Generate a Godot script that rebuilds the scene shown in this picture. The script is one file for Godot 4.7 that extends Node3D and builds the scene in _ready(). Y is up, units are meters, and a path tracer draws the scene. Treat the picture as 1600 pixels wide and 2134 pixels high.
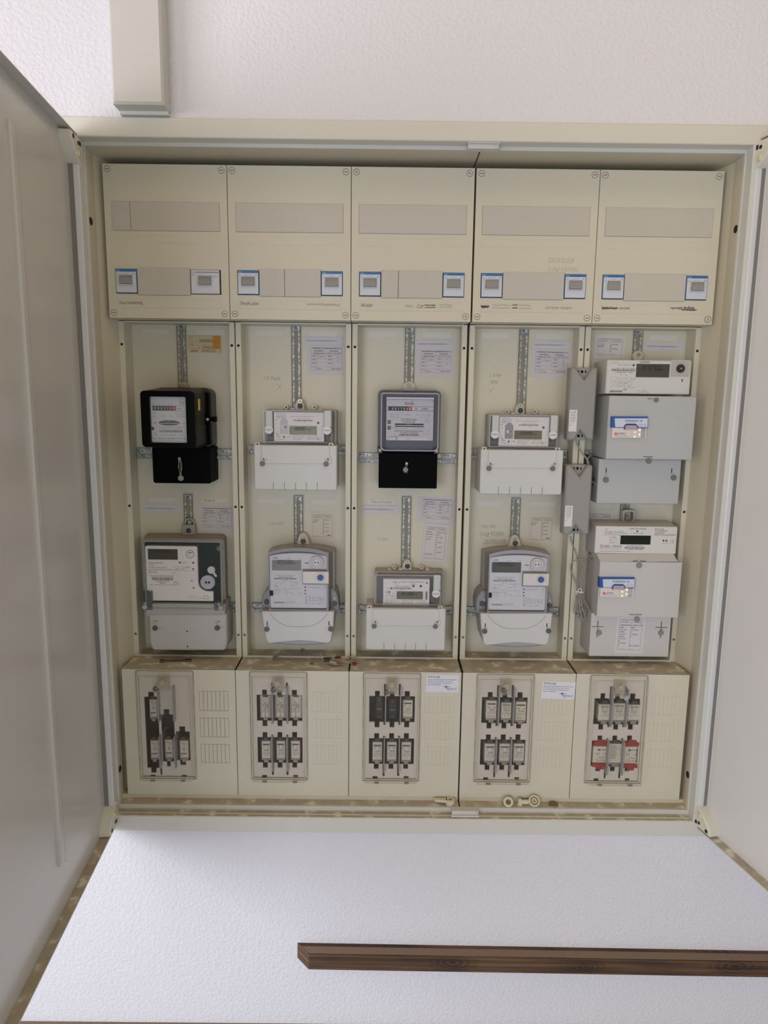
extends Node3D
# A meter cabinet in a wall niche: five fields, doors open. x right, y up, z out of the wall, metres.

# ---------------------------------------------------------------- mesh builder
class G:
	var v := PackedVector3Array()
	var n := PackedVector3Array()
	var t := PackedVector2Array()
	var ix := PackedInt32Array()
	func tri(a: Vector3, b: Vector3, c: Vector3, ua := Vector2.ZERO, ub := Vector2.ZERO, uc := Vector2.ZERO) -> void:
		var m := (b - a).cross(c - a).normalized()
		var k := v.size()
		for p in [a, b, c]:
			v.append(p)
			n.append(m)
		t.append(ua)
		t.append(ub)
		t.append(uc)
		ix.append_array([k, k + 2, k + 1])
	func quad(a: Vector3, b: Vector3, c: Vector3, d: Vector3, u := Rect2(0, 0, 1, 1)) -> void:
		# a bottom left, then counter-clockwise as seen from the front
		var m := (b - a).cross(d - a).normalized()
		quadn([a, b, c, d], [m, m, m, m], u)
	func quadn(p: Array, m: Array, u := Rect2(0, 0, 1, 1)) -> void:
		var k := v.size()
		for i in 4:
			v.append(p[i])
			n.append(m[i])
		t.append(Vector2(u.position.x, u.end.y))
		t.append(u.end)
		t.append(Vector2(u.end.x, u.position.y))
		t.append(u.position)
		ix.append_array([k, k + 2, k + 1, k, k + 3, k + 2])
	func prism(poly: PackedVector2Array, z0: float, z1: float, bev := 0.0, back := true) -> G:
		var p := G.ccw(poly)
		var c := p.size()
		var en := PackedVector2Array()
		for i in c:
			var e := (p[(i + 1) % c] - p[i]).normalized()
			en.append(Vector2(e.y, -e.x))
		var vn := PackedVector2Array()
		var mit := PackedVector2Array()
		for i in c:
			var a := en[(i + c - 1) % c]
			var b := en[i]
			var s := (a + b)
			mit.append(s * 2.0 / maxf(s.length_squared(), 0.6))
			vn.append(s.normalized() if a.dot(b) > 0.6 else Vector2.ZERO)
		var inn := p.duplicate()
		while bev > 0.0:
			# no edge may turn round as the outline shrinks
			var good := true
			for i in c: inn[i] = p[i] - mit[i] * bev
			for i in c:
				var j := (i + 1) % c
				if p[i].distance_to(p[j]) > 1e-6 and (inn[j] - inn[i]).dot(p[j] - p[i]) <= 1e-10: good = false
			if good: break
			bev *= 0.75
			if bev < 0.00005:
				bev = 0.0
				inn = p.duplicate()
		var lo := p[0]
		var hi := p[0]
		for q in p:
			lo = lo.min(q)
			hi = hi.max(q)
		var sz := hi - lo
		for i in c:
			var j := (i + 1) % c
			var na := vn[i] if vn[i] != Vector2.ZERO else en[i]
			var nb := vn[j] if vn[j] != Vector2.ZERO else en[i]
			var za := z1 - bev
			var ua := Vector2((p[i].x - lo.x) / sz.x, (hi.y - p[i].y) / sz.y)
			var ur := Rect2(ua, Vector2(0.001, 0.001))
			quadn([Vector3(p[i].x, p[i].y, z0), Vector3(p[j].x, p[j].y, z0), Vector3(p[j].x, p[j].y, za), Vector3(p[i].x, p[i].y, za)], [Vector3(na.x, na.y, 0), Vector3(nb.x, nb.y, 0), Vector3(nb.x, nb.y, 0), Vector3(na.x, na.y, 0)], ur)
			if bev > 0.0:
				var fa := Vector3(na.x, na.y, 1).normalized()
				var fb := Vector3(nb.x, nb.y, 1).normalized()
				quadn([Vector3(p[i].x, p[i].y, za), Vector3(p[j].x, p[j].y, za), Vector3(inn[j].x, inn[j].y, z1), Vector3(inn[i].x, inn[i].y, z1)], [fa, fb, fb, fa], ur)
		face(inn, z1, lo, sz, true)
		if back:
			face(p, z0, lo, sz, false)
		return self
	func face(p: PackedVector2Array, z: float, lo: Vector2, sz: Vector2, front := true) -> void:
		var tr := Geometry2D.triangulate_polygon(p)
		for i in range(0, tr.size(), 3):
			var a := p[tr[i]]
			var b := p[tr[i + 1]]
			var c := p[tr[i + 2]]
			if ((b - a).cross(c - a) < 0.0) == front:
				var s := b
				b = c
				c = s
			var q := []
			for w in [a, b, c]:
				q.append(Vector2((w.x - lo.x) / sz.x, 1.0 - (w.y - lo.y) / sz.y))
			tri(Vector3(a.x, a.y, z), Vector3(b.x, b.y, z), Vector3(c.x, c.y, z), q[0], q[1], q[2])
	func ring(o: PackedVector2Array, i_: PackedVector2Array, z0: float, z1: float, bev := 0.0) -> G:
		# outer and inner outline with the same number of points, both counter-clockwise
		var c := o.size()
		for k in c:
			var j := (k + 1) % c
			var eo := (o[j] - o[k]).normalized()
			var no := Vector3(eo.y, -eo.x, 0)
			var oa := o[k].lerp(i_[k], bev)
			var ob := o[j].lerp(i_[j], bev)
			var zb := z1 - (o[k] - oa).length()
			quad(Vector3(o[k].x, o[k].y, z0), Vector3(o[j].x, o[j].y, z0), Vector3(o[j].x, o[j].y, zb), Vector3(o[k].x, o[k].y, zb))
			if bev > 0.0:
				quad(Vector3(o[k].x, o[k].y, zb), Vector3(o[j].x, o[j].y, zb), Vector3(ob.x, ob.y, z1), Vector3(oa.x, oa.y, z1))
			quad(Vector3(oa.x, oa.y, z1), Vector3(ob.x, ob.y, z1), Vector3(i_[j].x, i_[j].y, z1), Vector3(i_[k].x, i_[k].y, z1))
			quad(Vector3(i_[j].x, i_[j].y, z0), Vector3(i_[k].x, i_[k].y, z0), Vector3(i_[k].x, i_[k].y, z1), Vector3(i_[j].x, i_[j].y, z1))
			quad(Vector3(o[j].x, o[j].y, z0), Vector3(o[k].x, o[k].y, z0), Vector3(i_[k].x, i_[k].y, z0), Vector3(i_[j].x, i_[j].y, z0))
		return self
	func box(x0: float, y0: float, x1: float, y1: float, z0: float, z1: float, bev := 0.0) -> G:
		return prism(PackedVector2Array([Vector2(x0, y0), Vector2(x1, y0), Vector2(x1, y1), Vector2(x0, y1)]), z0, z1, bev)
	func plate(x0: float, y0: float, x1: float, y1: float, z0: float, z1: float, holes: Array) -> G:
		# a board with rectangular openings [x0, y0, x1, y1], all faces built
		var xs := [x0, x1]
		var ys := [y0, y1]
		for h in holes:
			for k in [h[0], h[2]]:
				if k > x0 and k < x1: xs.append(k)
			for k in [h[1], h[3]]:
				if k > y0 and k < y1: ys.append(k)
		xs.sort()
		ys.sort()
		var solid := func(i: int, j: int) -> bool:
			if i < 0 or j < 0 or i >= xs.size() - 1 or j >= ys.size() - 1: return false
			var mx: float = (xs[i] + xs[i + 1]) * 0.5
			var my: float = (ys[j] + ys[j + 1]) * 0.5
			for h in holes:
				if mx > h[0] and mx < h[2] and my > h[1] and my < h[3]: return false
			return true
		for i in xs.size() - 1:
			for j in ys.size() - 1:
				if xs[i + 1] - xs[i] < 1e-6 or ys[j + 1] - ys[j] < 1e-6 or not solid.call(i, j): continue
				var a: float = xs[i]
				var b: float = xs[i + 1]
				var c: float = ys[j]
				var d: float = ys[j + 1]
				var u := Rect2((a - x0) / (x1 - x0), (y1 - d) / (y1 - y0), (b - a) / (x1 - x0), (d - c) / (y1 - y0))
				quad(Vector3(a, c, z1), Vector3(b, c, z1), Vector3(b, d, z1), Vector3(a, d, z1), u)
				quad(Vector3(b, c, z0), Vector3(a, c, z0), Vector3(a, d, z0), Vector3(b, d, z0), u)
				var e := Rect2(u.position, Vector2(0.001, 0.001))
				if not solid.call(i - 1, j): quad(Vector3(a, c, z0), Vector3(a, c, z1), Vector3(a, d, z1), Vector3(a, d, z0), e)
				if not solid.call(i + 1, j): quad(Vector3(b, c, z1), Vector3(b, c, z0), Vector3(b, d, z0), Vector3(b, d, z1), e)
				if not solid.call(i, j - 1): quad(Vector3(a, c, z0), Vector3(b, c, z0), Vector3(b, c, z1), Vector3(a, c, z1), e)
				if not solid.call(i, j + 1): quad(Vector3(a, d, z1), Vector3(b, d, z1), Vector3(b, d, z0), Vector3(a, d, z0), e)
		return self
	func loft(rings: Array, cap := true) -> G:
		# rings of equal point count, each counter-clockwise about the way they run
		var c: int = rings[0].size()
		for r in rings.size() - 1:
			for k in c:
				var j := (k + 1) % c
				quad(rings[r][k], rings[r][j], rings[r + 1][j], rings[r + 1][k])
		if cap:
			for e in [0, rings.size() - 1]:
				var m := Vector3.ZERO
				for p in rings[e]: m += p / float(c)
				for k in c:
					var j := (k + 1) % c
					if e == 0: tri(m, rings[e][j], rings[e][k])
					else: tri(m, rings[e][k], rings[e][j])
		return self
	func tube(path: Array, r: float, sides := 6) -> G:
		var prev := []
		var pn := []
		var up := Vector3(0.31, 0.22, 0.92).normalized()
		for i in path.size():
			var d: Vector3 = (path[mini(i + 1, path.size() - 1)] - path[maxi(i - 1, 0)]).normalized()
			var a := d.cross(up)
			if a.length() < 0.05: a = d.cross(Vector3(0.9, 0.1, 0.1))
			a = a.normalized()
			var b := a.cross(d).normalized()
			up = b
			var cur := []
			var cn := []
			for k in sides:
				var w := TAU * k / sides
				var m := a * cos(w) - b * sin(w)
				cn.append(m)
				cur.append(path[i] + m * r)
			if i > 0:
				for k in sides:
					var j := (k + 1) % sides
					quadn([prev[k], prev[j], cur[j], cur[k]], [pn[k], pn[j], cn[j], cn[k]])
			if i == 0 or i == path.size() - 1:
				for k in sides:
					var j := (k + 1) % sides
					if i == 0: tri(path[i], cur[j], cur[k])
					else: tri(path[i], cur[k], cur[j])
			prev = cur
			pn = cn
		return self
	func add(o: G, x := Transform3D()) -> G:
		var k := v.size()
		for i in o.v.size():
			v.append(x * o.v[i])
			n.append((x.basis * o.n[i]).normalized())
			t.append(o.t[i])
		for q in o.ix: ix.append(q + k)
		return self
	func shift(d: Vector3) -> G:
		for i in v.size(): v[i] += d
		return self
	func mesh(m: Material) -> ArrayMesh:
		var a := []
		a.resize(Mesh.ARRAY_MAX)
		a[Mesh.ARRAY_VERTEX] = v
		a[Mesh.ARRAY_NORMAL] = n
		a[Mesh.ARRAY_TEX_UV] = t
		a[Mesh.ARRAY_INDEX] = ix
		var am := ArrayMesh.new()
		am.add_surface_from_arrays(Mesh.PRIMITIVE_TRIANGLES, a)
		am.surface_set_material(0, m)
		return am
	static func ccw(p: PackedVector2Array) -> PackedVector2Array:
		var s := 0.0
		for i in p.size(): s += p[i].cross(p[(i + 1) % p.size()])
		if s >= 0.0: return p
		var q := p.duplicate()
		q.reverse()
		return q

func rr(x0: float, y0: float, x1: float, y1: float, r: float, seg := 5) -> PackedVector2Array:
	return rr4(x0, y0, x1, y1, [r, r, r, r], seg)
func rr4(x0: float, y0: float, x1: float, y1: float, r: Array, seg := 5) -> PackedVector2Array:
	# corner radii: bottom right, top right, top left, bottom left
	var p := PackedVector2Array()
	var c := [Vector2(x1 - r[0], y0 + r[0]), Vector2(x1 - r[1], y1 - r[1]), Vector2(x0 + r[2], y1 - r[2]), Vector2(x0 + r[3], y0 + r[3])]
	for k in 4:
		for i in seg + 1:
			var a := -PI / 2 + PI / 2 * (k + float(i) / seg)
			p.append(c[k] + Vector2(cos(a), sin(a)) * r[k])
	return p
func circ(x: float, y: float, r: float, seg := 20, ry := 0.0) -> PackedVector2Array:
	var p := PackedVector2Array()
	for i in seg:
		var a := TAU * i / seg
		p.append(Vector2(x + cos(a) * r, y + sin(a) * (ry if ry > 0.0 else r)))
	return p
func pts(a: Array) -> PackedVector2Array:
	return PackedVector2Array(a)
func cyl(x: float, y: float, r: float, z0: float, z1: float, bev := 0.0, seg := 20) -> G:
	return G.new().prism(circ(x, y, r, seg), z0, z1, bev)
func bx(x0: float, y0: float, x1: float, y1: float, z0: float, z1: float, bev := 0.0) -> G:
	return G.new().box(x0, y0, x1, y1, z0, z1, bev)
func curve(p: Array, steps := 8) -> Array:
	# a smooth path through the points
	var o := []
	for i in p.size() - 1:
		var a: Vector3 = p[maxi(i - 1, 0)]
		var d: Vector3 = p[mini(i + 2, p.size() - 1)]
		for k in steps:
			o.append((p[i] as Vector3).cubic_interpolate(p[i + 1], a, d, float(k) / steps))
	o.append(p[-1])
	return o

# ---------------------------------------------------------------- pictures for flat print
var ts: TextServer
var fonts := {}
var glyphs := {}
func glyph(font: String, size: int, ch: int, col: Color) -> Array:
	var key := [font, size, ch, col]
	if glyphs.has(key): return glyphs[key]
	if not fonts.has(font):
		var sf := SystemFont.new()
		sf.font_names = PackedStringArray([{"s": "Droid Sans", "b": "Droid Sans", "e": "Droid Serif", "m": "Droid Sans Mono", "h": "Droid Sans"}[font]])
		fonts[font] = [sf, sf.get_rids()[0]]
	var rid: RID = fonts[font][1]
	var z := Vector2i(size, 0)
	var gi := ts.font_get_glyph_index(rid, size, ch, 0)
	ts.font_render_glyph(rid, z, gi)
	var adv := ts.font_get_glyph_advance(rid, size, gi).x
	var r := Rect2i(ts.font_get_glyph_uv_rect(rid, z, gi))
	var im: Image = null
	if r.size.x > 0 and r.size.y > 0:
		var src := ts.font_get_texture_image(rid, z, ts.font_get_glyph_texture_idx(rid, z, gi)).get_region(r)
		src.convert(Image.FORMAT_RGBA8)
		im = Image.create(r.size.x, r.size.y, false, Image.FORMAT_RGBA8)
		for y in r.size.y:
			for x in r.size.x:
				im.set_pixel(x, y, Color(col.r, col.g, col.b, col.a * src.get_pixel(x, y).a))
	if font == "h" and im != null:
		# a slanted hand: rows shifted, the letter a little uneven
		var w := im.get_width()
		var h := im.get_height()
		var sl := Image.create(w + h / 3 + 1, h, false, Image.FORMAT_RGBA8)
		for y in h: sl.blit_rect(im, Rect2i(0, y, w, 1), Vector2i((h - y) / 4 + int(1.2 * sin(y * 0.9 + ch)), y))
		im = sl
	glyphs[key] = [im, ts.font_get_glyph_offset(rid, z, gi), adv]
	return glyphs[key]

class Pic:
	# a picture drawn in the units of a sheet from (x0, y0) top left to (x1, y1); lean shifts rows sideways per unit down
	var im: Image
	var o: Vector2
	var k: Vector2
	var lean := 0.0
	var host: Node3D
	var rng := RandomNumberGenerator.new()
	func px(X: float, Y: float) -> Vector2:
		return Vector2((X - o.x - lean * (Y - o.y)) * k.x, (Y - o.y) * k.y)
	func rect(X0: float, Y0: float, X1: float, Y1: float, c: Color) -> Pic:
		var a := px(X0, Y0)
		var b := a + Vector2((X1 - X0) * k.x, (Y1 - Y0) * k.y)
		var r := Rect2i(roundi(a.x), roundi(a.y), maxi(1, roundi(b.x - a.x)), maxi(1, roundi(b.y - a.y)))
		if c.a >= 1.0: im.fill_rect(r, c)
		else:
			var q := Image.create(r.size.x, r.size.y, false, Image.FORMAT_RGBA8)
			q.fill(c)
			im.blend_rect(q, Rect2i(Vector2i.ZERO, r.size), r.position)
		return self
	func frame(X0: float, Y0: float, X1: float, Y1: float, w: float, c: Color) -> Pic:
		rect(X0, Y0, X1, Y0 + w, c)
		rect(X0, Y1 - w, X1, Y1, c)
		rect(X0, Y0, X0 + w, Y1, c)
		rect(X1 - w, Y0, X1, Y1, c)
		return self
	func disc(X: float, Y: float, r: float, c: Color, inner := 0.0) -> Pic:
		var m := px(X, Y)
		var R := r * k.x
		for y in range(int(m.y - R) - 1, int(m.y + R) + 2):
			for x in range(int(m.x - R) - 1, int(m.x + R) + 2):
				if x < 0 or y < 0 or x >= im.get_width() or y >= im.get_height(): continue
				var d := Vector2(x + 0.5, y + 0.5).distance_to(m)
				var a := clampf(R - d + 0.5, 0, 1) * (clampf(d - inner * k.x + 0.5, 0, 1) if inner > 0.0 else 1.0)
				if a > 0.0: im.set_pixel(x, y, im.get_pixel(x, y).lerp(Color(c.r, c.g, c.b, 1), a * c.a))
		return self
	func line(X0: float, Y0: float, X1: float, Y1: float, w: float, c: Color) -> Pic:
		var a := px(X0, Y0)
		var b := px(X1, Y1)
		var h := maxf(w * k.x * 0.5, 0.35)
		var lo := a.min(b) - Vector2(h + 1, h + 1)
		var hi := a.max(b) + Vector2(h + 1, h + 1)
		for y in range(maxi(0, int(lo.y)), mini(im.get_height(), int(hi.y) + 1)):
			for x in range(maxi(0, int(lo.x)), mini(im.get_width(), int(hi.x) + 1)):
				var q := Vector2(x + 0.5, y + 0.5)
				var d := q.distance_to(Geometry2D.get_closest_point_to_segment(q, a, b))
				var f := clampf(h - d + 0.5, 0, 1)
				if f > 0.0: im.set_pixel(x, y, im.get_pixel(x, y).lerp(Color(c.r, c.g, c.b, 1), f * c.a))
		return self
	func text(X: float, Y: float, h: float, s: String, c: Color, font := "s", wide := 0.0, wob := 0.0) -> Pic:
		# X, Y: left end of the base line; h: letter height of a capital; wide: width the text is fitted to
		var z := maxi(5, roundi(h * k.y / 0.72))
		var bits := []
		var w := 0.0
		for i in s.length():
			var g: Array = host.glyph(font, z, s.unicode_at(i), c)
			bits.append(g)
			w += g[2]
		var p := px(X, Y)
		var f := 1.0
		if wide > 0.0: f = wide * k.x / maxf(w, 1.0)
		var x := p.x
		for g in bits:
			if g[0] != null:
				var src: Image = g[0]
				var off: Vector2 = g[1]
				if absf(f - 1.0) > 0.06:
					src = src.duplicate()
					src.resize(maxi(1, roundi(src.get_width() * f)), src.get_height(), Image.INTERPOLATE_BILINEAR)
				var at := Vector2i(roundi(x + off.x * f), roundi(p.y + off.y + (rng.randf_range(-wob, wob) * k.y if wob > 0.0 else 0.0)))
				im.blend_rect(src, Rect2i(Vector2i.ZERO, src.get_size()), at)
				if font == "b": im.blend_rect(src, Rect2i(Vector2i.ZERO, src.get_size()), at + Vector2i(1, 0))
			x += g[2] * f
		return self
	func bars(X0: float, Y0: float, X1: float, Y1: float, c: Color) -> Pic:
		var x := X0
		while x < X1:
			var w := rng.randf_range(0.006, 0.022) * (X1 - X0)
			rect(x, Y0, minf(x + w, X1), Y1, c)
			x += w + rng.randf_range(0.006, 0.018) * (X1 - X0)
		return self
	func greek(X0: float, Y0: float, X1: float, Y1: float, c: Color, fill := 0.75) -> Pic:
		# a line of print too small to read: strokes of letter height with word gaps
		var h := Y1 - Y0
		var x := X0
		while x < X1:
			var word := rng.randf_range(1.5, 6.0) * h
			var e := minf(x + word, X1)
			while x < e:
				var s := rng.randf_range(0.12, 0.26) * h
				if rng.randf() < fill: rect(x, Y0 + (0.0 if rng.randf() < 0.4 else h * 0.3), x + s, Y1, c)
				if rng.randf() < 0.5: rect(x, Y0 + h * (0.0 if rng.randf() < 0.5 else 0.8), x + s * 2.4, Y0 + h * (0.2 if rng.randf() < 0.5 else 1.0), c)
				x += s + rng.randf_range(0.12, 0.3) * h
			x += 0.5 * h
		return self
	func scrawl(X0: float, Y0: float, X1: float, Y1: float, w: float, c: Color, waves := 6) -> Pic:
		# a hand-written word nobody can read
		var p := Vector2(X0, (Y0 + Y1) * 0.5)
		var steps := waves * 3
		for i in steps:
			var q := Vector2(lerpf(X0, X1, (i + 1.0) / steps) + rng.randf_range(-0.02, 0.02) * (X1 - X0), lerpf(Y0, Y1, rng.randf_range(0.0, 0.45) if i % 2 == 0 else rng.randf_range(0.6, 1.0)))
			line(p.x, p.y, q.x, q.y, w, c)
			p = q
		return self
	func seg7(X: float, Y: float, w: float, h: float, s: String, c: Color, slant := 0.12, th := 0.16) -> Pic:
		# upright seven-segment digits, X, Y top left of the first, w the pitch
		var m := {"0": "abcdef", "1": "bc", "2": "abged", "3": "abgcd", "4": "fgbc", "5": "afgcd", "6": "afgedc", "7": "abc", "8": "abcdefg", "9": "abfgcd", "-": "g"}
		var dw := w * 0.66
		for i in s.length():
			var x := X + i * w
			for q in str(m.get(s[i], "")):
				var a := Vector2.ZERO
				var b := Vector2.ZERO
				match q:
					"a": b = Vector2(1, 0)
					"b":
						a = Vector2(1, 0)
						b = Vector2(1, 0.5)
					"c":
						a = Vector2(1, 0.5)
						b = Vector2(1, 1)
					"d":
						a = Vector2(0, 1)
						b = Vector2(1, 1)
					"e":
						a = Vector2(0, 0.5)
						b = Vector2(0, 1)
					"f": b = Vector2(0, 0.5)
					"g":
						a = Vector2(0, 0.5)
						b = Vector2(1, 0.5)
				line(x + a.x * dw + (1 - a.y) * slant * h, Y + a.y * h, x + b.x * dw + (1 - b.y) * slant * h, Y + b.y * h, th * w, c)
		return self
	func tex() -> ImageTexture:
		im.generate_mipmaps()
		return ImageTexture.create_from_image(im)
	func mat(rough := 0.6, alpha := false) -> StandardMaterial3D:
		var m := StandardMaterial3D.new()
		m.albedo_texture = tex()
		m.roughness = rough
		if alpha: m.transparency = BaseMaterial3D.TRANSPARENCY_ALPHA
		return m

func pic(x0: float, y0: float, x1: float, y1: float, width: int, bg: Color, lean := 0.0) -> Pic:
	var p := Pic.new()
	p.host = self
	p.o = Vector2(x0, y0)
	p.lean = lean
	var h := maxi(8, roundi(width * (y1 - y0) / (x1 - x0)))
	p.im = Image.create(width, h, false, Image.FORMAT_RGBA8)
	p.im.fill(bg)
	p.k = Vector2(width / (x1 - x0), h / (y1 - y0))
	p.rng.seed = int(x0 * 7 + y0 * 13 + x1)
	return p

# ---------------------------------------------------------------- objects
var mats := {}
func mat(c: Color, rough := 0.6, metal := 0.0, spec := 0.5) -> StandardMaterial3D:
	var key := [c, rough, metal, spec]
	if not mats.has(key):
		var m := StandardMaterial3D.new()
		m.albedo_color = c
		m.roughness = rough
		m.metallic = metal
		m.metallic_specular = spec
		mats[key] = m
	return mats[key]
func rgb(r: int, g: int, b: int, a := 255) -> Color:
	return Color(r / 255.0, g / 255.0, b / 255.0, a / 255.0)
func clear(c: Color, rough := 0.05, spec := 0.3) -> StandardMaterial3D:
	var m := mat(c, rough, 0.0, spec).duplicate() as StandardMaterial3D
	m.transparency = BaseMaterial3D.TRANSPARENCY_ALPHA
	m.cull_mode = BaseMaterial3D.CULL_DISABLED
	return m

var taken := {}
func numbered(s: String) -> String:
	if not taken.has(s):
		taken[s] = 0
		return s
	taken[s] += 1
	return "%s_%03d" % [s, taken[s]]
func tag(o: Node3D, label: String, category: String, group := "") -> Node3D:
	o.set_meta("label", label)
	o.set_meta("category", category)
	if group != "": o.set_meta("group", group)
	return o
func thing(called: String, label: String, category: String, at: Vector3, group := "") -> Node3D:
	var o := Node3D.new()
	o.name = numbered(called)
	o.position = at
	add_child(o)
	return tag(o, label, category, group)
# a part: a shape given in world metres becomes a child in the frame of its thing
func part(th: Node3D, called: String, g: G, m: Material) -> MeshInstance3D:
	var o := MeshInstance3D.new()
	o.name = called
	var base := Vector3.ZERO
	var q: Node = th
	while q is Node3D and q != self:
		base += (q as Node3D).position
		q = q.get_parent()
	g.shift(-base)
	o.mesh = g.mesh(m)
	th.add_child(o, true)
	return o
# a part given in the frame of its parent
func bit(th: Node3D, called: String, g: G, m: Material, at := Vector3.ZERO) -> MeshInstance3D:
	var o := MeshInstance3D.new()
	o.name = called
	o.mesh = g.mesh(m)
	o.position = at
	th.add_child(o, true)
	return o
func piece(th: Node3D, called: String, me: Mesh, at: Vector3, turn := 0.0) -> MeshInstance3D:
	var o := MeshInstance3D.new()
	o.name = called
	o.mesh = me
	o.position = at
	o.rotation.z = turn
	th.add_child(o, true)
	return o
func single(called: String, g: G, m: Material, at: Vector3, label: String, category: String, group := "") -> MeshInstance3D:
	# a thing that is one mesh, its shape in its own frame
	var o := MeshInstance3D.new()
	o.name = numbered(called)
	o.mesh = g.mesh(m)
	o.position = at
	add_child(o)
	tag(o, label, category, group)
	return o
func struct(called: String, g: G, m: Material) -> MeshInstance3D:
	var o := MeshInstance3D.new()
	o.name = called
	o.mesh = g.mesh(m)
	o.set_meta("kind", "structure")
	add_child(o)
	return o

# ---------------------------------------------------------------- levels (metres from the front of the upper covers)
const FIELD := [-0.5, -0.25, 0.0, 0.25, 0.5]
const BACK := -0.09
const POST := -0.043
const LOW := 0.034
const FRAME := 0.085
const WALL := 0.08
const FLOOR := -1.67
const CEIL := 1.0

var cream: Material
var cream2: Material
var white_paint: Material
var dust: StandardMaterial3D
var zinc: StandardMaterial3D
var dark: Material
var black: Material
var grey_plastic: Material
var pale_plastic: Material
var lead: Material
var wire_mat: Material
var plaster: StandardMaterial3D
var ivory: Material

func noise_tex(size: int, seed_: int, freq: float, ramp: Gradient, type := FastNoiseLite.TYPE_SIMPLEX_SMOOTH, oct := 4) -> ImageTexture:
	var f := FastNoiseLite.new()
	f.seed = seed_
	f.noise_type = type
	f.frequency = freq
	f.fractal_octaves = oct
	if type == FastNoiseLite.TYPE_CELLULAR:
		f.cellular_return_type = FastNoiseLite.RETURN_CELL_VALUE
		f.fractal_type = FastNoiseLite.FRACTAL_NONE
	var src := f.get_seamless_image(size, size)
	var im := Image.create(size, size, false, Image.FORMAT_RGB8)
	for y in size:
		for x in size: im.set_pixel(x, y, ramp.sample(src.get_pixel(x, y).r))
	im.generate_mipmaps()
	return ImageTexture.create_from_image(im)
func ramp(stops: Array) -> Gradient:
	var g := Gradient.new()
	g.offsets = PackedFloat32Array(stops.map(func(s): return s[0]))
	g.colors = PackedColorArray(stops.map(func(s): return s[1]))
	return g

func make_materials() -> void:
	cream = mat(rgb(206, 197, 174), 0.42)
	cream2 = mat(rgb(210, 203, 182), 0.45)
	white_paint = mat(rgb(208, 206, 198), 0.35)
	dark = mat(rgb(24, 21, 18), 0.8)
	black = mat(rgb(14, 14, 15), 0.5, 0.0, 0.2)
	grey_plastic = mat(rgb(176, 178, 174), 0.45)
	pale_plastic = mat(rgb(208, 206, 202), 0.4)
	lead = mat(rgb(96, 94, 92), 0.5, 0.3)
	wire_mat = mat(rgb(200, 195, 180), 0.5, 0.2)
	ivory = mat(rgb(214, 205, 176), 0.4)
	dust = mat(Color.WHITE, 0.95).duplicate()
	dust.albedo_texture = noise_tex(512, 5, 0.013, ramp([[0.0, rgb(179, 170, 149)], [0.45, rgb(186, 177, 158)], [0.64, rgb(197, 188, 169)], [0.74, rgb(212, 206, 188)], [0.86, rgb(236, 233, 214)]]))
	dust.uv1_triplanar = true
	dust.uv1_world_triplanar = true
	dust.uv1_scale = Vector3(3.6, 3.6, 3.6)
	zinc = mat(Color.WHITE, 0.5, 0.45).duplicate()
	zinc.albedo_texture = noise_tex(256, 9, 0.05, ramp([[0.0, rgb(126, 128, 126)], [0.35, rgb(150, 153, 152)], [0.65, rgb(172, 175, 174)], [1.0, rgb(206, 208, 206)]]), FastNoiseLite.TYPE_CELLULAR)
	zinc.uv1_triplanar = true
	zinc.uv1_scale = Vector3(21, 21, 21)
	plaster = mat(rgb(226, 223, 226), 0.9).duplicate()
	var f := FastNoiseLite.new()
	f.seed = 3
	f.frequency = 0.022
	f.fractal_octaves = 4
	f.fractal_gain = 0.55
	var hm := f.get_seamless_image(1024, 1024)
	hm.convert(Image.FORMAT_RGBA8)
	hm.bump_map_to_normal_map(9.0)
	hm.generate_mipmaps()
	plaster.normal_enabled = true
	plaster.normal_texture = ImageTexture.create_from_image(hm)
	plaster.normal_scale = 0.55
	plaster.uv1_triplanar = true
	plaster.uv1_world_triplanar = true
	plaster.uv1_scale = Vector3(4.2, 4.2, 4.2)

func area(at: Vector3, towards: Vector3, size: Vector2, col: Color, energy: float) -> void:
	var l := AreaLight3D.new()
	l.name = "daylight_and_fill"  # window daylight, and the added fill lights and lamp as well
	l.area_size = size
	l.light_color = col
	l.light_energy = energy
	l.shadow_enabled = true
	l.area_range = 12.0
	add_child(l, true)
	l.look_at_from_position(at, towards, Vector3.UP if absf((towards - at).normalized().y) < 0.9 else Vector3.FORWARD)

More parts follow.
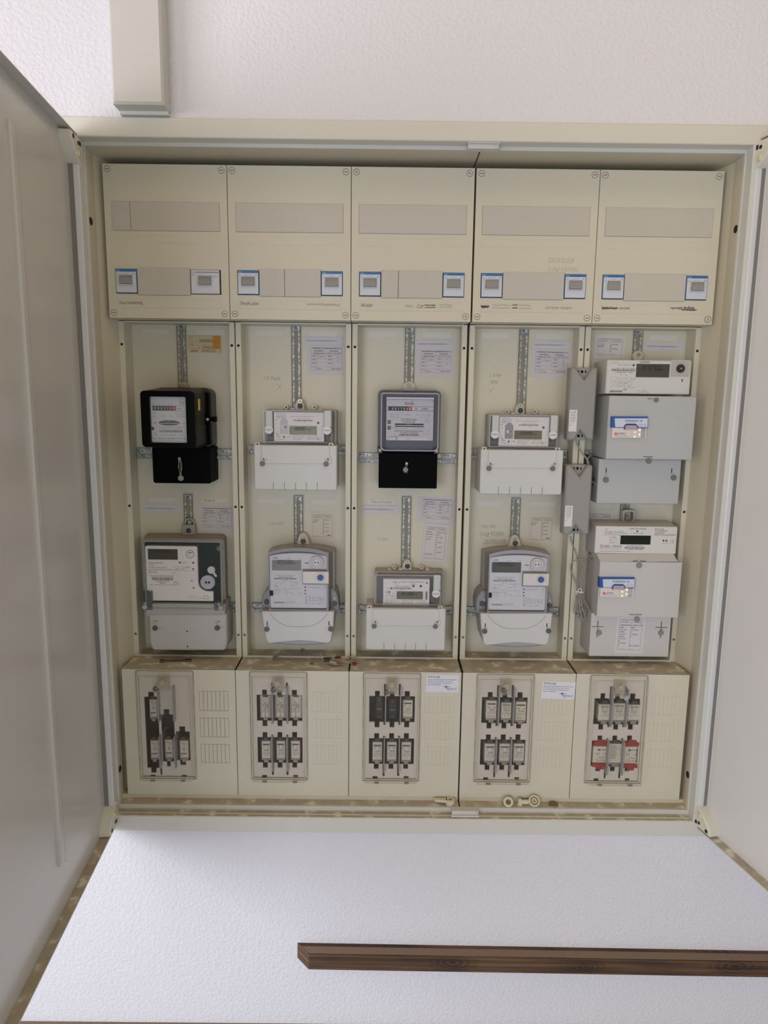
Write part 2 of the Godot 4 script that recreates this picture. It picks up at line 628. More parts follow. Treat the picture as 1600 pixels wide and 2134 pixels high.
func _ready() -> void:
	ts = TextServerManager.get_primary_interface()
	var cam := Camera3D.new()
	cam.name = "camera"
	cam.position = Vector3(-0.05512, -0.16923, 1.45786)
	cam.rotation = Vector3(-0.15757, -0.00243, 0.01162)
	cam.fov = 73.84306
	cam.near = 0.02
	add_child(cam)
	cam.current = true
	var env := Environment.new()
	env.background_mode = Environment.BG_COLOR
	env.background_color = rgb(196, 208, 226)
	env.background_energy_multiplier = 0.5
	env.tonemap_mode = Environment.TONE_MAPPER_LINEAR
	env.tonemap_exposure = 1.02
	env.sdfgi_enabled = true
	env.ssao_enabled = true
	env.ssil_enabled = true
	var we := WorldEnvironment.new()
	we.name = "environment"
	we.environment = env
	add_child(we)
	# daylight: the two sashes of the window in the left wall, then fill from an added door, an added window and an added lamp, unseen
	area(Vector3(-2.52, -0.3, 2.3), Vector3(0.0, -0.3, 2.3), Vector2(1.4, 1.4), Color(0.99, 0.995, 0.985), 3.4)
	area(Vector3(-2.52, -0.3, 1.2), Vector3(0.0, -0.3, 1.2), Vector2(0.7, 1.4), Color(0.9, 0.935, 1.0), 3.15)
	area(Vector3(0.6, -0.85, 4.1), Vector3(0.6, -0.85, 0), Vector2(1.5, 1.5), Color(0.9, 0.97, 1.0), 2.0)
	area(Vector3(-1.4, -0.2, 4.1), Vector3(-1.4, -0.2, 0), Vector2(1.2, 1.5), Color(0.9, 0.925, 1.0), 3.95)
	area(Vector3(0.5, 0.955, 0.8), Vector3(0.5, -1.0, 0.8), Vector2(1.2, 0.5), Color(1.0, 0.86, 0.42), 0.16)
	make_materials()
	build_room()
	build_cabinet()
	build_upper_covers()
	build_panels()
	build_fuse_covers()
	build_fuses()
	build_meters()
	build_papers()
	build_loose_things()

func build_room() -> void:
	struct("wall_back", G.new().plate(-2.6, FLOOR, 2.4, CEIL, -0.2, WALL, [[-0.655, -1.092, 0.655, 0.343]]), plaster)
	var wall := mat(rgb(216, 212, 206), 0.9)
	struct("wall_left", G.new().plate(-4.3, FLOOR, 0.2, CEIL, -0.12, 0.0, [[-3.0, -1.0, -0.85, 0.4]]).add(G.new()), wall).transform = Transform3D(Basis(Vector3.UP, PI / 2), Vector3(-2.6, 0, 0))
	struct("wall_right", bx(2.4, FLOOR, 2.52, CEIL, -0.2, 4.3), wall)
	struct("wall_front", G.new().plate(-2.72, FLOOR, 2.52, CEIL, 4.2, 4.32, [[-0.2, FLOOR - 0.1, 1.4, 0.2], [-2.0, -0.95, -0.8, 0.55]]), wall)
	struct("floor", bx(-2.72, FLOOR - 0.1, 2.52, FLOOR, -0.2, 4.32), mat(rgb(168, 170, 182), 0.6))
	struct("ceiling", bx(-2.72, CEIL, 2.52, CEIL + 0.1, -0.2, 4.32), mat(rgb(194, 160, 116), 0.8))
	var wf := struct("window_1", G.new().ring(rr(0.85, -1.0, 3.0, 0.4, 0.002, 1), rr(0.9, -0.95, 2.95, 0.35, 0.002, 1), -0.03, 0.02).add(bx(1.55, -0.95, 1.6, 0.35, -0.03, 0.02)), mat(rgb(225, 225, 222), 0.4))
	wf.transform = Transform3D(Basis(Vector3.UP, PI / 2), Vector3(-2.63, 0, 0)).scaled_local(Vector3(-1, 1, 1)) if false else Transform3D(Basis(Vector3(0, 0, 1), Vector3.UP, Vector3(-1, 0, 0)), Vector3(-2.64, 0, 0))
	bit(wf, "pane", bx(0.9, -0.95, 2.95, 0.35, -0.004, 0.0), clear(rgb(235, 240, 245, 12)))
	var df := struct("door_1", G.new().ring(rr(-0.2, FLOOR, 1.4, 0.2, 0.002, 1), rr(-0.12, FLOOR + 0.1, 1.32, 0.12, 0.002, 1), 4.22, 4.28), mat(rgb(225, 225, 222), 0.4))  # unseen glazed door, added to give cool fill from low in front
	bit(df, "pane", bx(-0.12, FLOOR + 0.1, 1.32, 0.12, 4.24, 4.245), clear(rgb(235, 240, 245, 12)))
	var w2 := struct("added_window_2", G.new().ring(rr(-2.0, -0.95, -0.8, 0.55, 0.002, 1), rr(-1.94, -0.89, -0.86, 0.49, 0.002, 1), 4.22, 4.28), mat(rgb(225, 225, 222), 0.4))  # unseen window, added to give fill from the front left
	bit(w2, "pane", bx(-1.94, -0.89, -0.86, 0.49, 4.24, 4.245), clear(rgb(235, 240, 245, 12)))
	struct("baseboard_back", bx(-2.6, FLOOR, 2.4, -1.5945, WALL, WALL + 0.015, 0.003), mat(rgb(120, 105, 88), 0.5))
	# added unseen ceiling lamp to warm the upper wall; its light just below
	var lamp := thing("added_ceiling_lamp", "added unseen warm white panel lamp under the ceiling in front of the cabinet", "lamp", Vector3(0.5, CEIL, 0.8))
	var glow := mat(rgb(255, 240, 215), 0.6).duplicate() as StandardMaterial3D
	glow.emission_enabled = true
	glow.emission = rgb(255, 232, 196)
	glow.emission_energy_multiplier = 0.3
	part(lamp, "lamp_body", bx(-0.12, CEIL - 0.03, 1.12, CEIL, 0.53, 1.07, 0.004), white_paint)
	part(lamp, "diffuser", bx(-0.1, CEIL - 0.036, 1.1, CEIL - 0.03, 0.55, 1.05), glow)
	# vertical cable duct coming down to the cabinet
	var x0 := -0.5505
	var x1 := -0.4605
	var duct := thing("cable_duct", "white vertical plastic cable duct on the wall above the cabinet, ending at its frame", "cable duct", Vector3((x0 + x1) / 2, 0.366, WALL))
	part(duct, "base", bx(x0, 0.356, x1, CEIL, WALL, WALL + 0.012), white_paint)
	part(duct, "lid", bx(x0 - 0.0015, 0.362, x1 + 0.0015, CEIL, WALL + 0.004, WALL + 0.043, 0.004), mat(rgb(202, 198, 191), 0.45))
	# wooden batten below the cabinet
	var wood := mat(Color.WHITE, 0.6).duplicate() as StandardMaterial3D
	var wn := FastNoiseLite.new()
	wn.seed = 21
	wn.frequency = 0.012
	wn.fractal_octaves = 4
	var wi := Image.create(1024, 128, false, Image.FORMAT_RGB8)
	var wr := ramp([[0.0, rgb(48, 33, 20)], [0.4, rgb(82, 58, 37)], [0.7, rgb(106, 77, 50)], [1.0, rgb(136, 102, 70)]])
	for y in 128:
		for x in 1024:
			var q := wn.get_noise_2d(x * 0.18, y * 2.2) * 0.5 + 0.45 + 0.25 * wn.get_noise_2d(x * 0.45 + 400, y * 0.3)
			for kn in [[270, 50, 30.0], [520, 70, 24.0], [800, 40, 34.0], [965, 60, 26.0]]:
				var d: float = Vector2((x - kn[0]) * 0.9, (y - kn[1]) * 0.55).length() / kn[2]
				if d < 1.6: q -= 0.4 * (1.6 - d) * (0.6 + 0.4 * sin(d * 16.0))
			wi.set_pixel(x, y, wr.sample(clampf(q, 0, 1)))
	wi.generate_mipmaps()
	wood.albedo_texture = ImageTexture.create_from_image(wi)
	var bg := G.new()
	var zf := WALL + 0.03
	var b0 := -0.2373
	var fb := -0.2085
	var yt := 0.0
	var yb := -0.0385
	var L := 1.25
	bg.quad(Vector3(fb, yb, zf), Vector3(b0 + L, yb, zf), Vector3(b0 + L, yt, zf), Vector3(fb, yt, zf))
	bg.quad(Vector3(fb, yt, zf), Vector3(b0 + L, yt, zf), Vector3(b0 + L, yt + 0.002, WALL), Vector3(b0, yt + 0.002, WALL), Rect2(0.1, 0.2, 0.9, 0.3))
	bg.quad(Vector3(b0, yb + 0.002, WALL), Vector3(fb, yb, zf), Vector3(fb, yt, zf), Vector3(b0, yt + 0.002, WALL), Rect2(0.32, 0.1, 0.03, 0.8))
	bg.quad(Vector3(b0, yb + 0.002, WALL), Vector3(b0 + L, yb + 0.002, WALL), Vector3(b0 + L, yb, zf), Vector3(fb, yb, zf))
	bg.quad(Vector3(b0 + L, yb, zf), Vector3(b0 + L, yb, WALL), Vector3(b0 + L, yt, WALL), Vector3(b0 + L, yt, zf), Rect2(0.6, 0.1, 0.03, 0.8))
	bg.quad(Vector3(b0 + L, yb, WALL), Vector3(b0, yb + 0.002, WALL), Vector3(b0, yt + 0.002, WALL), Vector3(b0 + L, yt, WALL))
	bg.shift(Vector3(-fb, 0, -WALL))
	var bat := thing("wooden_batten", "dark brown wooden batten with a slanted end fixed to the wall below the cabinet", "batten", Vector3(fb, -1.385, WALL))
	bat.rotation.z = -0.0085
	bit(bat, "beam", bg, wood)
	var dg := G.new().prism(PackedVector2Array([Vector2(b0 - fb + 0.001, 0.0), Vector2(0.001, -0.0285), Vector2(L, -0.0285), Vector2(L, 0.0)]), 0.0, 0.0006)
	bit(bat, "dust_layer", G.new().add(dg, Transform3D(Basis(Vector3.RIGHT, -PI / 2), Vector3(0, 0.0008, 0.0))), mat(rgb(132, 112, 94), 0.95))

func build_cabinet() -> void:
	var cab := thing("meter_cabinet", "large cream metal meter cabinet set into the white wall with both doors open", "cabinet", Vector3(0, -1.104, 0))
	# housing: a left part of three fields and a right part of two, a thin joint between them
	for s in [[-0.65, 0.1235], [0.1265, 0.65]]:
		var h := G.new()
		h.box(s[0], 0.3125, s[1], 0.33, -0.15, 0.055)
		h.box(s[0], -1.075, s[1], -1.0585, -0.15, 0.055)
		h.box(s[0], -1.0585, s[1], -1.0492, -0.1, 0.0325, 0.0008)
		h.box(s[0], -1.07, s[1], 0.33, -0.155, -0.145)
		part(cab, "housing", h, cream)
		part(cab, "dust_layer", bx(s[0] + 0.014, -1.0585, s[1] - 0.012, -1.0578, 0.0325, 0.0548), dust)
	for s in [-1.0, 1.0]:
		var g := G.new()
		var pl := [Vector2(0.633, 0.06), Vector2(0.6375, 0.013), Vector2(0.6365, 0.008), Vector2(0.6225, -0.044), Vector2(0.6215, -0.15)]
		for i in pl.size() - 1:
			var a := Vector3(s * pl[i].x, 0, pl[i].y)
			var b := Vector3(s * pl[i + 1].x, 0, pl[i + 1].y)
			var lo := Vector3(0, -1.0585, 0)
			var hi := Vector3(0, 0.3125, 0)
			if s < 0: g.quad(a + lo, b + lo, b + hi, a + hi)
			else: g.quad(b + lo, a + lo, a + hi, b + hi)
			var o := Vector3(s * 0.012, 0, 0)
			if s < 0: g.quad(b + lo + o, a + lo + o, a + hi + o, b + hi + o)
			else: g.quad(a + lo + o, b + lo + o, b + hi + o, a + hi + o)
		part(cab, "side_panel", g, cream)
		for y in [0.178, -0.98]:
			var hg := cyl(0, 0, 0.0075, 0, 0.0015, 0, 16)
			var tr := Transform3D(Basis(Vector3.UP, -s * PI / 2), Vector3(s * 0.6345, y, 0.047))
			part(cab, "screw_hole", G.new().add(hg, tr), dark)
	# sealing flange and frame
	part(cab, "flange", bx(-0.65, 0.3125, 0.65, 0.322, 0.055, 0.06), white_paint)
	part(cab, "flange", bx(-0.65, -1.075, 0.65, -1.0582, 0.055, 0.06, 0.001), white_paint)
	for s in [-1.0, 1.0]:
		part(cab, "flange", bx(minf(s * 0.633, s * 0.655), -1.0585, maxf(s * 0.633, s * 0.655), 0.3125, 0.055, 0.06), white_paint)
		part(cab, "frame_rail", bx(minf(s * 0.636, s * 0.672), -1.069, maxf(s * 0.636, s * 0.672), 0.3195, 0.058, FRAME, 0.0015), white_paint)
	part(cab, "frame_rail", bx(-0.672, 0.3195, 0.672, 0.3545, 0.058, FRAME, 0.0015), mat(rgb(214, 210, 198), 0.4))
	part(cab, "frame_rail", bx(-0.672, -1.105, 0.672, -1.069, 0.058, FRAME, 0.0015), mat(rgb(214, 210, 198), 0.4))
	part(cab, "dust_layer", bx(-0.632, -1.069, 0.632, -1.0684, 0.06, 0.0835), dust)
	part(cab, "frame_lip", bx(-0.632, -1.069, 0.632, -1.0665, 0.0735, 0.075), cream)
	for y in [0.3215, -1.067]:
		var up: float = 1.0 if y < 0.0 else -1.0
		var c := G.new()
		var a: float = y
		var b: float = y + up * 0.012
		var cx := 0.1285 if up < 0.0 else 0.135
		c.box(cx - 0.0295, minf(a, b), cx + 0.0295, maxf(a, b), 0.06, 0.077, 0.0008)
		var striker := part(cab, "striker_plate", c, white_paint)
		part(striker, "striker_lip", bx(cx - 0.031, minf(a, a + up * 0.004), cx + 0.031, maxf(a, a + up * 0.004), 0.077, 0.082, 0.0006), white_paint)
		part(striker, "striker_lip", bx(cx + 0.0235, minf(a, b), cx + 0.025, maxf(a, b), 0.077, 0.08), white_paint)
	var hinge_m := mat(rgb(218, 213, 196), 0.4)
	# doors: trays of sheet steel, the rim towards the cabinet
	var skin := mat(rgb(204, 200, 194), 0.22)
	for s in [-1.0, 1.0]:
		var ang := deg_to_rad(5.0 if s < 0 else 13.0)
		var len_ := 0.755 if s < 0 else 0.505
		var y0 := -1.095 if s < 0 else -1.083
		var y1 := 0.322 if s < 0 else 0.33
		var door := MeshInstance3D.new()
		door.name = "door"
		# local x along the door, z out of its inner face
		var g := G.new()
		var dz := -0.02
		g.box(0, y0, len_, y1, dz - 0.0015, dz)
		var x := Vector3(sin(ang), 0, cos(ang))
		var z := Vector3(-cos(ang), 0, sin(ang))
		if s < 0:
			# mirrored tray: build along -x so that z can face the cabinet
			g = bx(-len_, y0, 0, y1, dz - 0.0015, dz)
			x = -x
			z = -z
		door.mesh = g.mesh(skin if s < 0 else mat(rgb(221, 218, 214), 0.3))
		door.transform = Transform3D(Basis(x, Vector3.UP, z), Vector3(-0.635 if s < 0 else 0.64, 1.104, 0.07))
		cab.add_child(door, true)
		var f := -1.0 if s < 0 else 1.0
		var xs := func(a: float, b: float) -> Array: return [minf(a * f, b * f), maxf(a * f, b * f)]
		var q: Array = xs.call(0.0, 0.0185)
		bit(door, "hinge_profile", bx(q[0], y0, q[1], y1, dz, 0.0, 0.002), mat(rgb(214, 213, 212), 0.3))
		q = xs.call(0.0187, 0.0197)
		bit(door, "gap_shade_strip", bx(q[0], y0 + 0.02, q[1], y1 - 0.02, dz, -0.011), mat(rgb(128, 124, 118), 0.8))  # darker strip, paints the shade in the gap beside the hinge profile
		q = xs.call(0.018, len_)
		bit(door, "rim", bx(q[0], y0, q[1], y0 + 0.0015, dz, 0.0), white_paint)
		bit(door, "rim", bx(q[0], y1 - 0.0015, q[1], y1, dz, 0.0), white_paint)
		bit(door, "dust_layer", bx(q[0], y0 + 0.0015, q[1], y0 + 0.0022, dz + 0.001, -0.001), dust)
		q = xs.call(len_ - 0.015, len_)
		bit(door, "rim", bx(q[0], y0, q[1], y1, dz, 0.0), white_paint)
		for d in [0.255, 0.53]:
			if s > 0: continue
			q = xs.call(d, d + 0.02)
			bit(door, "stiffener", bx(q[0], -1.0, q[1], 0.25, dz, dz + 0.006, 0.003), skin)
			q = xs.call(d - 0.006, d - 0.003)
			bit(door, "stiffener", bx(q[0], -1.006, q[1], 0.25, dz, dz + 0.004), skin)
		for t in [-1.0, 1.0]:
			var yy := y1 - 0.006 if t > 0 else y0 + 0.006
			var poly := pts([Vector2(0.001 * f, yy), Vector2(0.06 * f, yy), Vector2(0.06 * f, yy - t * 0.014), Vector2(0.024 * f, yy - t * 0.045), Vector2(0.006 * f, yy - t * 0.05), Vector2(0.001 * f, yy - t * 0.046)])
			var hin := bit(door, "hinge", G.new().prism(poly, dz, 0.003, 0.002), hinge_m)
			bit(hin, "screw_hole", cyl(0.05 * f, yy - t * 0.008, 0.004, 0.003, 0.0036), dark)
			bit(hin, "screw_hole", bx(minf(0.012 * f, 0.02 * f), minf(yy - t * 0.006, yy - t * 0.014), maxf(0.012 * f, 0.02 * f), maxf(yy - t * 0.006, yy - t * 0.014), 0.003, 0.0036), dark)
			bit(hin, "screw_hole", cyl(0.026 * f, yy - t * 0.012, 0.0035, 0.003, 0.0036), dark)
			bit(hin, "hinge_arm", bx(minf(0.022 * f, 0.03 * f), minf(yy - t * 0.026, yy - t * 0.036), maxf(0.022 * f, 0.03 * f), maxf(yy - t * 0.026, yy - t * 0.036), 0.003, 0.006, 0.001), ivory)

const ORD := ["first", "second", "third", "fourth", "fifth"]
func build_upper_covers() -> void:
	var blank := mat(rgb(196, 189, 177), 0.5)
	var joint_shade_ring := G.new().ring(circ(0, 0, 0.0064, 20), circ(0, 0, 0.0057, 20), 0, 0.0004).mesh(mat(rgb(120, 108, 88), 0.8))  # dark colour paints dirt and shade in the joint round the screw
	var screw_face := cyl(0, 0, 0.0056, 0, 0.0007, 0.0004).mesh(cream2)
	var slot := bx(-0.0031, -0.0006, 0.0031, 0.0006, 0.0007, 0.00085).mesh(mat(rgb(46, 36, 26), 0.8))
	var turns := [[0, 0, 0, 0], [0, 0, 0, 0.35], [-0.75, -0.5, 0, -0.75], [0, 0, 0, 0], [0.4, 0.1, -0.25, 1.35]]
	var ink := rgb(44, 38, 36)
	var faint := rgb(134, 124, 108)
	var bgc := rgb(209, 202, 182)
	var desc := ["handwritten light distribution note", "handwritten laboratory note", "one black word on strip", "faint pencil lettering", "scribbled-out notes"]
	for i in 5:
		var c: float = FIELD[i]
		var x0 := c - 0.1243
		var x1 := c + 0.1243
		if i == 2: x1 = c + 0.1228
		if i == 3: x0 = c - 0.1232
		var cov := thing("distribution_cover", "cream upper cover of the %s field from the left, %s" % [ORD[i], desc[i]], "cover panel", Vector3(c, 0.0, 0.0), "upper distribution covers")
		var holes := [[c - 0.1094, 0.1722, c + 0.109, 0.2285], [c - 0.1083, 0.0488, c - 0.0632, 0.098], [c - 0.0632, 0.0462, c + 0.0635, 0.1008], [c + 0.0635, 0.0488, c + 0.1083, 0.098]]
		if i == 0:
			holes[2] = [c - 0.0632, 0.0462, c + 0.0455, 0.1008]
			holes[3] = [c + 0.0455, 0.0488, c + 0.1083, 0.098]
		var face: Material = cream2
		if i == 3:
			var p := pic(0, 0, 248, 300, 992, rgb(210, 203, 182))
			p.text(150, 180, 9, "ZEISSLER", rgb(176, 167, 146), "h", 54, 0.6)
			p.text(150, 197, 8, "3,0g VORN", rgb(180, 171, 150), "h", 62, 0.6)
			face = p.mat(0.45)
		part(cov, "cover_plate", G.new().plate(x0, 0.0005, x1, 0.2995, -0.006, 0.0, holes), face)
		part(cov, "cover_edge", G.new().ring(rr(x0, 0.0005, x1, 0.2995, 0.0005, 1), rr(x0 + 0.003, 0.0035, x1 - 0.003, 0.2965, 0.0005, 1), -0.04, -0.006), cream2)
		# blank strips, some of two lengths
		var h0: Array = holes[0]
		var cut: Array = [h0[0], h0[2]]
		if i == 0: cut = [h0[0], h0[0] + 0.0375, h0[2]]
		for k in cut.size() - 1:
			part(cov, "blanking_strip", bx(cut[k] + 0.0003, h0[1] + 0.0003, cut[k + 1] - 0.0004, h0[3] - 0.0003, -0.004, 0.0016, 0.0006), blank)
		h0 = holes[2]
		cut = [[h0[0], h0[2]], [h0[0], c - 0.0112, h0[2]], [h0[0], c - 0.0275, h0[2]], [h0[0], h0[2]], [h0[0], h0[2]]][i]
		for k in cut.size() - 1:
			part(cov, "blanking_strip", bx(cut[k] + 0.0003, h0[1] + 0.0003, cut[k + 1] - 0.0004, h0[3] - 0.0003, -0.004, 0.0022, 0.0006), blank)
		part(cov, "label_groove", G.new().ring(rr(c - 0.1088, 0.1485, c + 0.1077, 0.1645, 0.0008, 1), rr(c - 0.1080, 0.1493, c + 0.1069, 0.1637, 0.0008, 1), 0, 0.0003), cream2)
		# writing strip
		var w := pic(0, 0, 214, 18, 1284, bgc)
		w.frame(0, 0, 214, 18, 0.25, rgb(194, 184, 160))
		match i:
			0: w.text(4, 11, 6, "Haus Lichtverteilg.", ink, "s", 49, 0.5)
			1:
				w.text(3, 10, 6.5, "Dental-Labor", ink, "h", 38, 0.5)
				w.scrawl(140, 3, 178, 10, 0.5, faint, 7)
				w.scrawl(176, 4, 208, 11, 0.5, faint, 7)
				w.line(139, 7, 208, 8.5, 0.6, faint)
			2:
				w.text(2, 11, 6.5, "Winkler", ink, "h", 25, 0.4)
				w.scrawl(92, 5, 110, 12, 0.4, faint, 5)
				w.text(117, 12, 8, "Cor", rgb(70, 62, 54), "h", 15)
				for y in [4.0, 8.5]:
					w.scrawl(134, y, 156, y + 4, 0.5, ink, 8)
					w.scrawl(162, y - 1, 190, y + 3, 0.4, faint, 8)
				w.line(132, 6, 157, 5, 0.6, ink)
				w.line(134, 11, 156, 10, 0.5, ink)
			3:
				w.scrawl(1, 4, 16, 11, 0.9, ink, 7)
				w.line(0, 8, 18, 7, 1.3, ink)
				for y in [2.0, 8.0]:
					w.scrawl(24, y, 60, y + 4, 0.45, faint, 9)
					w.scrawl(64, y, 76, y + 3, 0.7, rgb(80, 70, 60), 6)
					w.scrawl(78, y, 104, y + 4, 0.45, faint, 8)
				w.text(132, 11, 6, "Günther GmbH", rgb(126, 117, 101), "h", 54, 0.5)
				w.line(168, 9, 190, 8, 0.4, faint)
			4:
				w.scrawl(0, 4, 32, 11, 0.7, ink, 12)
				w.line(0, 7.5, 34, 7.8, 1.4, ink)
				w.text(36, 10, 5.5, "Apotheke", ink, "h", 22, 0.4)
				w.scrawl(142, 3, 166, 9, 0.6, ink, 7)
				w.line(140, 6, 168, 4, 0.6, ink)
				w.scrawl(168, 2, 192, 10, 0.7, ink, 8)
				w.line(164, 8.5, 196, 9.5, 1.4, rgb(30, 28, 60))
				w.line(166, 10.5, 192, 10.5, 0.8, ink)
		part(cov, "label_strip", bx(c - 0.1066, 0.021, c + 0.108, 0.0388, 0.0, 0.0005), w.mat(0.45))
		for k in 4:
			var sx := c + (-0.1148 if k % 2 == 0 else 0.1142)
			if i == 2 and k % 2 == 1: sx -= 0.0015
			if i == 3 and k % 2 == 0: sx += 0.0015
			var sy := 0.2895 if k < 2 else 0.0108
			var zz := 0.0025 if i == 4 and k == 3 else 0.0
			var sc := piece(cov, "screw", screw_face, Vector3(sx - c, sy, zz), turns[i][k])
			piece(sc, "screw_joint_shade", joint_shade_ring, Vector3(0, 0, 0))
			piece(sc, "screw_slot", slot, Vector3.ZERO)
	# switches looking out of the covers
	var body_m := mat(rgb(206, 207, 212), 0.4)
	var side := ["left", "right"]
	for i in 5:
		for k in 2:
			var c: float = FIELD[i] + (-0.0857 if k == 0 else 0.0859)
			var hw := 0.0219
			var wide := i == 0 and k == 1
			if wide:
				c = FIELD[i] + 0.0759
				hw = 0.0296
			var wd := "wide white switch without a blue stripe" if wide else "small white switch with blue stripe"
			var sw := thing("main_switch", "%s, at the %s of the %s upper cover" % [wd, side[k], ORD[i]], "switch", Vector3(c, 0.0734, -0.02), "main switches in the upper covers")
			var p := pic(-hw * 1000, -24, hw * 1000, 24, 176 if not wide else 236, rgb(208, 209, 214))
			var W := hw * 1000
			var g := rgb(110, 112, 118)
			if wide:
				p.rect(-W + 9, -20, W, -18.6, rgb(66, 98, 128))
				for y in [-20.0, -17.0, -14.0]: p.greek(-W + 1, y, -W + 7, y + 1.8, g)
				p.greek(-14, -16, -8, -14.4, g)
				for x in 6: p.line(13 + x * 2.2, -13, 14 + x * 2.2, -9.5, 0.5, g)
			else:
				p.rect(-W, -24, W, -18.7, rgb(38, 108, 174))
				p.text(-W + 1.5, -19.8, 2.6, "hager", rgb(225, 232, 240), "s", 8)
				for y in [-16.5, -13.6]: p.greek(-W + 2, y, -W + 7, y + 1.6, g)
				for x in 3:
					p.line(-7 + x * 5, -14.2, -4.5 + x * 5, -16.8, 0.5, g)
					p.line(-8.5 + x * 5, -14.2, -7 + x * 5, -14.2, 0.4, g)
				p.greek(W - 7, -16, W - 2, -13.5, g)
			bit(sw, "switch_body", bx(-hw + 0.0006, -0.0232, hw - 0.0006, 0.0236, -0.02, 0.0228, 0.0008), p.mat(0.4), Vector3.ZERO)
			var f := G.new().ring(rr(-0.0155, -0.0085, 0.0155, 0.0125, 0.0005, 1), rr(-0.0135, -0.0065, 0.0135, 0.0115, 0.0005, 1), 0.0228, 0.0256, 0.3)
			bit(sw, "toggle_frame", f, body_m)
			bit(sw, "toggle", G.new().loft([[Vector3(-0.0132, -0.0062, 0.0229), Vector3(0.0132, -0.0062, 0.0229), Vector3(0.0132, 0.011, 0.0229), Vector3(-0.0132, 0.011, 0.0229)], [Vector3(-0.0125, -0.0058, 0.0275), Vector3(0.0125, -0.0058, 0.0275), Vector3(0.0125, 0.0035, 0.0262), Vector3(-0.0125, 0.0035, 0.0262)]]), mat(rgb(150, 148, 146), 0.4))

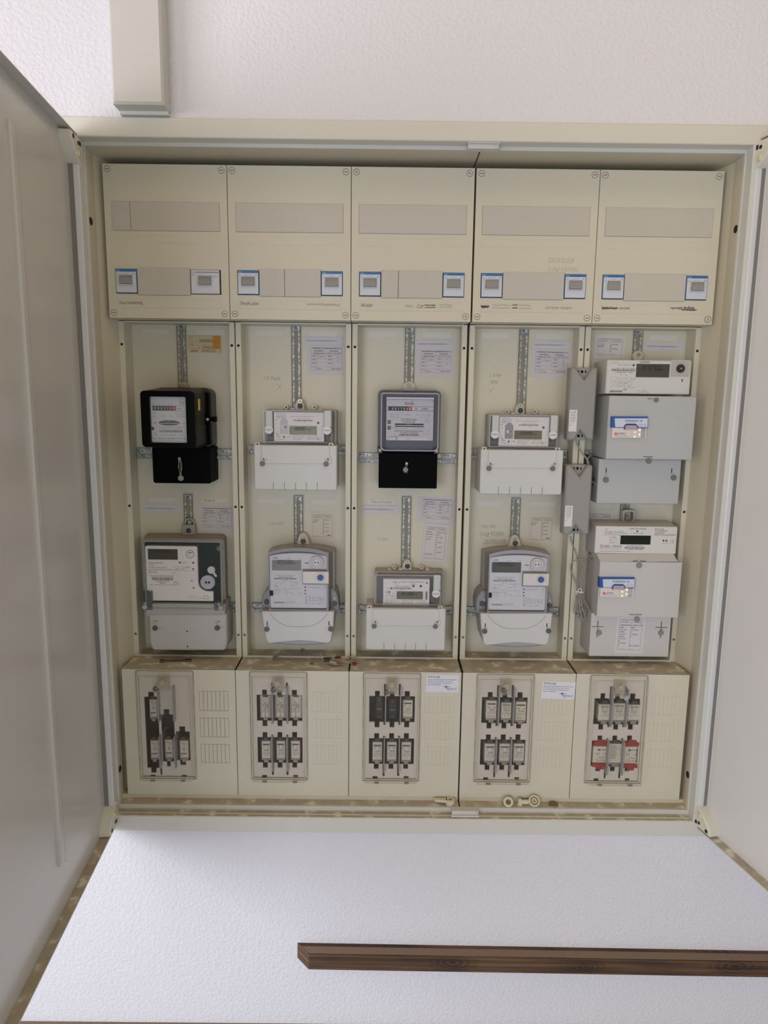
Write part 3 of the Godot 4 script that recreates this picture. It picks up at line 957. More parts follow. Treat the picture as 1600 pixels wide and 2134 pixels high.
func build_panels() -> void:
	var hole := cyl(0, 0, 0.0029, 0, 0.0004, 0, 14).mesh(dark)
	var hole_rim := G.new().ring(circ(0, 0, 0.0034, 16), circ(0, 0, 0.0028, 16), 0, 0.0006).mesh(cream2)
	var boss := G.new().ring(circ(0, 0, 0.0031, 16), circ(0, 0, 0.0025, 16), 0, 0.0005).mesh(cream2)
	var screw := cyl(0, 0, 0.0028, 0, 0.001, 0.0004, 14).mesh(mat(rgb(104, 96, 84), 0.4, 0.3))
	var pencil := rgb(150, 140, 118)
	for i in 5:
		var c: float = FIELD[i]
		var desc: String = ["with the two-coloured count card", "with a pencil cross beside its rail", "with a name on its lower strip", "with pencil lettering above its lower meter", "behind the two deep white meters"][i]
		var pan := thing("mounting_panel", "recessed cream panel of %s field from left, %s" % [ORD[i], desc], "mounting panel", Vector3(c, -0.7467, BACK), "meter mounting panels")
		var xl := c - 0.124
		var xr := c + 0.124
		if i == 2: xr -= 0.0015
		if i == 3: xl += 0.0015
		var bm: Material = cream2
		if i in [1, 2, 3]:
			var p := pic(0, 0, 248, 750, 600, rgb(210, 203, 182))
			match i:
				1:
					p.text(50, 120, 8, "2.H. Privata", pencil, "h", 38, 0.8)
					p.line(82, 128, 90, 142, 0.7, pencil)
					p.line(92, 127, 79, 143, 0.6, pencil)
					p.text(58, 448, 7, "2.Gas rechts", rgb(160, 150, 128), "h", 34, 0.8)
				2: p.text(54, 483, 9, "1.H. rechts", rgb(163, 153, 131), "h", 28, 0.9)
				3:
					p.text(52, 108, 8, "2. Ende", rgb(160, 150, 128), "h", 26, 0.8)
					p.text(55, 122, 8, "Ritta", pencil, "h", 17, 0.8)
					p.line(55, 134, 61, 145, 0.6, pencil)
					p.line(64, 132, 52, 142, 0.7, pencil)
					p.text(46, 450, 8, "links Sitter", rgb(158, 148, 126), "h", 34, 0.9)
					p.text(42, 468, 9, "3,0g VORN", rgb(148, 138, 114), "h", 56, 1.0)
					p.text(52, 487, 9, "ZEISSLER", rgb(148, 138, 114), "h", 52, 1.2)
			bm = p.mat(0.45)
		part(pan, "back_plate", bx(xl, -0.7495, xr, 0.0, BACK - 0.003, BACK), bm)
		for s in [-1.0, 1.0]:
			var a := xl if s < 0 else xr - 0.0118
			var po := part(pan, "side_post", bx(a, -0.7515, a + 0.0118, -0.0005, BACK, POST, 0.0008), cream2)
			var mx: float = c + s * (0.1181 if s < 0 else 0.1178)
			if i == 2 and s > 0: mx -= 0.0015
			if i == 3 and s < 0: mx += 0.0015
			for y in [-0.0495, -0.4]:
				var d := piece(po, "screw_hole", hole, Vector3(mx - c, y + 0.7467, POST - BACK))
				if y > -0.1: d.set_meta("label", "dark screw hole")
			piece(po, "screw", screw, Vector3(mx - c, -0.697 + 0.7467, POST - BACK))
			for y in [-0.0308, -0.7158]: piece(po, "knockout", boss, Vector3(mx - c, y + 0.7467, POST - BACK))
		part(pan, "top_edge", bx(xl + 0.0118, -0.0035, xr - 0.0118, -0.0005, BACK, POST + 0.0005), cream2)
		part(pan, "sill", bx(xl + 0.0118, -0.7515, xr - 0.0118, -0.7467, -0.0465, POST, 0.0006), cream2)
		part(pan, "dust_layer", bx(xl + 0.0118, -0.75, xr - 0.0118, -0.7485, BACK, -0.0465), dust)
		# blank label strips of the tray
		var lab := mat(rgb(217, 210, 198), 0.5)
		var up: Array = [[-0.0902, -0.0308, -0.0236, -0.0126], [0.031, 0.091, -0.0243, -0.0128]]
		if i == 4: up = [up[1]]
		for q in up: part(pan, "label_strip", bx(c + q[0], q[2], c + q[1], q[3], BACK, BACK + 0.0006), lab)
		var lo: Array = [[-0.089, -0.0297, -0.3972, -0.386], [0.0325, 0.0915, -0.3976, -0.387]]
		if i == 2: lo = [lo[0]]
		for k in lo.size():
			var q: Array = lo[k]
			var m: Material = lab
			if (i == 0 and k == 1) or (i == 2 and k == 0):
				var p := pic(0, 0, 60, 11, 360, rgb(217, 210, 198))
				if i == 0: p.text(3, 8, 5.5, "Zugang", rgb(110, 104, 96), "h", 25, 0.4)
				else: p.text(7, 8.5, 6.5, "Sportmeier", rgb(150, 142, 130), "h", 50, 0.5)
				m = p.mat(0.5)
			part(pan, "label_strip", bx(c + q[0], q[2], c + q[1], q[3], BACK, BACK + 0.0006), m)
		# slotted galvanised rails
		var vx: float = c + [-0.003, 0.0004, 0.0012, 0.0029, 0.005][i]
		var v2: float = c + [-0.0004, 0.0023, 0.0003, 0.001, 0.001][i]
		var z0 := BACK + 0.0002
		var z1 := BACK + 0.0025
		var up_end: float = [-0.16, -0.2, -0.16, -0.2, -0.1][i]
		var lo_end: float = [-0.46, -0.49, -0.56, -0.49, -0.44][i]
		for q in [[vx, -0.002, up_end], [v2, -0.3795, lo_end]]:
			var x: float = q[0]
			part(pan, "mounting_rail", G.new().ring(rr(x - 0.0088, q[2], x + 0.0088, q[1], 0.0008, 2), rr(x - 0.0038, q[2] + 0.006, x + 0.0038, q[1] - 0.0095, 0.0025, 2), z0, z1, 0.08), zinc)
			part(pan, "rail_screw", cyl(x, q[1] - 0.0045, 0.0022, z1, z1 + 0.0006, 0.0003, 12), lead)
			part(pan, "rail_recess", G.new().ring(rr(x - 0.0132, q[2] - 0.004, x + 0.0132, q[1] + 0.0035, 0.002, 2), rr(x - 0.0112, q[2] - 0.002, x + 0.0112, q[1] + 0.0015, 0.0015, 2), BACK, BACK + 0.0014, 0.3), cream2)
			part(pan, "rail_slot", bx(x - 0.0112, q[2], x + 0.0112, q[1] + 0.0015, BACK, BACK + 0.0002), mat(rgb(150, 140, 116), 0.7))
		var hu: Array = [[-0.2737, -0.2983], [-0.2635, -0.2845], [-0.2789, -0.301], [-0.2675, -0.2895], [-0.2675, -0.2895]][i]
		var hl: Array = [[-0.6329, -0.6553], [-0.6329, -0.655], [-0.6353, -0.658], [-0.6366, -0.6595], [-0.6366, -0.6595]][i]
		for q in [hu, hl]:
			var e := -0.1085 if i != 0 else -0.111
			var m: float = (q[0] + q[1]) * 0.5
			part(pan, "mounting_rail", G.new().ring(rr(c + e, q[1], c + 0.111, q[0], 0.001, 2), rr(c + e + 0.004, m - 0.0032, c + 0.107, m + 0.0032, 0.0025, 2), BACK + 0.001, BACK + 0.006, 0.08), zinc)
			for s in [-1.0, 1.0]:
				part(pan, "rail_bracket", bx(c + s * 0.1094 - 0.0006, m - 0.041, c + s * 0.1094 + 0.0006, m + 0.045, BACK, BACK + 0.0008), cream)

func local_poly(a: Array) -> PackedVector2Array:
	return PackedVector2Array(a)

var glass_dusty: StandardMaterial3D
func build_fuse_covers() -> void:
	glass_dusty = clear(rgb(196, 184, 164, 20), 0.1, 0.25)
	var rim_m := clear(rgb(196, 186, 168, 120), 0.2)
	var insul := mat(rgb(208, 198, 184), 0.5)
	var base_m := mat(rgb(22, 22, 25), 0.5)
	var bar_m := mat(rgb(152, 150, 150), 0.4)
	var knock := G.new().ring(circ(0, 0, 0.0024, 14), circ(0, 0, 0.0019, 14), 0, 0.0004).mesh(cream2)
	var z := 0.03
	# openings of the insulating plate, about the middle of the field
	var two := [[-0.0794, -0.8706, 0.0218, -0.8092], [-0.0669, -0.809, -0.0563, -0.7985], [-0.0339, -0.8086, -0.0236, -0.7993], [-0.0011, -0.8082, 0.0101, -0.7984],
		[-0.0672, -0.8823, -0.0565, -0.8716], [-0.0338, -0.8819, -0.0231, -0.8712], [-0.0011, -0.8815, 0.0099, -0.8709], [-0.0468, -0.8088, -0.0425, -0.7809], [-0.0142, -0.8085, -0.0097, -0.7805], [-0.0472, -0.8764, -0.0431, -0.8714], [-0.0138, -0.876, -0.0097, -0.871],
		[-0.0793, -0.9711, 0.0217, -0.9094], [-0.0675, -0.9092, -0.0569, -0.8987], [-0.0342, -0.9088, -0.0234, -0.8983], [-0.0013, -0.9084, 0.0097, -0.8979], [-0.0477, -0.909, -0.0439, -0.9046], [-0.0142, -0.9087, -0.01, -0.9042],
		[-0.0679, -0.9823, -0.0571, -0.9721], [-0.0348, -0.982, -0.0241, -0.9717], [-0.0016, -0.9816, 0.009, -0.9714], [-0.0479, -1.0009, -0.0435, -0.9719], [-0.0151, -1.0005, -0.0104, -0.9715], [-0.0703, -1.0053, -0.0594, -1.0023], [0.0002, -1.0045, 0.0108, -1.0015]]
	var one := [[-0.0787, -0.9867, -0.0483, -0.8167], [-0.0695, -0.8164, -0.057, -0.8063], [-0.0432, -0.9707, -0.014, -0.8578], [-0.0368, -0.8576, -0.0241, -0.8468], [-0.0114, -0.9677, 0.0195, -0.898], [-0.0035, -0.8977, 0.0097, -0.8873],
		[-0.0703, -0.9971, -0.0582, -0.987], [-0.0341, -0.9814, -0.0258, -0.9709], [-0.0041, -0.9779, 0.0088, -0.9679], [-0.0136, -0.8574, -0.0104, -0.791], [-0.0498, -1.0031, -0.0455, -0.9868], [-0.0718, -1.0079, -0.0611, -1.0044], [-0.0016, -1.0072, 0.0097, -1.004]]
	var bars2 := [[-0.0444, -0.8724, -0.0419, -0.7813], [-0.0119, -0.8721, -0.0086, -0.7849], [-0.0465, -0.9881, -0.0437, -0.905], [-0.0134, -0.9877, -0.0097, -0.9052]]
	var bars1 := [[-0.0453, -0.8708, -0.0432, -0.7969], [-0.0111, -0.8704, -0.0097, -0.7888], [-0.0459, -0.9827, -0.0447, -0.9047], [-0.0128, -0.9823, -0.0111, -0.9053]]
	var desc := ["four fuses in staircase cut-out", "three bulky fuses above slim ones", "sticker and two empty fuse carriers", "sticker and six slim fuses", "two red-ended fuses at bottom"]
	for i in 5:
		var c: float = FIELD[i]
		var xl := c - 0.1237
		var xr := c + 0.1248
		if i == 2: xr -= 0.002
		var cov := thing("fuse_cover", "cream lower cover of %s field from left, %s" % [ORD[i], desc[i]], "cover panel", Vector3(c, -1.0485, LOW), "lower fuse covers")
		var win := [c - 0.089, -1.0065, c + 0.0295, -0.765]
		part(cov, "cover_plate", G.new().plate(xl, -1.0485, xr, -0.7509, LOW - 0.003, LOW, [win]), cream2)
		part(cov, "cover_edge", bx(xl, -1.0485, xl + 0.003, -0.7509, -0.06, LOW - 0.003), cream2)
		part(cov, "cover_edge", bx(xr - 0.003, -1.0485, xr, -0.7509, -0.06, LOW - 0.003), cream2)
		part(cov, "top_ledge", bx(xl, -0.754, xr, -0.7509, -0.046, LOW - 0.0005), cream2)
		part(cov, "dust_layer", bx(xl + 0.001, -0.7509, xr - 0.001, -0.7503, -0.046, LOW - 0.0022), dust)
		# embossed ventilation fields
		for q in [[-0.8461, -0.8001], [-0.9083, -0.8633], [-0.97, -0.9254]]:
			if (i == 2 or i == 3) and q[0] > -0.85: q = [-0.8461, -0.8085]
			var g := G.new()
			g.ring(rr(c + 0.0448, q[0], c + 0.1085, q[1], 0.0003, 1), rr(c + 0.0453, q[0] + 0.0005, c + 0.108, q[1] - 0.0005, 0.0003, 1), LOW, LOW + 0.0005)
			for k in 6:
				var x := c + 0.0448 + 0.0637 * (k + 1) / 7.0
				g.box(x - 0.00045, q[0] + 0.001, x + 0.00045, q[1] - 0.0005, LOW, LOW + (0.0008 if i > 0 else 0.0005))
			part(cov, "vent_field", g, cream2 if i > 0 else mat(rgb(150, 138, 114), 0.6))
			for x in [0.055, 0.0985]:
				if (i == 2 or i == 3) and q[1] > -0.82: continue
				piece(cov, "knockout", knock, Vector3(x, q[1] + 0.0055 + 1.0485, 0))
		# fuse base, insulating plate with its cut-outs, phase barriers
		part(cov, "fuse_base", bx(c - 0.088, -1.006, c + 0.0285, -0.766, -0.022, -0.012), base_m)
		part(cov, "insulating_plate", G.new().plate(c - 0.0888, -1.006, c + 0.0292, -0.7655, 0.0265, 0.03, (one if i == 0 else two).map(func(r): return [c + r[0], r[1] - (0.0012 if r[3] - r[1] < 0.012 else 0.0), c + r[2], r[3] + (0.0012 if r[3] - r[1] < 0.012 else 0.0)])), insul)
		for r in (bars1 if i == 0 else bars2):
			var m: float = c + (r[0] + r[2]) * 0.5
			var a: float = r[1]
			var b: float = r[3]
			part(cov, "phase_barrier", G.new().add(G.new().prism(rr(-0.046, a, 0.01, b, 0.006), -0.0011, 0.0011), Transform3D(Basis(Vector3.UP, -PI / 2), Vector3(m, 0, 0.034))), bar_m)
		# clear box over the fuses
		var x0 := c - 0.0916
		var x1 := c + 0.032
		var y0 := -1.0085
		var y1 := -0.7545
		var zt := LOW + 0.019
		var d := 0.004
		var w := G.new()
		var lo := [Vector3(x0, y0, LOW), Vector3(x1, y0, LOW), Vector3(x1, y1, LOW), Vector3(x0, y1, LOW)]
		var hi := [Vector3(x0 + d, y0 + d, zt), Vector3(x1 - d, y0 + d, zt), Vector3(x1 - d, y1 - d, zt), Vector3(x0 + d, y1 - d, zt)]
		w.loft([lo, hi], false)
		w.quad(hi[0], hi[1], hi[2], hi[3])
		part(cov, "clear_window", w, glass_dusty)
		var e := G.new()
		e.ring(rr(x0 - 0.0022, y0 - 0.002, x1 + 0.0022, y1 + 0.0018, 0.004), rr(x0, y0, x1, y1, 0.003), LOW, LOW + 0.0018)
		part(cov, "window_rim", e, rim_m)
		var e2 := G.new().ring(rr(x0 + d - 0.0005, y0 + d - 0.0005, x1 - d + 0.0005, y1 - d + 0.0005, 0.002), rr(x0 + d + 0.0006, y0 + d + 0.0006, x1 - d - 0.0006, y1 - d - 0.0006, 0.002), zt - 0.0012, zt + 0.0003)
		part(cov, "window_edge", e2, rim_m)
		for s in [-0.0615, 0.006]: part(cov, "window_catch", bx(c + s - 0.005, y0 + 0.0006, c + s + 0.005, y0 + 0.003, LOW + 0.012, LOW + 0.0165, 0.0004), mat(rgb(84, 76, 66), 0.6))
		var scx := c - 0.0302
		var boss := part(cov, "screw_boss", bx(scx - 0.0115, -0.796, scx + 0.0115, -0.7625, LOW - 0.002, zt - 0.002, 0.002), clear(rgb(200, 188, 164, 60), 0.25))
		part(boss, "screw", cyl(scx, -0.7745, 0.0065, zt - 0.006, zt + 0.001, 0.001), mat(rgb(176, 164, 140), 0.5))
		# lead seal on its wire
		var off: Array = [[-0.014, -0.013], [-0.0075, -0.0125], [-0.012, -0.0155], [-0.0065, -0.0075], [0.011, -0.0225]][i]
		var sp := Vector3(scx + off[0], -0.7745 + off[1], zt + 0.0022)
		var seal := part(cov, "seal", cyl(sp.x, sp.y, 0.0058, zt + 0.0004, zt + 0.0034, 0.0008), lead if i != 4 else mat(rgb(170, 172, 178), 0.4, 0.3))
		part(seal, "seal_wire", G.new().tube(curve([Vector3(scx + 0.003, -0.7745 + 0.009, zt + 0.001), Vector3(scx + 0.001, -0.7745, zt + 0.0025), sp + Vector3(0.004, 0.004, 0.0015), sp]), 0.00045, 5), wire_mat)
		part(seal, "seal_wire", G.new().tube(curve([Vector3(scx + 0.0015, -0.7745 + 0.006, zt + 0.001), Vector3(scx - 0.0025, -0.7745 - 0.003, zt + 0.003), sp + Vector3(0.002, 0.001, 0.001), sp + Vector3(0.001, -0.011, 0)]), 0.0004, 5), wire_mat)

func fuse_print(kind: String) -> StandardMaterial3D:
	var bg := rgb(205, 196, 178)
	var ink := rgb(58, 50, 44)
	var p := pic(0, 0, 100, 220, 150, bg)
	match kind:
		"slim":
			p.rect(12, 34, 88, 50, ink)
			p.greek(14, 56, 86, 64, ink)
			for y in [72.0, 84.0]:
				p.greek(16, y, 40, y + 8, ink)
				p.greek(62, y, 86, y + 8, ink)
			p.disc(50, 80, 9, rgb(225, 220, 205))
			p.text(26, 122, 20, "35A", ink, "b", 54)
			for y in [132.0, 142.0, 154.0, 164.0]: p.greek(14, y, 86, y + 6, ink)
			p.greek(30, 182, 66, 190, ink)
		"slim32":
			p.rect(12, 34, 88, 50, ink)
			for y in [72.0, 84.0]:
				p.greek(16, y, 40, y + 8, ink)
				p.greek(62, y, 86, y + 8, ink)
			p.text(26, 122, 20, "32A", ink, "b", 54)
			for y in [132.0, 142.0, 154.0]: p.greek(14, y, 86, y + 6, ink)
			p.text(10, 200, 22, "CE", ink, "s", 30)
			p.greek(46, 182, 90, 200, rgb(120, 110, 98))
		"bulky":
			p.greek(20, 30, 80, 38, ink)
			for y in [46.0, 62.0, 78.0, 94.0, 112.0, 130.0, 146.0]: p.greek(12, y, 88, y + 10, rgb(96, 86, 76), 0.9)
			p.rect(44, 60, 56, 180, rgb(166, 154, 138))
			p.frame(10, 88, 90, 122, 2, ink)
			p.text(64, 116, 16, "A", ink, "b", 14)
			p.disc(50, 192, 6, ink)
		"striped":
			p.greek(14, 12, 60, 20, ink)
			p.greek(14, 30, 86, 40, rgb(110, 70, 60))
			p.greek(18, 44, 86, 52, ink)
			p.text(36, 80, 16, "35A", ink, "s", 34)
			p.disc(50, 104, 9, ink)
			p.greek(12, 98, 28, 108, rgb(150, 60, 50))
			p.greek(72, 98, 88, 108, rgb(150, 60, 50))
			p.greek(40, 122, 66, 130, ink)
			p.rect(12, 156, 82, 168, ink)
			p.greek(12, 174, 60, 182, ink)
			p.greek(12, 190, 36, 196, ink)
		"middle":
			p.greek(20, 14, 80, 22, ink)
			p.rect(14, 30, 88, 40, ink)
			for y in [50.0, 62.0, 74.0]: p.greek(22, y, 80, y + 7, ink)
			p.text(22, 112, 22, "35A", ink, "b", 58)
			p.greek(36, 122, 66, 130, ink)
			for y in [140.0, 152.0]: p.greek(20, y, 84, y + 6, ink)
			p.greek(24, 172, 60, 178, ink)
		"red":
			p.line(20, 40, 36, 24, 3, ink)
			p.im.fill(bg)
			for k in 20: p.rect(38 - 14 + absf(k - 10) * 1.4, 30 + k * 1.6, 38 + 14 - absf(k - 10) * 1.4, 32 + k * 1.6, rgb(90, 84, 80))
			p.rect(56, 40, 92, 52, rgb(120, 110, 100))
			for y in [86.0, 104.0]:
				p.greek(14, y, 40, y + 9, ink)
				p.greek(62, y, 90, y + 9, ink)
			p.text(34, 158, 22, "25A", ink, "s", 46)
			for y in [168.0, 186.0]: p.greek(14, y, 90, y + 10, ink)
		"upright":
			for x in [14.0, 24.0, 34.0, 44.0]:
				for k in 14: p.rect(x + (k % 3), 20 + k * 11, x + 6, 27 + k * 11, rgb(110, 100, 88))
			p.frame(54, 30, 84, 130, 2, rgb(110, 100, 88))
			p.text(60, 66, 18, "A", ink, "s", 16)
	return p.mat(0.5)

func build_fuses() -> void:
	var prints := {}
	for k in ["slim", "slim32", "bulky", "striped", "middle", "red", "upright"]: prints[k] = fuse_print(k)
	var metal := mat(rgb(74, 70, 66), 0.4, 0.5)
	var tin := mat(rgb(150, 145, 138), 0.35, 0.5)
	var redm := mat(rgb(146, 32, 30), 0.5)
	var coal := mat(rgb(30, 30, 34), 0.45)
	var pos := ["left", "middle", "right"]
	var list := [
		[0, "striped", -0.5677, -0.8688, -0.5511, -0.8195, "single fuse at the top of the first lower cover"],
		[0, "striped", -0.5696, -0.9664, -0.5516, -0.9167, "leftmost fuse at the bottom of the first lower cover"],
		[0, "striped", -0.5371, -0.965, -0.5191, -0.9143, "middle fuse at the bottom of the first lower cover"],
		[0, "striped", -0.5041, -0.9657, -0.4851, -0.916, "rightmost fuse at the bottom of the first lower cover"],
		[1, "bulky", -0.3223, -0.8659, -0.2983, -0.8126, ""], [1, "bulky", -0.2895, -0.8655, -0.2647, -0.8122, ""], [1, "bulky", -0.2566, -0.8652, -0.2295, -0.8118, ""],
		[1, "slim", -0.3204, -0.9651, -0.2997, -0.9151, ""], [1, "slim", -0.2871, -0.9647, -0.267, -0.9147, ""], [1, "slim", -0.2545, -0.9643, -0.2343, -0.9143, ""],
		[2, "carrier", -0.067, -0.8691, -0.0466, -0.811, ""], [2, "carrier", -0.0386, -0.8688, -0.0159, -0.8155, ""], [2, "slim", -0.0048, -0.8619, 0.0172, -0.8147, ""],
		[2, "slim", -0.0713, -0.9659, -0.0495, -0.9148, ""], [2, "slim", -0.0392, -0.9655, -0.017, -0.9144, ""], [2, "slim", -0.0065, -0.9659, 0.0155, -0.9141, ""],
		[3, "slim32", 0.1804, -0.8636, 0.2042, -0.8134, ""], [3, "middle", 0.2137, -0.8632, 0.2371, -0.8183, ""], [3, "slim32", 0.2455, -0.8671, 0.2698, -0.8151, ""],
		[3, "slim", 0.1807, -0.9658, 0.2044, -0.9159, ""], [3, "slim", 0.2138, -0.9654, 0.2376, -0.9155, ""], [3, "slim", 0.2457, -0.965, 0.2701, -0.9151, ""],
		[4, "middle", 0.4312, -0.8646, 0.4562, -0.8201, ""], [4, "middle", 0.4625, -0.8649, 0.4901, -0.8169, ""], [4, "middle", 0.4964, -0.8638, 0.5226, -0.8201, ""],
		[4, "red", 0.4247, -0.9736, 0.4596, -0.9126, ""], [4, "upright", 0.4596, -0.9674, 0.4906, -0.9127, ""], [4, "red", 0.4941, -0.9752, 0.5269, -0.9123, ""]]
	var row := 0
	var kinds := {"bulky": "bulky pale fuse", "slim": "slim pale fuse marked in black", "slim32": "slim pale fuse with a CE mark", "striped": "pale fuse with small red marks", "middle": "pale fuse with dark upper band", "red": "pale fuse with red end plates", "upright": "pale fuse with upright print", "carrier": "empty black fuse carrier"}
	for i in list.size():
		# each row: field, kind, x0, y0, x1, y1, label
		var r: Array = list[i]
		var x0: float = r[2]
		var y0: float = r[3]
		var x1: float = r[4]
		var y1: float = r[5]
		var kind: String = r[1]
		var k := (i - 4) % 3
		var upper := ((i - 4) / 3) % 2 == 0
		var label: String = r[6]
		if label == "": label = "%s, %s of %s row in the %s lower cover" % [kinds[kind], pos[k], "upper" if upper else "lower", ORD[r[0]]]
		else: label = "pale " + label
		var m := Vector3((x0 + x1) / 2, y0, 0.03)
		var hw := (x1 - x0) / 2
		var h := y1 - y0
		var fu := thing("fuse", label, "fuse", m, "fuses behind the clear windows")
		if kind == "carrier":
			bit(fu, "carrier_body", bx(-hw, 0, hw, h, -0.04, -0.012, 0.003), coal)
			bit(fu, "contact", bx(-hw * 0.5, h * 0.72, hw * 0.5, h * 0.95, -0.012, -0.004, 0.002), mat(rgb(66, 62, 62), 0.4) if k == 0 else mat(rgb(74, 30, 30), 0.5))
			bit(fu, "contact", bx(-hw * 0.6, h * 0.06, hw * 0.6, h * 0.2, -0.012, -0.006, 0.002), mat(rgb(52, 52, 56), 0.4))
			bit(fu, "pull_bar", bx(-hw * 0.5, h * 0.42, hw * 0.5, h * 0.45, -0.012, -0.009), tin)
			continue
		var capm: Material = redm if kind == "red" else metal
		var ch := h * (0.17 if kind == "red" else 0.07)
		var bh := h - 2 * ch if kind != "bulky" else h
		var by := ch if kind != "bulky" else 0.0
		bit(fu, "ceramic_body", bx(-hw, by, hw, by + bh, -0.034, 0.0, 0.0016 if kind != "bulky" else 0.005), prints[kind])
		if kind != "bulky":
			for s in [0, 1]:
				var a := 0.0 if s == 0 else h - ch
				var cap := bit(fu, "end_plate", bx(-hw * 1.02, a, hw * 1.02, a + ch, -0.034, 0.0006, 0.0008), capm if s == 1 or kind == "red" else tin)
				bit(cap, "grip_lug", bx(-hw * 0.5, a - 0.005 if s == 0 else a + ch * 0.2, hw * 0.5, a + ch * 0.7 if s == 0 else a + ch + 0.0055, -0.004, 0.0014, 0.0006), capm if s == 1 or kind == "red" else tin)
		else:
			bit(fu, "grip_lug", bx(-hw * 0.42, -0.004, hw * 0.42, 0.003, -0.012, -0.001, 0.001), tin)
			bit(fu, "grip_lug", bx(-hw * 0.42, h - 0.003, hw * 0.42, h + 0.004, -0.012, -0.001, 0.001), metal)

func ring3(p: PackedVector2Array, z: float) -> Array:
	var o := []
	for q in G.ccw(p): o.append(Vector3(q.x, q.y, z))
	return o
func hull(a: PackedVector2Array, za: float, b: PackedVector2Array, zb: float, face := true) -> G:
	# side walls from outline a to outline b, closed in front
	var g := G.new().loft([ring3(a, za), ring3(b, zb)], false)
	if face:
		var lo := b[0]
		var hi := b[0]
		for q in b:
			lo = lo.min(q)
			hi = hi.max(q)
		g.face(G.ccw(b), zb, lo, hi - lo, true)
	return g
func arch(x0: float, y0: float, x1: float, ys: float, ym: float, r := 0.004, seg := 14) -> PackedVector2Array:
	# straight sides and bottom, a shallow arc on top
	var p := PackedVector2Array()
	for i in 4:
		var a := PI + PI / 2 * i / 3.0
		p.append(Vector2(x0 + r + cos(a) * r, y0 + r + sin(a) * r))
	for i in 4:
		var a := -PI / 2 + PI / 2 * i / 3.0
		p.append(Vector2(x1 - r + cos(a) * r, y0 + r + sin(a) * r))
	for i in seg + 1:
		var f := float(i) / seg
		var x := lerpf(x1, x0, f)
		p.append(Vector2(x, ys + (ym - ys) * (1.0 - pow(absf(2 * f - 1), 2.2))))
	return p
func seal(th: Node3D, at: Vector3, disc: Vector3, r: float, m: Material, tails := []) -> void:
	var s := part(th, "seal", cyl(disc.x, disc.y, r, disc.z, disc.z + 0.0028, 0.0007, 18), m)
	var d := disc + Vector3(0, 0, 0.001)
	part(s, "seal_wire", G.new().tube(curve([at + Vector3(0.001, 0.001, 0.0005), at.lerp(d, 0.4) + Vector3(0.002, 0, 0.0015), d + Vector3(0.0012, r * 0.8, 0)]), 0.00042, 5), wire_mat)
	part(s, "seal_wire", G.new().tube(curve([at + Vector3(-0.001, 0, 0.0005), at.lerp(d, 0.45) + Vector3(-0.002, 0, 0.001), d + Vector3(-0.0012, r * 0.8, 0)]), 0.00042, 5), wire_mat)
	for q in tails: part(s, "seal_wire", G.new().tube(curve([d, d.lerp(q, 0.5) + Vector3(0.001, 0, 0.001), q]), 0.0004, 5), wire_mat)
func bolt(th: Node3D, x: float, y: float, r: float, z: float) -> void:
	var b := part(th, "screw", cyl(x, y, r, z, z + 0.0022, 0.0008, 18), mat(rgb(186, 178, 150), 0.35, 0.6))
	part(b, "screw_slot", cyl(x, y, r * 0.45, z + 0.0022, z + 0.0034, 0.0006, 12), mat(rgb(150, 140, 116), 0.4, 0.5))

func lcd_mat(d: Pic) -> StandardMaterial3D:
	var q := d.mat(0.45)
	q.metallic_specular = 0.15
	return q

const INK := Color(0.2, 0.18, 0.18)
const SOFT := Color(0.5, 0.48, 0.47)

func build_meters() -> void:
	ferraris_black()
	ferraris_grey()
	easy_meters()
	emh_meter()
	arched_meters()
	deep_meter()
	deep_white_meter()

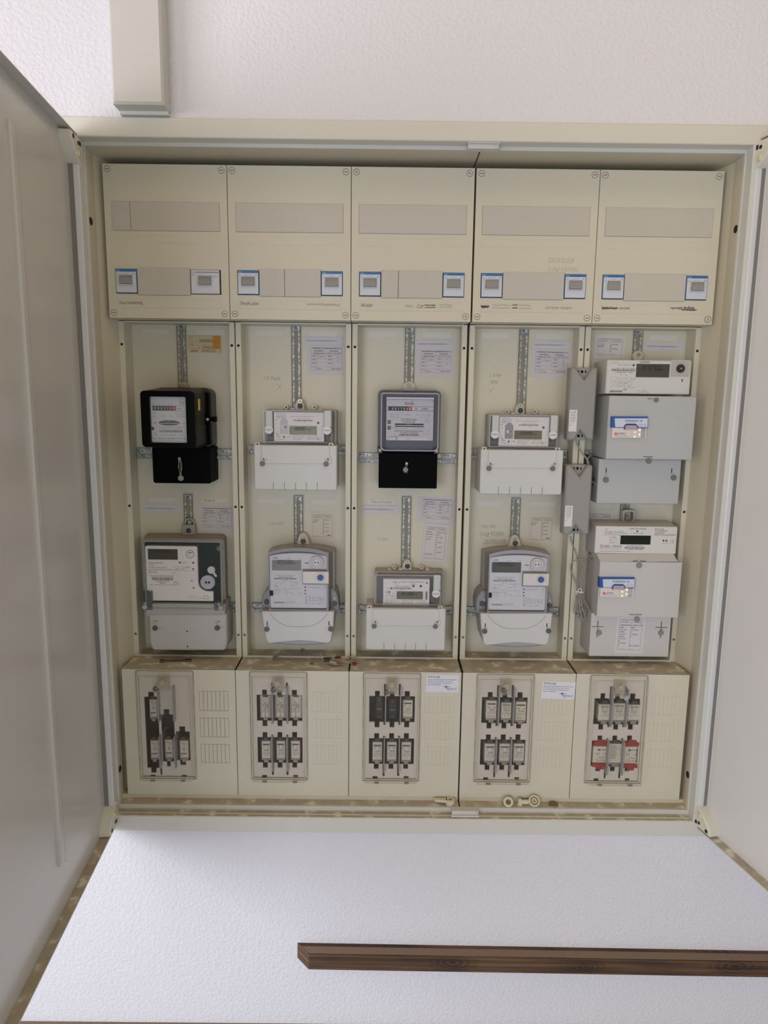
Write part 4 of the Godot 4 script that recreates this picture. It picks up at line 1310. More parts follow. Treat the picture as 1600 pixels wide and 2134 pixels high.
func ferraris_black() -> void:
	var t := thing("electricity_meter", "black rotating-disc meter with white face and yellow side sticker, top of first field", "electricity meter", Vector3(-0.49, -0.3464, BACK))
	var coal := mat(rgb(36, 35, 33), 0.35)
	var gloss := mat(rgb(10, 10, 10), 0.25, 0.0, 0.15)
	var base := rr(-0.5532, -0.2732, -0.4305, -0.1397, 0.016)
	part(t, "base", G.new().prism(base, BACK, -0.046, 0.002), coal)
	var rear := rr(-0.5491, -0.2707, -0.4404, -0.1401, 0.014)
	var front := rr(-0.5467, -0.2622, -0.4374, -0.1486, 0.008)
	part(t, "hood", hull(rear, -0.046, front, 0.058, false), mat(rgb(46, 44, 40), 0.45, 0.0, 0.3))
	var win := rr(-0.5287, -0.253, -0.4553, -0.1603, 0.002)
	part(t, "bezel", G.new().ring(front, win, 0.05, 0.0625, 0.02), gloss)
	var p := pic(440, 1045, 885, 1590, 460, rgb(202, 202, 206), 0.046)
	var k := rgb(30, 30, 32)
	p.text(487, 1142, 18, "L3", k, "b", 22)
	p.greek(540, 1130, 735, 1143, SOFT)
	p.text(766, 1142, 14, "E1", k, "s", 14)
	for q in [[800, 1076, 865, 1076], [800, 1138, 865, 1138], [806, 1090, 830, 1104], [830, 1104, 812, 1112], [812, 1112, 840, 1126], [838, 1096, 862, 1110], [862, 1110, 842, 1120], [842, 1120, 862, 1132]]: p.line(q[0], q[1], q[2], q[3], 3, k)
	p.rect(488, 1154, 770, 1211, k)
	p.rect(728, 1158, 768, 1208, rgb(158, 44, 52))
	for i in 7: p.text(514 + i * 37 + (4 if i == 6 else 0), 1196, 26, "0343205"[i], rgb(232, 232, 232), "b", 16)
	p.line(728, 1206, 735, 1220, 4, rgb(158, 44, 52))
	p.text(785, 1197, 18, "kWh", k, "s", 52)
	p.line(770, 1160, 868, 1161, 3, k)
	p.line(770, 1213, 868, 1214, 3, k)
	p.text(490, 1250, 15, "MA5", SOFT, "s", 40)
	p.text(760, 1254, 14, "Ü/Kg. 1990", SOFT, "s", 110)
	p.text(490, 1284, 14, "230V", SOFT, "s", 46)
	p.text(582, 1284, 14, "10(60)A", SOFT, "s", 68)
	p.text(690, 1284, 14, "50Hz", SOFT, "s", 46)
	p.text(782, 1284, 14, "375 U/kWh", SOFT, "s", 92)
	for y in range(1320, 1382, 2):
		var w := 128.0 * sqrt(maxf(0.0, 1.0 - pow((y - 1351) / 31.0, 2)))
		p.rect(690 - w, y, 690 + w, y + 2, rgb(58, 52, 48))
	p.line(570, 1358, 808, 1358, 5, rgb(206, 204, 204))
	p.line(682, 1320, 690, 1332, 5, rgb(206, 204, 204))
	p.line(828, 1359, 880, 1359, 3, k)
	p.line(868, 1352, 880, 1359, 4, k)
	p.text(497, 1370, 26, "CE", k, "s", 46)
	p.rect(452, 1400, 500, 1440, k)
	p.disc(496, 1420, 18, k)
	p.frame(537, 1394, 880, 1462, 2, SOFT)
	p.text(572, 1411, 13, "Eigentum des Messstellenbetreibers", SOFT, "s", 276)
	p.text(580, 1432, 14, "1 EBZ00 1121 60035", SOFT, "s", 262)
	p.bars(575, 1437, 852, 1461, k)
	p.greek(505, 1470, 560, 1484, SOFT)
	p.greek(505, 1490, 556, 1504, SOFT)
	p.text(595, 1500, 17, "1/03 0 03 24090000  06.2004", SOFT, "s", 288)
	p.greek(500, 1524, 885, 1540, SOFT)
	p.greek(660, 1552, 725, 1558, SOFT)
	part(t, "nameplate", bx(-0.5328, -0.2545, -0.4573, -0.1592, 0.05, 0.054), p.mat(0.5))
	part(t, "window_pane", bx(-0.5304, -0.2538, -0.4555, -0.1596, 0.0585, 0.0592), clear(rgb(230, 235, 240, 14)))
	var cover := part(t, "terminal_cover", G.new().prism(rr4(-0.5551, -0.3458, -0.4296, -0.2684, [0.005, 0.001, 0.001, 0.005]), BACK, -0.02, 0.002), mat(rgb(12, 12, 12), 0.5, 0.0, 0.12))
	part(t, "mounting_lug", G.new().prism(rr(-0.5068, -0.1422, -0.4889, -0.1275, 0.007), BACK + 0.003, -0.078), mat(rgb(178, 166, 132), 0.5))
	bolt(t, -0.4998, -0.1322, 0.0055, -0.077)
	# sealing knob on the right
	var kx := -0.4385
	var ky := -0.2068
	var knob := part(t, "seal_knob", cyl(kx, ky, 0.0125, -0.048, -0.026, 0.002, 8), gloss)
	part(knob, "screw", cyl(kx + 0.004, ky, 0.0032, -0.026, -0.0245, 0.0006, 12), mat(rgb(190, 188, 180), 0.4, 0.3))
	part(knob, "wing", bx(kx + 0.012, ky - 0.0055, kx + 0.0205, ky + 0.0055, -0.046, -0.034, 0.002), gloss)
	part(knob, "wing", bx(kx - 0.019, ky - 0.006, kx - 0.011, ky + 0.006, -0.042, -0.022, 0.002), gloss)
	part(t, "side_strap", bx(-0.4383 - 0.003, -0.2618, -0.4383 + 0.0055, -0.1499, -0.046, -0.036, 0.001), gloss)
	# the sticker lies on the right flank
	var fx := -0.4361
	var bxx := -0.4404
	var sy0 := -0.1872
	var sy1 := -0.164
	var za := 0.024
	var zb := 0.041
	var xa := lerpf(bxx, fx, (za + 0.046) / 0.104) + 0.0006
	var xb := lerpf(bxx, fx, (zb + 0.046) / 0.104) + 0.0006
	var sg := G.new()
	sg.loft([[Vector3(xb, sy0, zb), Vector3(xa, sy0, za), Vector3(xa, sy1, za), Vector3(xb, sy1, zb)], [Vector3(xb + 0.0006, sy0, zb), Vector3(xa + 0.0006, sy0, za), Vector3(xa + 0.0006, sy1, za), Vector3(xb + 0.0006, sy1, zb)]])
	part(t, "side_sticker", sg, mat(rgb(226, 192, 84), 0.5))
	var z := -0.0195
	var s0 := Vector3(-0.4961, -0.2917, -0.0195)
	part(t, "screw", cyl(s0.x, s0.y, 0.0032, z, z + 0.002, 0.0006, 14), mat(rgb(178, 172, 160), 0.4, 0.4))
	seal(t, s0 + Vector3(0, 0, 0.002), Vector3(-0.494, -0.334, -0.0185), 0.0063, mat(rgb(150, 146, 138), 0.5, 0.2), [])
	part(t, "seal_wire", G.new().tube(curve([s0 + Vector3(0.002, 0, 0.002), Vector3(-0.4913, -0.3022, -0.017), Vector3(-0.4917, -0.3152, -0.017), Vector3(-0.4959, -0.3283, -0.017)]), 0.0005, 5), wire_mat)
	part(t, "seal_wire", G.new().tube(curve([s0 + Vector3(0, -0.003, 0.002), Vector3(-0.4978, -0.3041, -0.017), Vector3(-0.4986, -0.3126, -0.018)]), 0.0005, 5), wire_mat)

func ferraris_grey() -> void:
	var t := thing("electricity_meter", "rotating-disc meter with smoky clear hood above a black terminal cover, third field", "electricity meter", Vector3(0.0, -0.3514, BACK))
	var frame := mat(rgb(120, 117, 122), 0.3)
	var o := rr(-0.068, -0.273, 0.0701, -0.1388, 0.011)
	part(t, "base", G.new().prism(o, BACK, -0.05, 0.001), mat(rgb(72, 70, 72), 0.4))
	part(t, "hood_flange", G.new().ring(o, rr(-0.0658, -0.2719, 0.0679, -0.1413, 0.01), -0.05, -0.045), frame)
	var mid := rr4(-0.0607, -0.2691, 0.0632, -0.1459, [0.009, 0.005, 0.005, 0.009], 5)
	var inner := rr4(-0.0583, -0.2671, 0.061, -0.1484, [0.009, 0.004, 0.004, 0.009], 5)
	part(t, "hood", hull(rr4(-0.0662, -0.2723, 0.0683, -0.141, [0.01, 0.01, 0.01, 0.01], 5), -0.046, mid, -0.008, false), clear(rgb(118, 116, 126, 120), 0.15, 0.2))
	part(t, "hood_edge", G.new().ring(mid, inner, -0.012, -0.006, 0.2), mat(rgb(160, 157, 164), 0.25))
	part(t, "hood_glass", hull(inner, -0.008, inner, -0.0075), clear(rgb(120, 120, 128, 8), 0.05, 0.1))
	part(t, "inner_mask", G.new().prism(rr4(-0.0617, -0.2712, 0.066, -0.1442, [0.006, 0.006, 0.006, 0.006]), -0.05, -0.032), mat(rgb(98, 96, 106), 0.5))
	var p := pic(478, 940, 1022, 1452, 560, rgb(186, 183, 192))
	var k := rgb(28, 27, 30)
	p.rect(478, 940, 1022, 966, rgb(206, 204, 212))
	p.line(478, 980, 478, 1440, 3, SOFT)
	p.line(486, 966, 1006, 966, 4, rgb(70, 68, 74))
	p.line(486, 966, 479, 982, 4, rgb(70, 68, 74))
	p.line(1006, 966, 1020, 984, 4, rgb(70, 68, 74))
	p.text(688, 1031, 34, "Itron", k, "b", 112)
	p.line(762, 1000, 778, 986, 5, k)
	p.line(478, 1050, 1022, 1050, 4, k)
	p.line(478, 1097, 1022, 1097, 4, k)
	p.rect(500, 1052, 772, 1095, k)
	p.rect(732, 1054, 770, 1094, rgb(190, 60, 72))
	for i in 7: p.text(544 + i * 33 - (2 if i == 6 else 0), 1088, 26, "0017862"[i], rgb(235, 235, 235), "b", 15)
	p.line(727, 1096, 732, 1112, 5, k)
	p.rect(786, 1052, 1020, 1095, rgb(186, 183, 192))
	p.disc(820, 1073, 12, rgb(150, 60, 60), 6)
	p.text(884, 1088, 26, "kWh", k, "s", 78)
	p.greek(596, 1108, 668, 1122, SOFT)
	p.text(515, 1155, 14, "An0d    230V    0.5-10(60)A", SOFT, "s", 250)
	p.text(812, 1155, 14, "50Hz   375 U/kWh", SOFT, "s", 178)
	p.text(518, 1183, 14, "Ü/Kg. 1000", SOFT, "s", 112)
	p.text(858, 1183, 14, "-25°C bis 70°C", SOFT, "s", 130)
	p.text(648, 1218, 26, "CE", k, "s", 44)
	p.frame(700, 1192, 766, 1219, 2, k)
	p.text(706, 1216, 22, "M11", k, "s", 54)
	p.text(770, 1216, 22, "0866", k, "s", 58)
	p.greek(930, 1202, 986, 1214, SOFT)
	p.text(916, 1240, 14, "Klasse A", SOFT, "s", 72)
	p.line(672, 1232, 810, 1232, 5, k)
	p.disc(798, 1232, 6, k)
	p.rect(580, 1250, 910, 1291, k)
	p.rect(582, 1269, 908, 1277, rgb(200, 198, 204))
	p.rect(705, 1258, 772, 1264, SOFT)
	for y in [1213.0, 1281.0]: p.rect(494, y, 533, y + 42, rgb(62, 50, 40)).rect(500, y + 12, 526, y + 26, rgb(150, 130, 96))
	p.text(544, 1313, 13, "Wechselstromzähler", SOFT, "s", 186)
	p.text(776, 1313, 13, "Nr. 02776751-2011", SOFT, "s", 158)
	p.frame(576, 1327, 912, 1396, 2, SOFT)
	p.text(580, 1346, 15, "Eigentum des Messstellenbetreibers", k, "s", 326)
	p.text(640, 1369, 17, "03000-7266450", k, "s", 208)
	p.bars(630, 1376, 855, 1394, k)
	p.frame(957, 1331, 974, 1346, 2, SOFT)
	p.frame(956, 1365, 976, 1382, 2, SOFT)
	p.line(932, 1360, 932, 1382, 3, SOFT)
	p.greek(500, 1402, 624, 1414, SOFT)
	p.rect(520, 1430, 960, 1440, rgb(215, 213, 220))
	p.rect(592, 1428, 606, 1441, k)
	p.greek(712, 1430, 764, 1438, SOFT)
	part(t, "nameplate", G.new().prism(rr4(-0.0491, -0.2471, 0.0524, -0.155, [0.003, 0.001, 0.001, 0.003]), -0.032, -0.02), p.mat(0.45))
	part(t, "terminal_cover", G.new().prism(rr4(-0.0644, -0.3511, 0.063, -0.2739, [0.002, 0.001, 0.001, 0.002]), BACK, -0.02, 0.0015), mat(rgb(12, 12, 12), 0.5, 0.0, 0.12))
	var lug := pts([Vector2(-0.0153, -0.1409), Vector2(0.0176, -0.1409)])
	for i in 13:
		var a := PI * i / 12.0
		lug.append(Vector2(0.0012 + cos(a) * 0.0152, -0.1347 + sin(a) * 0.0155))
	part(t, "mounting_lug", G.new().prism(lug, BACK + 0.0025, BACK + 0.006, 0.0006), mat(rgb(206, 204, 192), 0.5))
	bolt(t, 0.0008, -0.1249, 0.0048, -0.084)
	part(t, "hood_clip", bx(-0.0127, -0.1416, 0.0128, -0.1357, -0.052, -0.04, 0.001), clear(rgb(170, 170, 176, 170), 0.15))
	for x in [-0.0618, 0.0603]:
		part(t, "screw_tab", bx(x - 0.0055, -0.2747, x + 0.0055, -0.2622, -0.05, -0.014, 0.001), mat(rgb(44, 42, 44), 0.3))
		part(t, "screw", cyl(x, -0.2685, 0.0027, -0.014, -0.0122, 0.0005, 14), mat(rgb(206, 204, 200), 0.5))
	var s0 := Vector3(-0.0036, -0.2968, -0.019)
	part(t, "screw", cyl(s0.x, s0.y, 0.003, -0.02, -0.018, 0.0006, 12), mat(rgb(190, 186, 176), 0.4, 0.4))
	seal(t, s0 + Vector3(0, 0, 0.001), Vector3(-0.0059, -0.3102, -0.0185), 0.0058, mat(rgb(128, 126, 122), 0.5, 0.2), [Vector3(-0.0085, -0.318, -0.018), Vector3(-0.0026, -0.3179, -0.018)])
	var b := Vector3(0.0694, -0.2828, -0.06)
	part(t, "seal", cyl(b.x, b.y, 0.0058, -0.062, -0.058, 0.001, 16), mat(rgb(168, 148, 128), 0.4, 0.5))

func easy_plate(two_tags: bool, reading: String, lcd: Color, field: int) -> Array:
	var k := rgb(42, 40, 40)
	var p: Pic
	var d: Pic
	if two_tags:
		p = pic(345, 120, 1300, 710, 520, rgb(222, 216, 216), -0.036)
		p.greek(390, 146, 560, 158, SOFT)
		p.greek(390, 178, 580, 190, SOFT)
		p.text(385, 250, 50, "CE", k, "s", 76)
		p.frame(468, 204, 578, 248, 4, SOFT)
		p.text(480, 240, 26, "M 12", SOFT, "s", 70)
		p.text(655, 216, 19, "Eigentum des Messstellenbetreibers", SOFT, "s", 455)
		p.text(780, 252, 17, "1 ESY11 6075 0384" if field == 3 else "1 ESY11 1621 3676", SOFT, "s", 250)
		p.bars(715, 268, 1082, 300, k)
		p.text(875, 330, 16, "7375462", SOFT, "s", 90)
		p.frame(452, 285, 610, 560, 8, rgb(176, 174, 176)) if field == 1 else p.rect(452, 285, 610, 560, rgb(140, 138, 142))
		if field == 1: p.rect(460, 300, 602, 548, rgb(190, 188, 190))
		p.disc(531, 300, 60, rgb(140, 138, 142) if field == 3 else rgb(184, 182, 184))
		p.rect(480, 396, 580, 450, rgb(206, 202, 202))
		p.disc(550, 420, 24, rgb(66, 62, 60))
		p.disc(544, 414, 10, rgb(196, 192, 190))
		p.disc(516, 616, 22, rgb(70, 66, 64))
		p.disc(508, 610, 10, rgb(200, 196, 194))
		p.disc(1180, 330, 22, k)
		for y in [270.0, 310.0, 350.0, 420.0, 460.0, 500.0, 540.0, 572.0]: p.greek(365, y, 410, y + 20, SOFT, 0.5)
		p.greek(370, 595, 462, 610, SOFT)
		p.greek(365, 622, 455, 638, SOFT)
		p.greek(362, 656, 520, 670, SOFT)
		p.greek(580, 600, 640, 626, SOFT)
		p.text(685, 606, 18, "Messwert Bl: 1000 A / 10.000 imp/kWh", SOFT, "s", 480)
		p.text(680, 638, 18, "Q3DA1 1/2 V3.04", SOFT, "s", 210)
		p.text(678, 668, 18, "S/N: 10786666", SOFT, "s", 170)
		p.greek(960, 622, 1230, 640, SOFT)
		p.greek(970, 652, 1220, 668, SOFT, 0.4)
		p.greek(1196, 340, 1226, 560, SOFT, 0.4)
	else:
		p = pic(440, 1047, 978, 1378, 520, rgb(222, 216, 216), 0.0)
		p.text(580, 1088, 16, "N", SOFT, "s", 14)
		p.greek(545, 1075, 640, 1092, SOFT)
		p.text(655, 1085, 12, "Eigentum des Messstellenbetreibers", k, "s", 262)
		p.greek(560, 1104, 620, 1112, SOFT)
		p.text(566, 1144, 16, "1 ESY11 6323 6217", k, "s", 192)
		p.disc(790, 1128, 14, k)
		p.disc(876, 1128, 14, k)
		p.greek(756, 1100, 822, 1108, k)
		p.disc(535, 1158, 11, k)
		p.greek(486, 1152, 512, 1164, SOFT)
		p.bars(556, 1150, 768, 1167, k)
		p.greek(635, 1174, 690, 1182, SOFT)
		for x in [470.0, 502.0, 540.0, 570.0]: p.greek(x, 1186, x + 22, 1220, SOFT, 0.5)
		for y in [1234.0, 1252.0, 1272.0, 1292.0, 1312.0]: p.greek(462, y, 590 if y < 1300 else 630, y + 10, SOFT)
		p.text(460, 1354, 26, "CE", k, "s", 40)
		p.frame(506, 1330, 558, 1354, 2, SOFT)
		p.greek(512, 1338, 552, 1348, SOFT)
		p.greek(570, 1340, 610, 1350, SOFT)
		p.text(655, 1309, 12, "Messwert Bl: 1000 A / 10.000 imp/kWh", SOFT, "s", 285)
		p.text(655, 1333, 12, "Q3DA 1/2  V3.06", k, "s", 130)
		p.text(655, 1358, 12, "S/N: 6323621", SOFT, "s", 98)
		p.greek(820, 1322, 950, 1332, SOFT)
		p.disc(946, 1090, 9, k)
		p.line(946, 1076, 946, 1086, 5, k)
		p.greek(930, 1150, 962, 1290, SOFT, 0.4)
	d = pic(0, 0, 320, 106, 380, lcd)
	var li := lcd.darkened(0.72)
	d.seg7(60, 18, 26, 30, reading, li, 0.14, 0.2)
	d.text(218, 48, 11, "kWh", li, "b", 36)
	d.text(8, 44, 16, "180", li, "s", 34)
	d.greek(240, 10, 300, 18, lcd.darkened(0.3))
	d.text(6, 70, 9, "OBIS", li, "s", 24)
	d.text(14, 94, 14, "P  1", li, "s", 24)
	return [p.mat(0.45), lcd_mat(d)]

func easy_meters() -> void:
	# the meter of the fourth field, then copies of it for the second and the third
	var base := Vector3(0.2459, -0.3615, BACK)
	var t := thing("electricity_meter", "flat pale meter, two round tags and zero display, above the pencil lettering", "electricity meter", base, "flat pale meters with clear lids")
	var pale := mat(rgb(208, 206, 201), 0.45)
	var z := -0.03
	part(t, "base", G.new().prism(rr(0.1738, -0.2658, 0.3308, -0.1888, 0.003), BACK, -0.05, 0.001), mat(rgb(166, 161, 152), 0.5))
	part(t, "inner_panel", bx(0.1795, -0.2578, 0.3255, -0.1922, -0.052, -0.044), mat(rgb(104, 102, 102), 0.5))
	var pd := easy_plate(true, "000000", rgb(116, 114, 92), 3)
	var np := part(t, "nameplate", bx(0.1961, -0.2573, 0.305, -0.1936, -0.044, z - 0.001, 0.0006), pd[0])
	part(t, "display", bx(0.2294, -0.2421, 0.2896, -0.2232, z - 0.001, z - 0.0004), pd[1])
	part(t, "lid", hull(rr(0.1719, -0.2625, 0.3288, -0.1895, 0.003), -0.05, rr(0.1749, -0.2587, 0.3219, -0.1909, 0.003), -0.025), clear(rgb(190, 188, 186, 16), 0.08, 0.12))
	part(t, "lid_edge", G.new().ring(rr(0.1739, -0.2594, 0.3226, -0.1902, 0.003), rr(0.1762, -0.2576, 0.3207, -0.192, 0.002), -0.0285, -0.0246), clear(rgb(190, 188, 184, 120), 0.1))
	part(t, "lid_edge", bx(0.1712, -0.2632, 0.3222, -0.2609, -0.04, -0.02, 0.001), clear(rgb(150, 146, 146, 150), 0.1))
	# round tags on their stems
	for q in [[0.1795, -0.2259, 0.1943, -0.1905, 0.1864], [0.3057, -0.2245, 0.3207, -0.1894, 0.312]]:
		var st := part(t, "tag", bx(q[0], q[1], q[2], q[3], -0.03, -0.0235, 0.0008), mat(rgb(196, 198, 192), 0.4))
		var y := -0.2317
		var dp := pic(0, 0, 100, 100, 160, rgb(218, 214, 210))
		dp.text(5, 56, 13, "EasyMeter", rgb(50, 48, 48), "b", 88)
		part(st, "tag_disc", cyl(q[4], y, 0.0094, -0.0245, -0.0215, 0.0006, 28), dp.mat(0.4))
		part(st, "tag_foot", bx(q[4] - 0.0035, y - 0.0145, q[4] + 0.003, y - 0.009, -0.03, -0.024), mat(rgb(88, 86, 84), 0.5))
	# lug with its bolt and the two small eyes
	var lug := pts([Vector2(0.2361, -0.1904), Vector2(0.2587, -0.1902), Vector2(0.2566, -0.1753), Vector2(0.253, -0.167), Vector2(0.2472, -0.1639), Vector2(0.2412, -0.1677), Vector2(0.2374, -0.1774)])
	part(t, "mounting_lug", G.new().prism(lug, BACK + 0.004, -0.07, 0.0008), mat(rgb(196, 192, 184), 0.5))
	part(t, "lug_opening", G.new().prism(circ(0.2486, -0.1807, 0.006, 18), -0.0705, -0.0696), mat(rgb(60, 58, 56), 0.5))
	bolt(t, 0.2489, -0.1702, 0.0055, -0.0696)
	for e in [Vector3(0.2181, -0.1836, -0.06), Vector3(0.2805, -0.1828, -0.06)]:
		part(t, "eyelet", G.new().ring(circ(e.x, e.y, 0.0042, 18), circ(e.x, e.y, 0.0019, 18), -0.075, -0.066), pale)
		part(t, "eyelet_back", bx(e.x - 0.002, e.y - 0.002, e.x + 0.002, e.y + 0.002, -0.076, -0.074), dark)
	for e in [Vector3(0.2073, -0.188, -0.06), Vector3(0.2325, -0.1864, -0.06), Vector3(0.2944, -0.187, -0.06)]:
		part(t, "catch", bx(e.x - 0.004, e.y - 0.003, e.x + 0.004, e.y + 0.001, -0.08, -0.066), pale)
	# terminal cover with raised flap, grooves, screws and seals
	var tc := rr4(0.1555, -0.3607, 0.3336, -0.2637, [0.005, 0.002, 0.002, 0.005])
	part(t, "terminal_cover", G.new().prism(tc, BACK, -0.012, 0.0015), pale)
	var fl := pts([Vector2(0.1712, -0.265), Vector2(0.172, -0.2889), Vector2(0.1682, -0.2945), Vector2(0.1717, -0.3022), Vector2(0.1759, -0.304), Vector2(0.318, -0.3031), Vector2(0.322, -0.3009), Vector2(0.3238, -0.2931), Vector2(0.3191, -0.2872), Vector2(0.3179, -0.2637)])
	part(t, "cover_flap", G.new().prism(fl, -0.013, -0.0095, 0.001), pale)
	for x in [0.1965, 0.2206, 0.2444, 0.2678, 0.2915]:
		part(t, "groove", bx(x - 0.0005, -0.3613, x + 0.0005, -0.3441, -0.012, -0.0114), mat(rgb(136, 134, 130), 0.6))
	for q in [[0.1629, 1.0], [0.3213, -1.0]]:
		part(t, "hook", G.new().ring(rr(q[0] - 0.0048, -0.265, q[0] + 0.0048, -0.2587, 0.0008, 2), rr(q[0] - 0.0022, -0.2639, q[0] + 0.0022, -0.2606, 0.0005, 2), -0.03, -0.014), pale)
	var seal_m := mat(rgb(112, 108, 104), 0.5, 0.25)
	for q in [[Vector3(0.1766, -0.2946, -0.0085), Vector3(0.1738, -0.3044, -0.0085)], [Vector3(0.3153, -0.293, -0.0085), Vector3(0.311, -0.3034, -0.0085)]]:
		var s: Vector3 = q[0]
		part(t, "screw", G.new().ring(circ(s.x, s.y, 0.0042, 18), circ(s.x, s.y, 0.0024, 18), -0.0095, -0.0082, 0.2), pale)
		part(t, "screw_slot", cyl(s.x, s.y, 0.0022, -0.0095, -0.0085, 0, 12), mat(rgb(96, 92, 84), 0.5, 0.3))
		seal(t, s + Vector3(0, 0, 0.0005), q[1], 0.0052, seal_m, [s + Vector3(0.008 if s.x < 0.24 else -0.008, 0.0005, 0)])
	# copies
	var spots := [[Vector3(-0.2427, -0.3572, BACK), "flat pale meter, two round tags and grey-green display, right of the pencil cross", true, "000001", rgb(150, 154, 136), 1], [Vector3(0.0013, -0.7184, BACK), "flat pale meter with a single round tag, at the bottom of the third field", false, "001082", rgb(112, 112, 98), 2]]
	for q in spots:
		var c := t.duplicate() as Node3D
		c.name = numbered("electricity_meter")
		add_child(c)
		c.position = q[0]
		c.set_meta("label", q[1])
		var m := easy_plate(q[2], q[3], q[4], q[5])
		var n := c.get_node("nameplate") as MeshInstance3D
		var dd := c.get_node("display") as MeshInstance3D
		n.mesh = n.mesh.duplicate()
		n.mesh.surface_set_material(0, m[0])
		dd.mesh = dd.mesh.duplicate()
		dd.mesh.surface_set_material(0, m[1])
		if not q[2]:
			# this one has no left tag, and its print lies lower and further right
			for ch in c.get_children():
				if ch is MeshInstance3D and str(ch.name) == "tag":
					c.remove_child(ch)
					ch.free()
					break
			n.mesh = bx(-0.0515, -0.6224, 0.0532, -0.558, -0.044, z - 0.001, 0.0006).shift(-(q[0] as Vector3)).mesh(m[0])
			dd.mesh = bx(-0.0208, -0.6046, 0.0383, -0.5862, z - 0.001, z - 0.0004).shift(-(q[0] as Vector3)).mesh(m[1])

func emh_meter() -> void:
	var t := thing("electricity_meter", "grey meter with large clear cover over dark green and white plate, bottom of first field", "electricity meter", Vector3(-0.494, -0.7271, BACK))
	var grey := mat(rgb(178, 175, 171), 0.5)
	var back := rr4(-0.6022, -0.6505, -0.4144, -0.4699, [0.004, 0.012, 0.012, 0.004])
	var mid := rr4(-0.5941, -0.6354, -0.4097, -0.4743, [0.003, 0.008, 0.008, 0.003])
	part(t, "base", hull(back, BACK, mid, -0.045), mat(rgb(152, 146, 134), 0.5))
	part(t, "inner_panel", G.new().prism(rr(-0.5882, -0.6317, -0.4183, -0.4821, 0.003), -0.046, -0.038), mat(rgb(22, 33, 31), 0.6, 0.0, 0.2))
	var p := pic(100, 148, 1300, 1118, 640, rgb(234, 227, 222), 0.045)
	var k := rgb(48, 44, 42)
	p.frame(150, 200, 675, 390, 2, k)
	p.disc(912, 285, 74, k, 66)
	p.text(868, 276, 32, "EMH", k, "b", 88)
	p.line(862, 318, 890, 292, 4, k)
	p.line(890, 292, 935, 330, 4, k)
	p.line(935, 330, 962, 304, 4, k)
	p.text(164, 455, 25, "Zweirichtungszähler", k, "s", 272)
	p.text(164, 494, 22, "ED300L", k, "s", 106)
	p.greek(164, 518, 505, 530, k)
	p.greek(166, 550, 815, 562, k)
	p.line(112, 573, 1010, 580, 3, k)
	for q in [[728, 435, 17], [968, 437, 17], [968, 546, 15], [982, 884, 15]]: p.disc(q[0], q[1], q[2], k)
	p.greek(755, 422, 862, 432, SOFT)
	p.greek(755, 438, 840, 448, SOFT)
	p.line(600, 530, 610, 505, 3, SOFT)
	p.line(610, 505, 622, 530, 3, SOFT)
	p.text(650, 532, 26, "Y", SOFT, "s", 20)
	p.frame(680, 506, 720, 534, 4, SOFT)
	p.frame(752, 502, 805, 534, 4, SOFT)
	p.frame(830, 506, 908, 534, 4, SOFT)
	p.text(836, 530, 20, "M19", SOFT, "s", 64)
	p.text(168, 628, 34, "CE", k, "s", 58)
	p.frame(235, 596, 322, 626, 3, SOFT)
	p.text(240, 622, 20, "M19 3", SOFT, "s", 78)
	p.disc(612, 620, 7, k)
	p.disc(642, 620, 7, k)
	p.line(135, 662, 700, 664, 2, SOFT)
	p.line(700, 590, 706, 830, 2, SOFT)
	p.text(205, 688, 20, "Eigentum des Messstellenbetreibers", k, "s", 415)
	p.bars(224, 702, 606, 754, k)
	p.text(286, 782, 20, "1 EMH00 0679 6201", k, "s", 262)
	p.text(358, 818, 26, "796201", k, "s", 120)
	p.line(620, 790, 655, 762, 4, k)
	p.line(655, 762, 690, 790, 4, k)
	p.frame(620, 790, 690, 822, 3, k)
	p.line(186, 830, 704, 830, 2, SOFT)
	p.greek(190, 832, 650, 842, SOFT)
	p.rect(928, 750, 968, 764, k)
	p.text(900, 1024, 18, "EN 50160", SOFT, "s", 76)
	for x in [862.0, 930.0, 1004.0, 1072.0]: p.frame(x, 1036, x + 46, 1072, 3, rgb(170, 162, 158))
	for q in [[1158, 1076, 1252, 1076], [1158, 1076, 1158, 1046], [1252, 1076, 1252, 1046], [1158, 1046, 1184, 1022], [1252, 1046, 1226, 1022], [1184, 1022, 1226, 1022]]: p.line(q[0], q[1], q[2], q[3], 5, k)
	var po := PackedVector2Array()
	for q in [Vector2(-0.5753, -0.614), Vector2(-0.4346, -0.6138), Vector2(-0.4341, -0.5934), Vector2(-0.4363, -0.5917), Vector2(-0.4511, -0.591), Vector2(-0.4605, -0.5858), Vector2(-0.4661, -0.5786), Vector2(-0.4677, -0.5707), Vector2(-0.4676, -0.4922), Vector2(-0.469, -0.4894), Vector2(-0.4715, -0.4884), Vector2(-0.5796, -0.488), Vector2(-0.5825, -0.4894), Vector2(-0.5831, -0.4922), Vector2(-0.5831, -0.5894), Vector2(-0.5785, -0.5924), Vector2(-0.5761, -0.5977)]: po.append(q)
	part(t, "nameplate", G.new().prism(po, -0.038, -0.03, 0.0005), p.mat(0.45))
	var d := pic(0, 0, 530, 190, 420, rgb(66, 64, 50))
	var li := rgb(30, 29, 24)
	d.seg7(130, 14, 45, 48, "000000", li, 0.06, 0.18)
	d.text(22, 56, 24, "180.7", li, "s", 76)
	d.text(404, 64, 20, "kWh", li, "s", 56)
	d.text(22, 158, 34, "P  1", li, "s", 70)
	part(t, "display", bx(-0.5769, -0.5187, -0.5109, -0.495, -0.03, -0.0294), lcd_mat(d))
	# reading head disc, key, screws under the clear cover
	var od := Vector3(-0.4462, -0.5705, -0.03)
	var disc := part(t, "optical_port", cyl(od.x, od.y, 0.0162, -0.038, -0.03, 0.0005, 32), mat(rgb(188, 184, 198), 0.35))
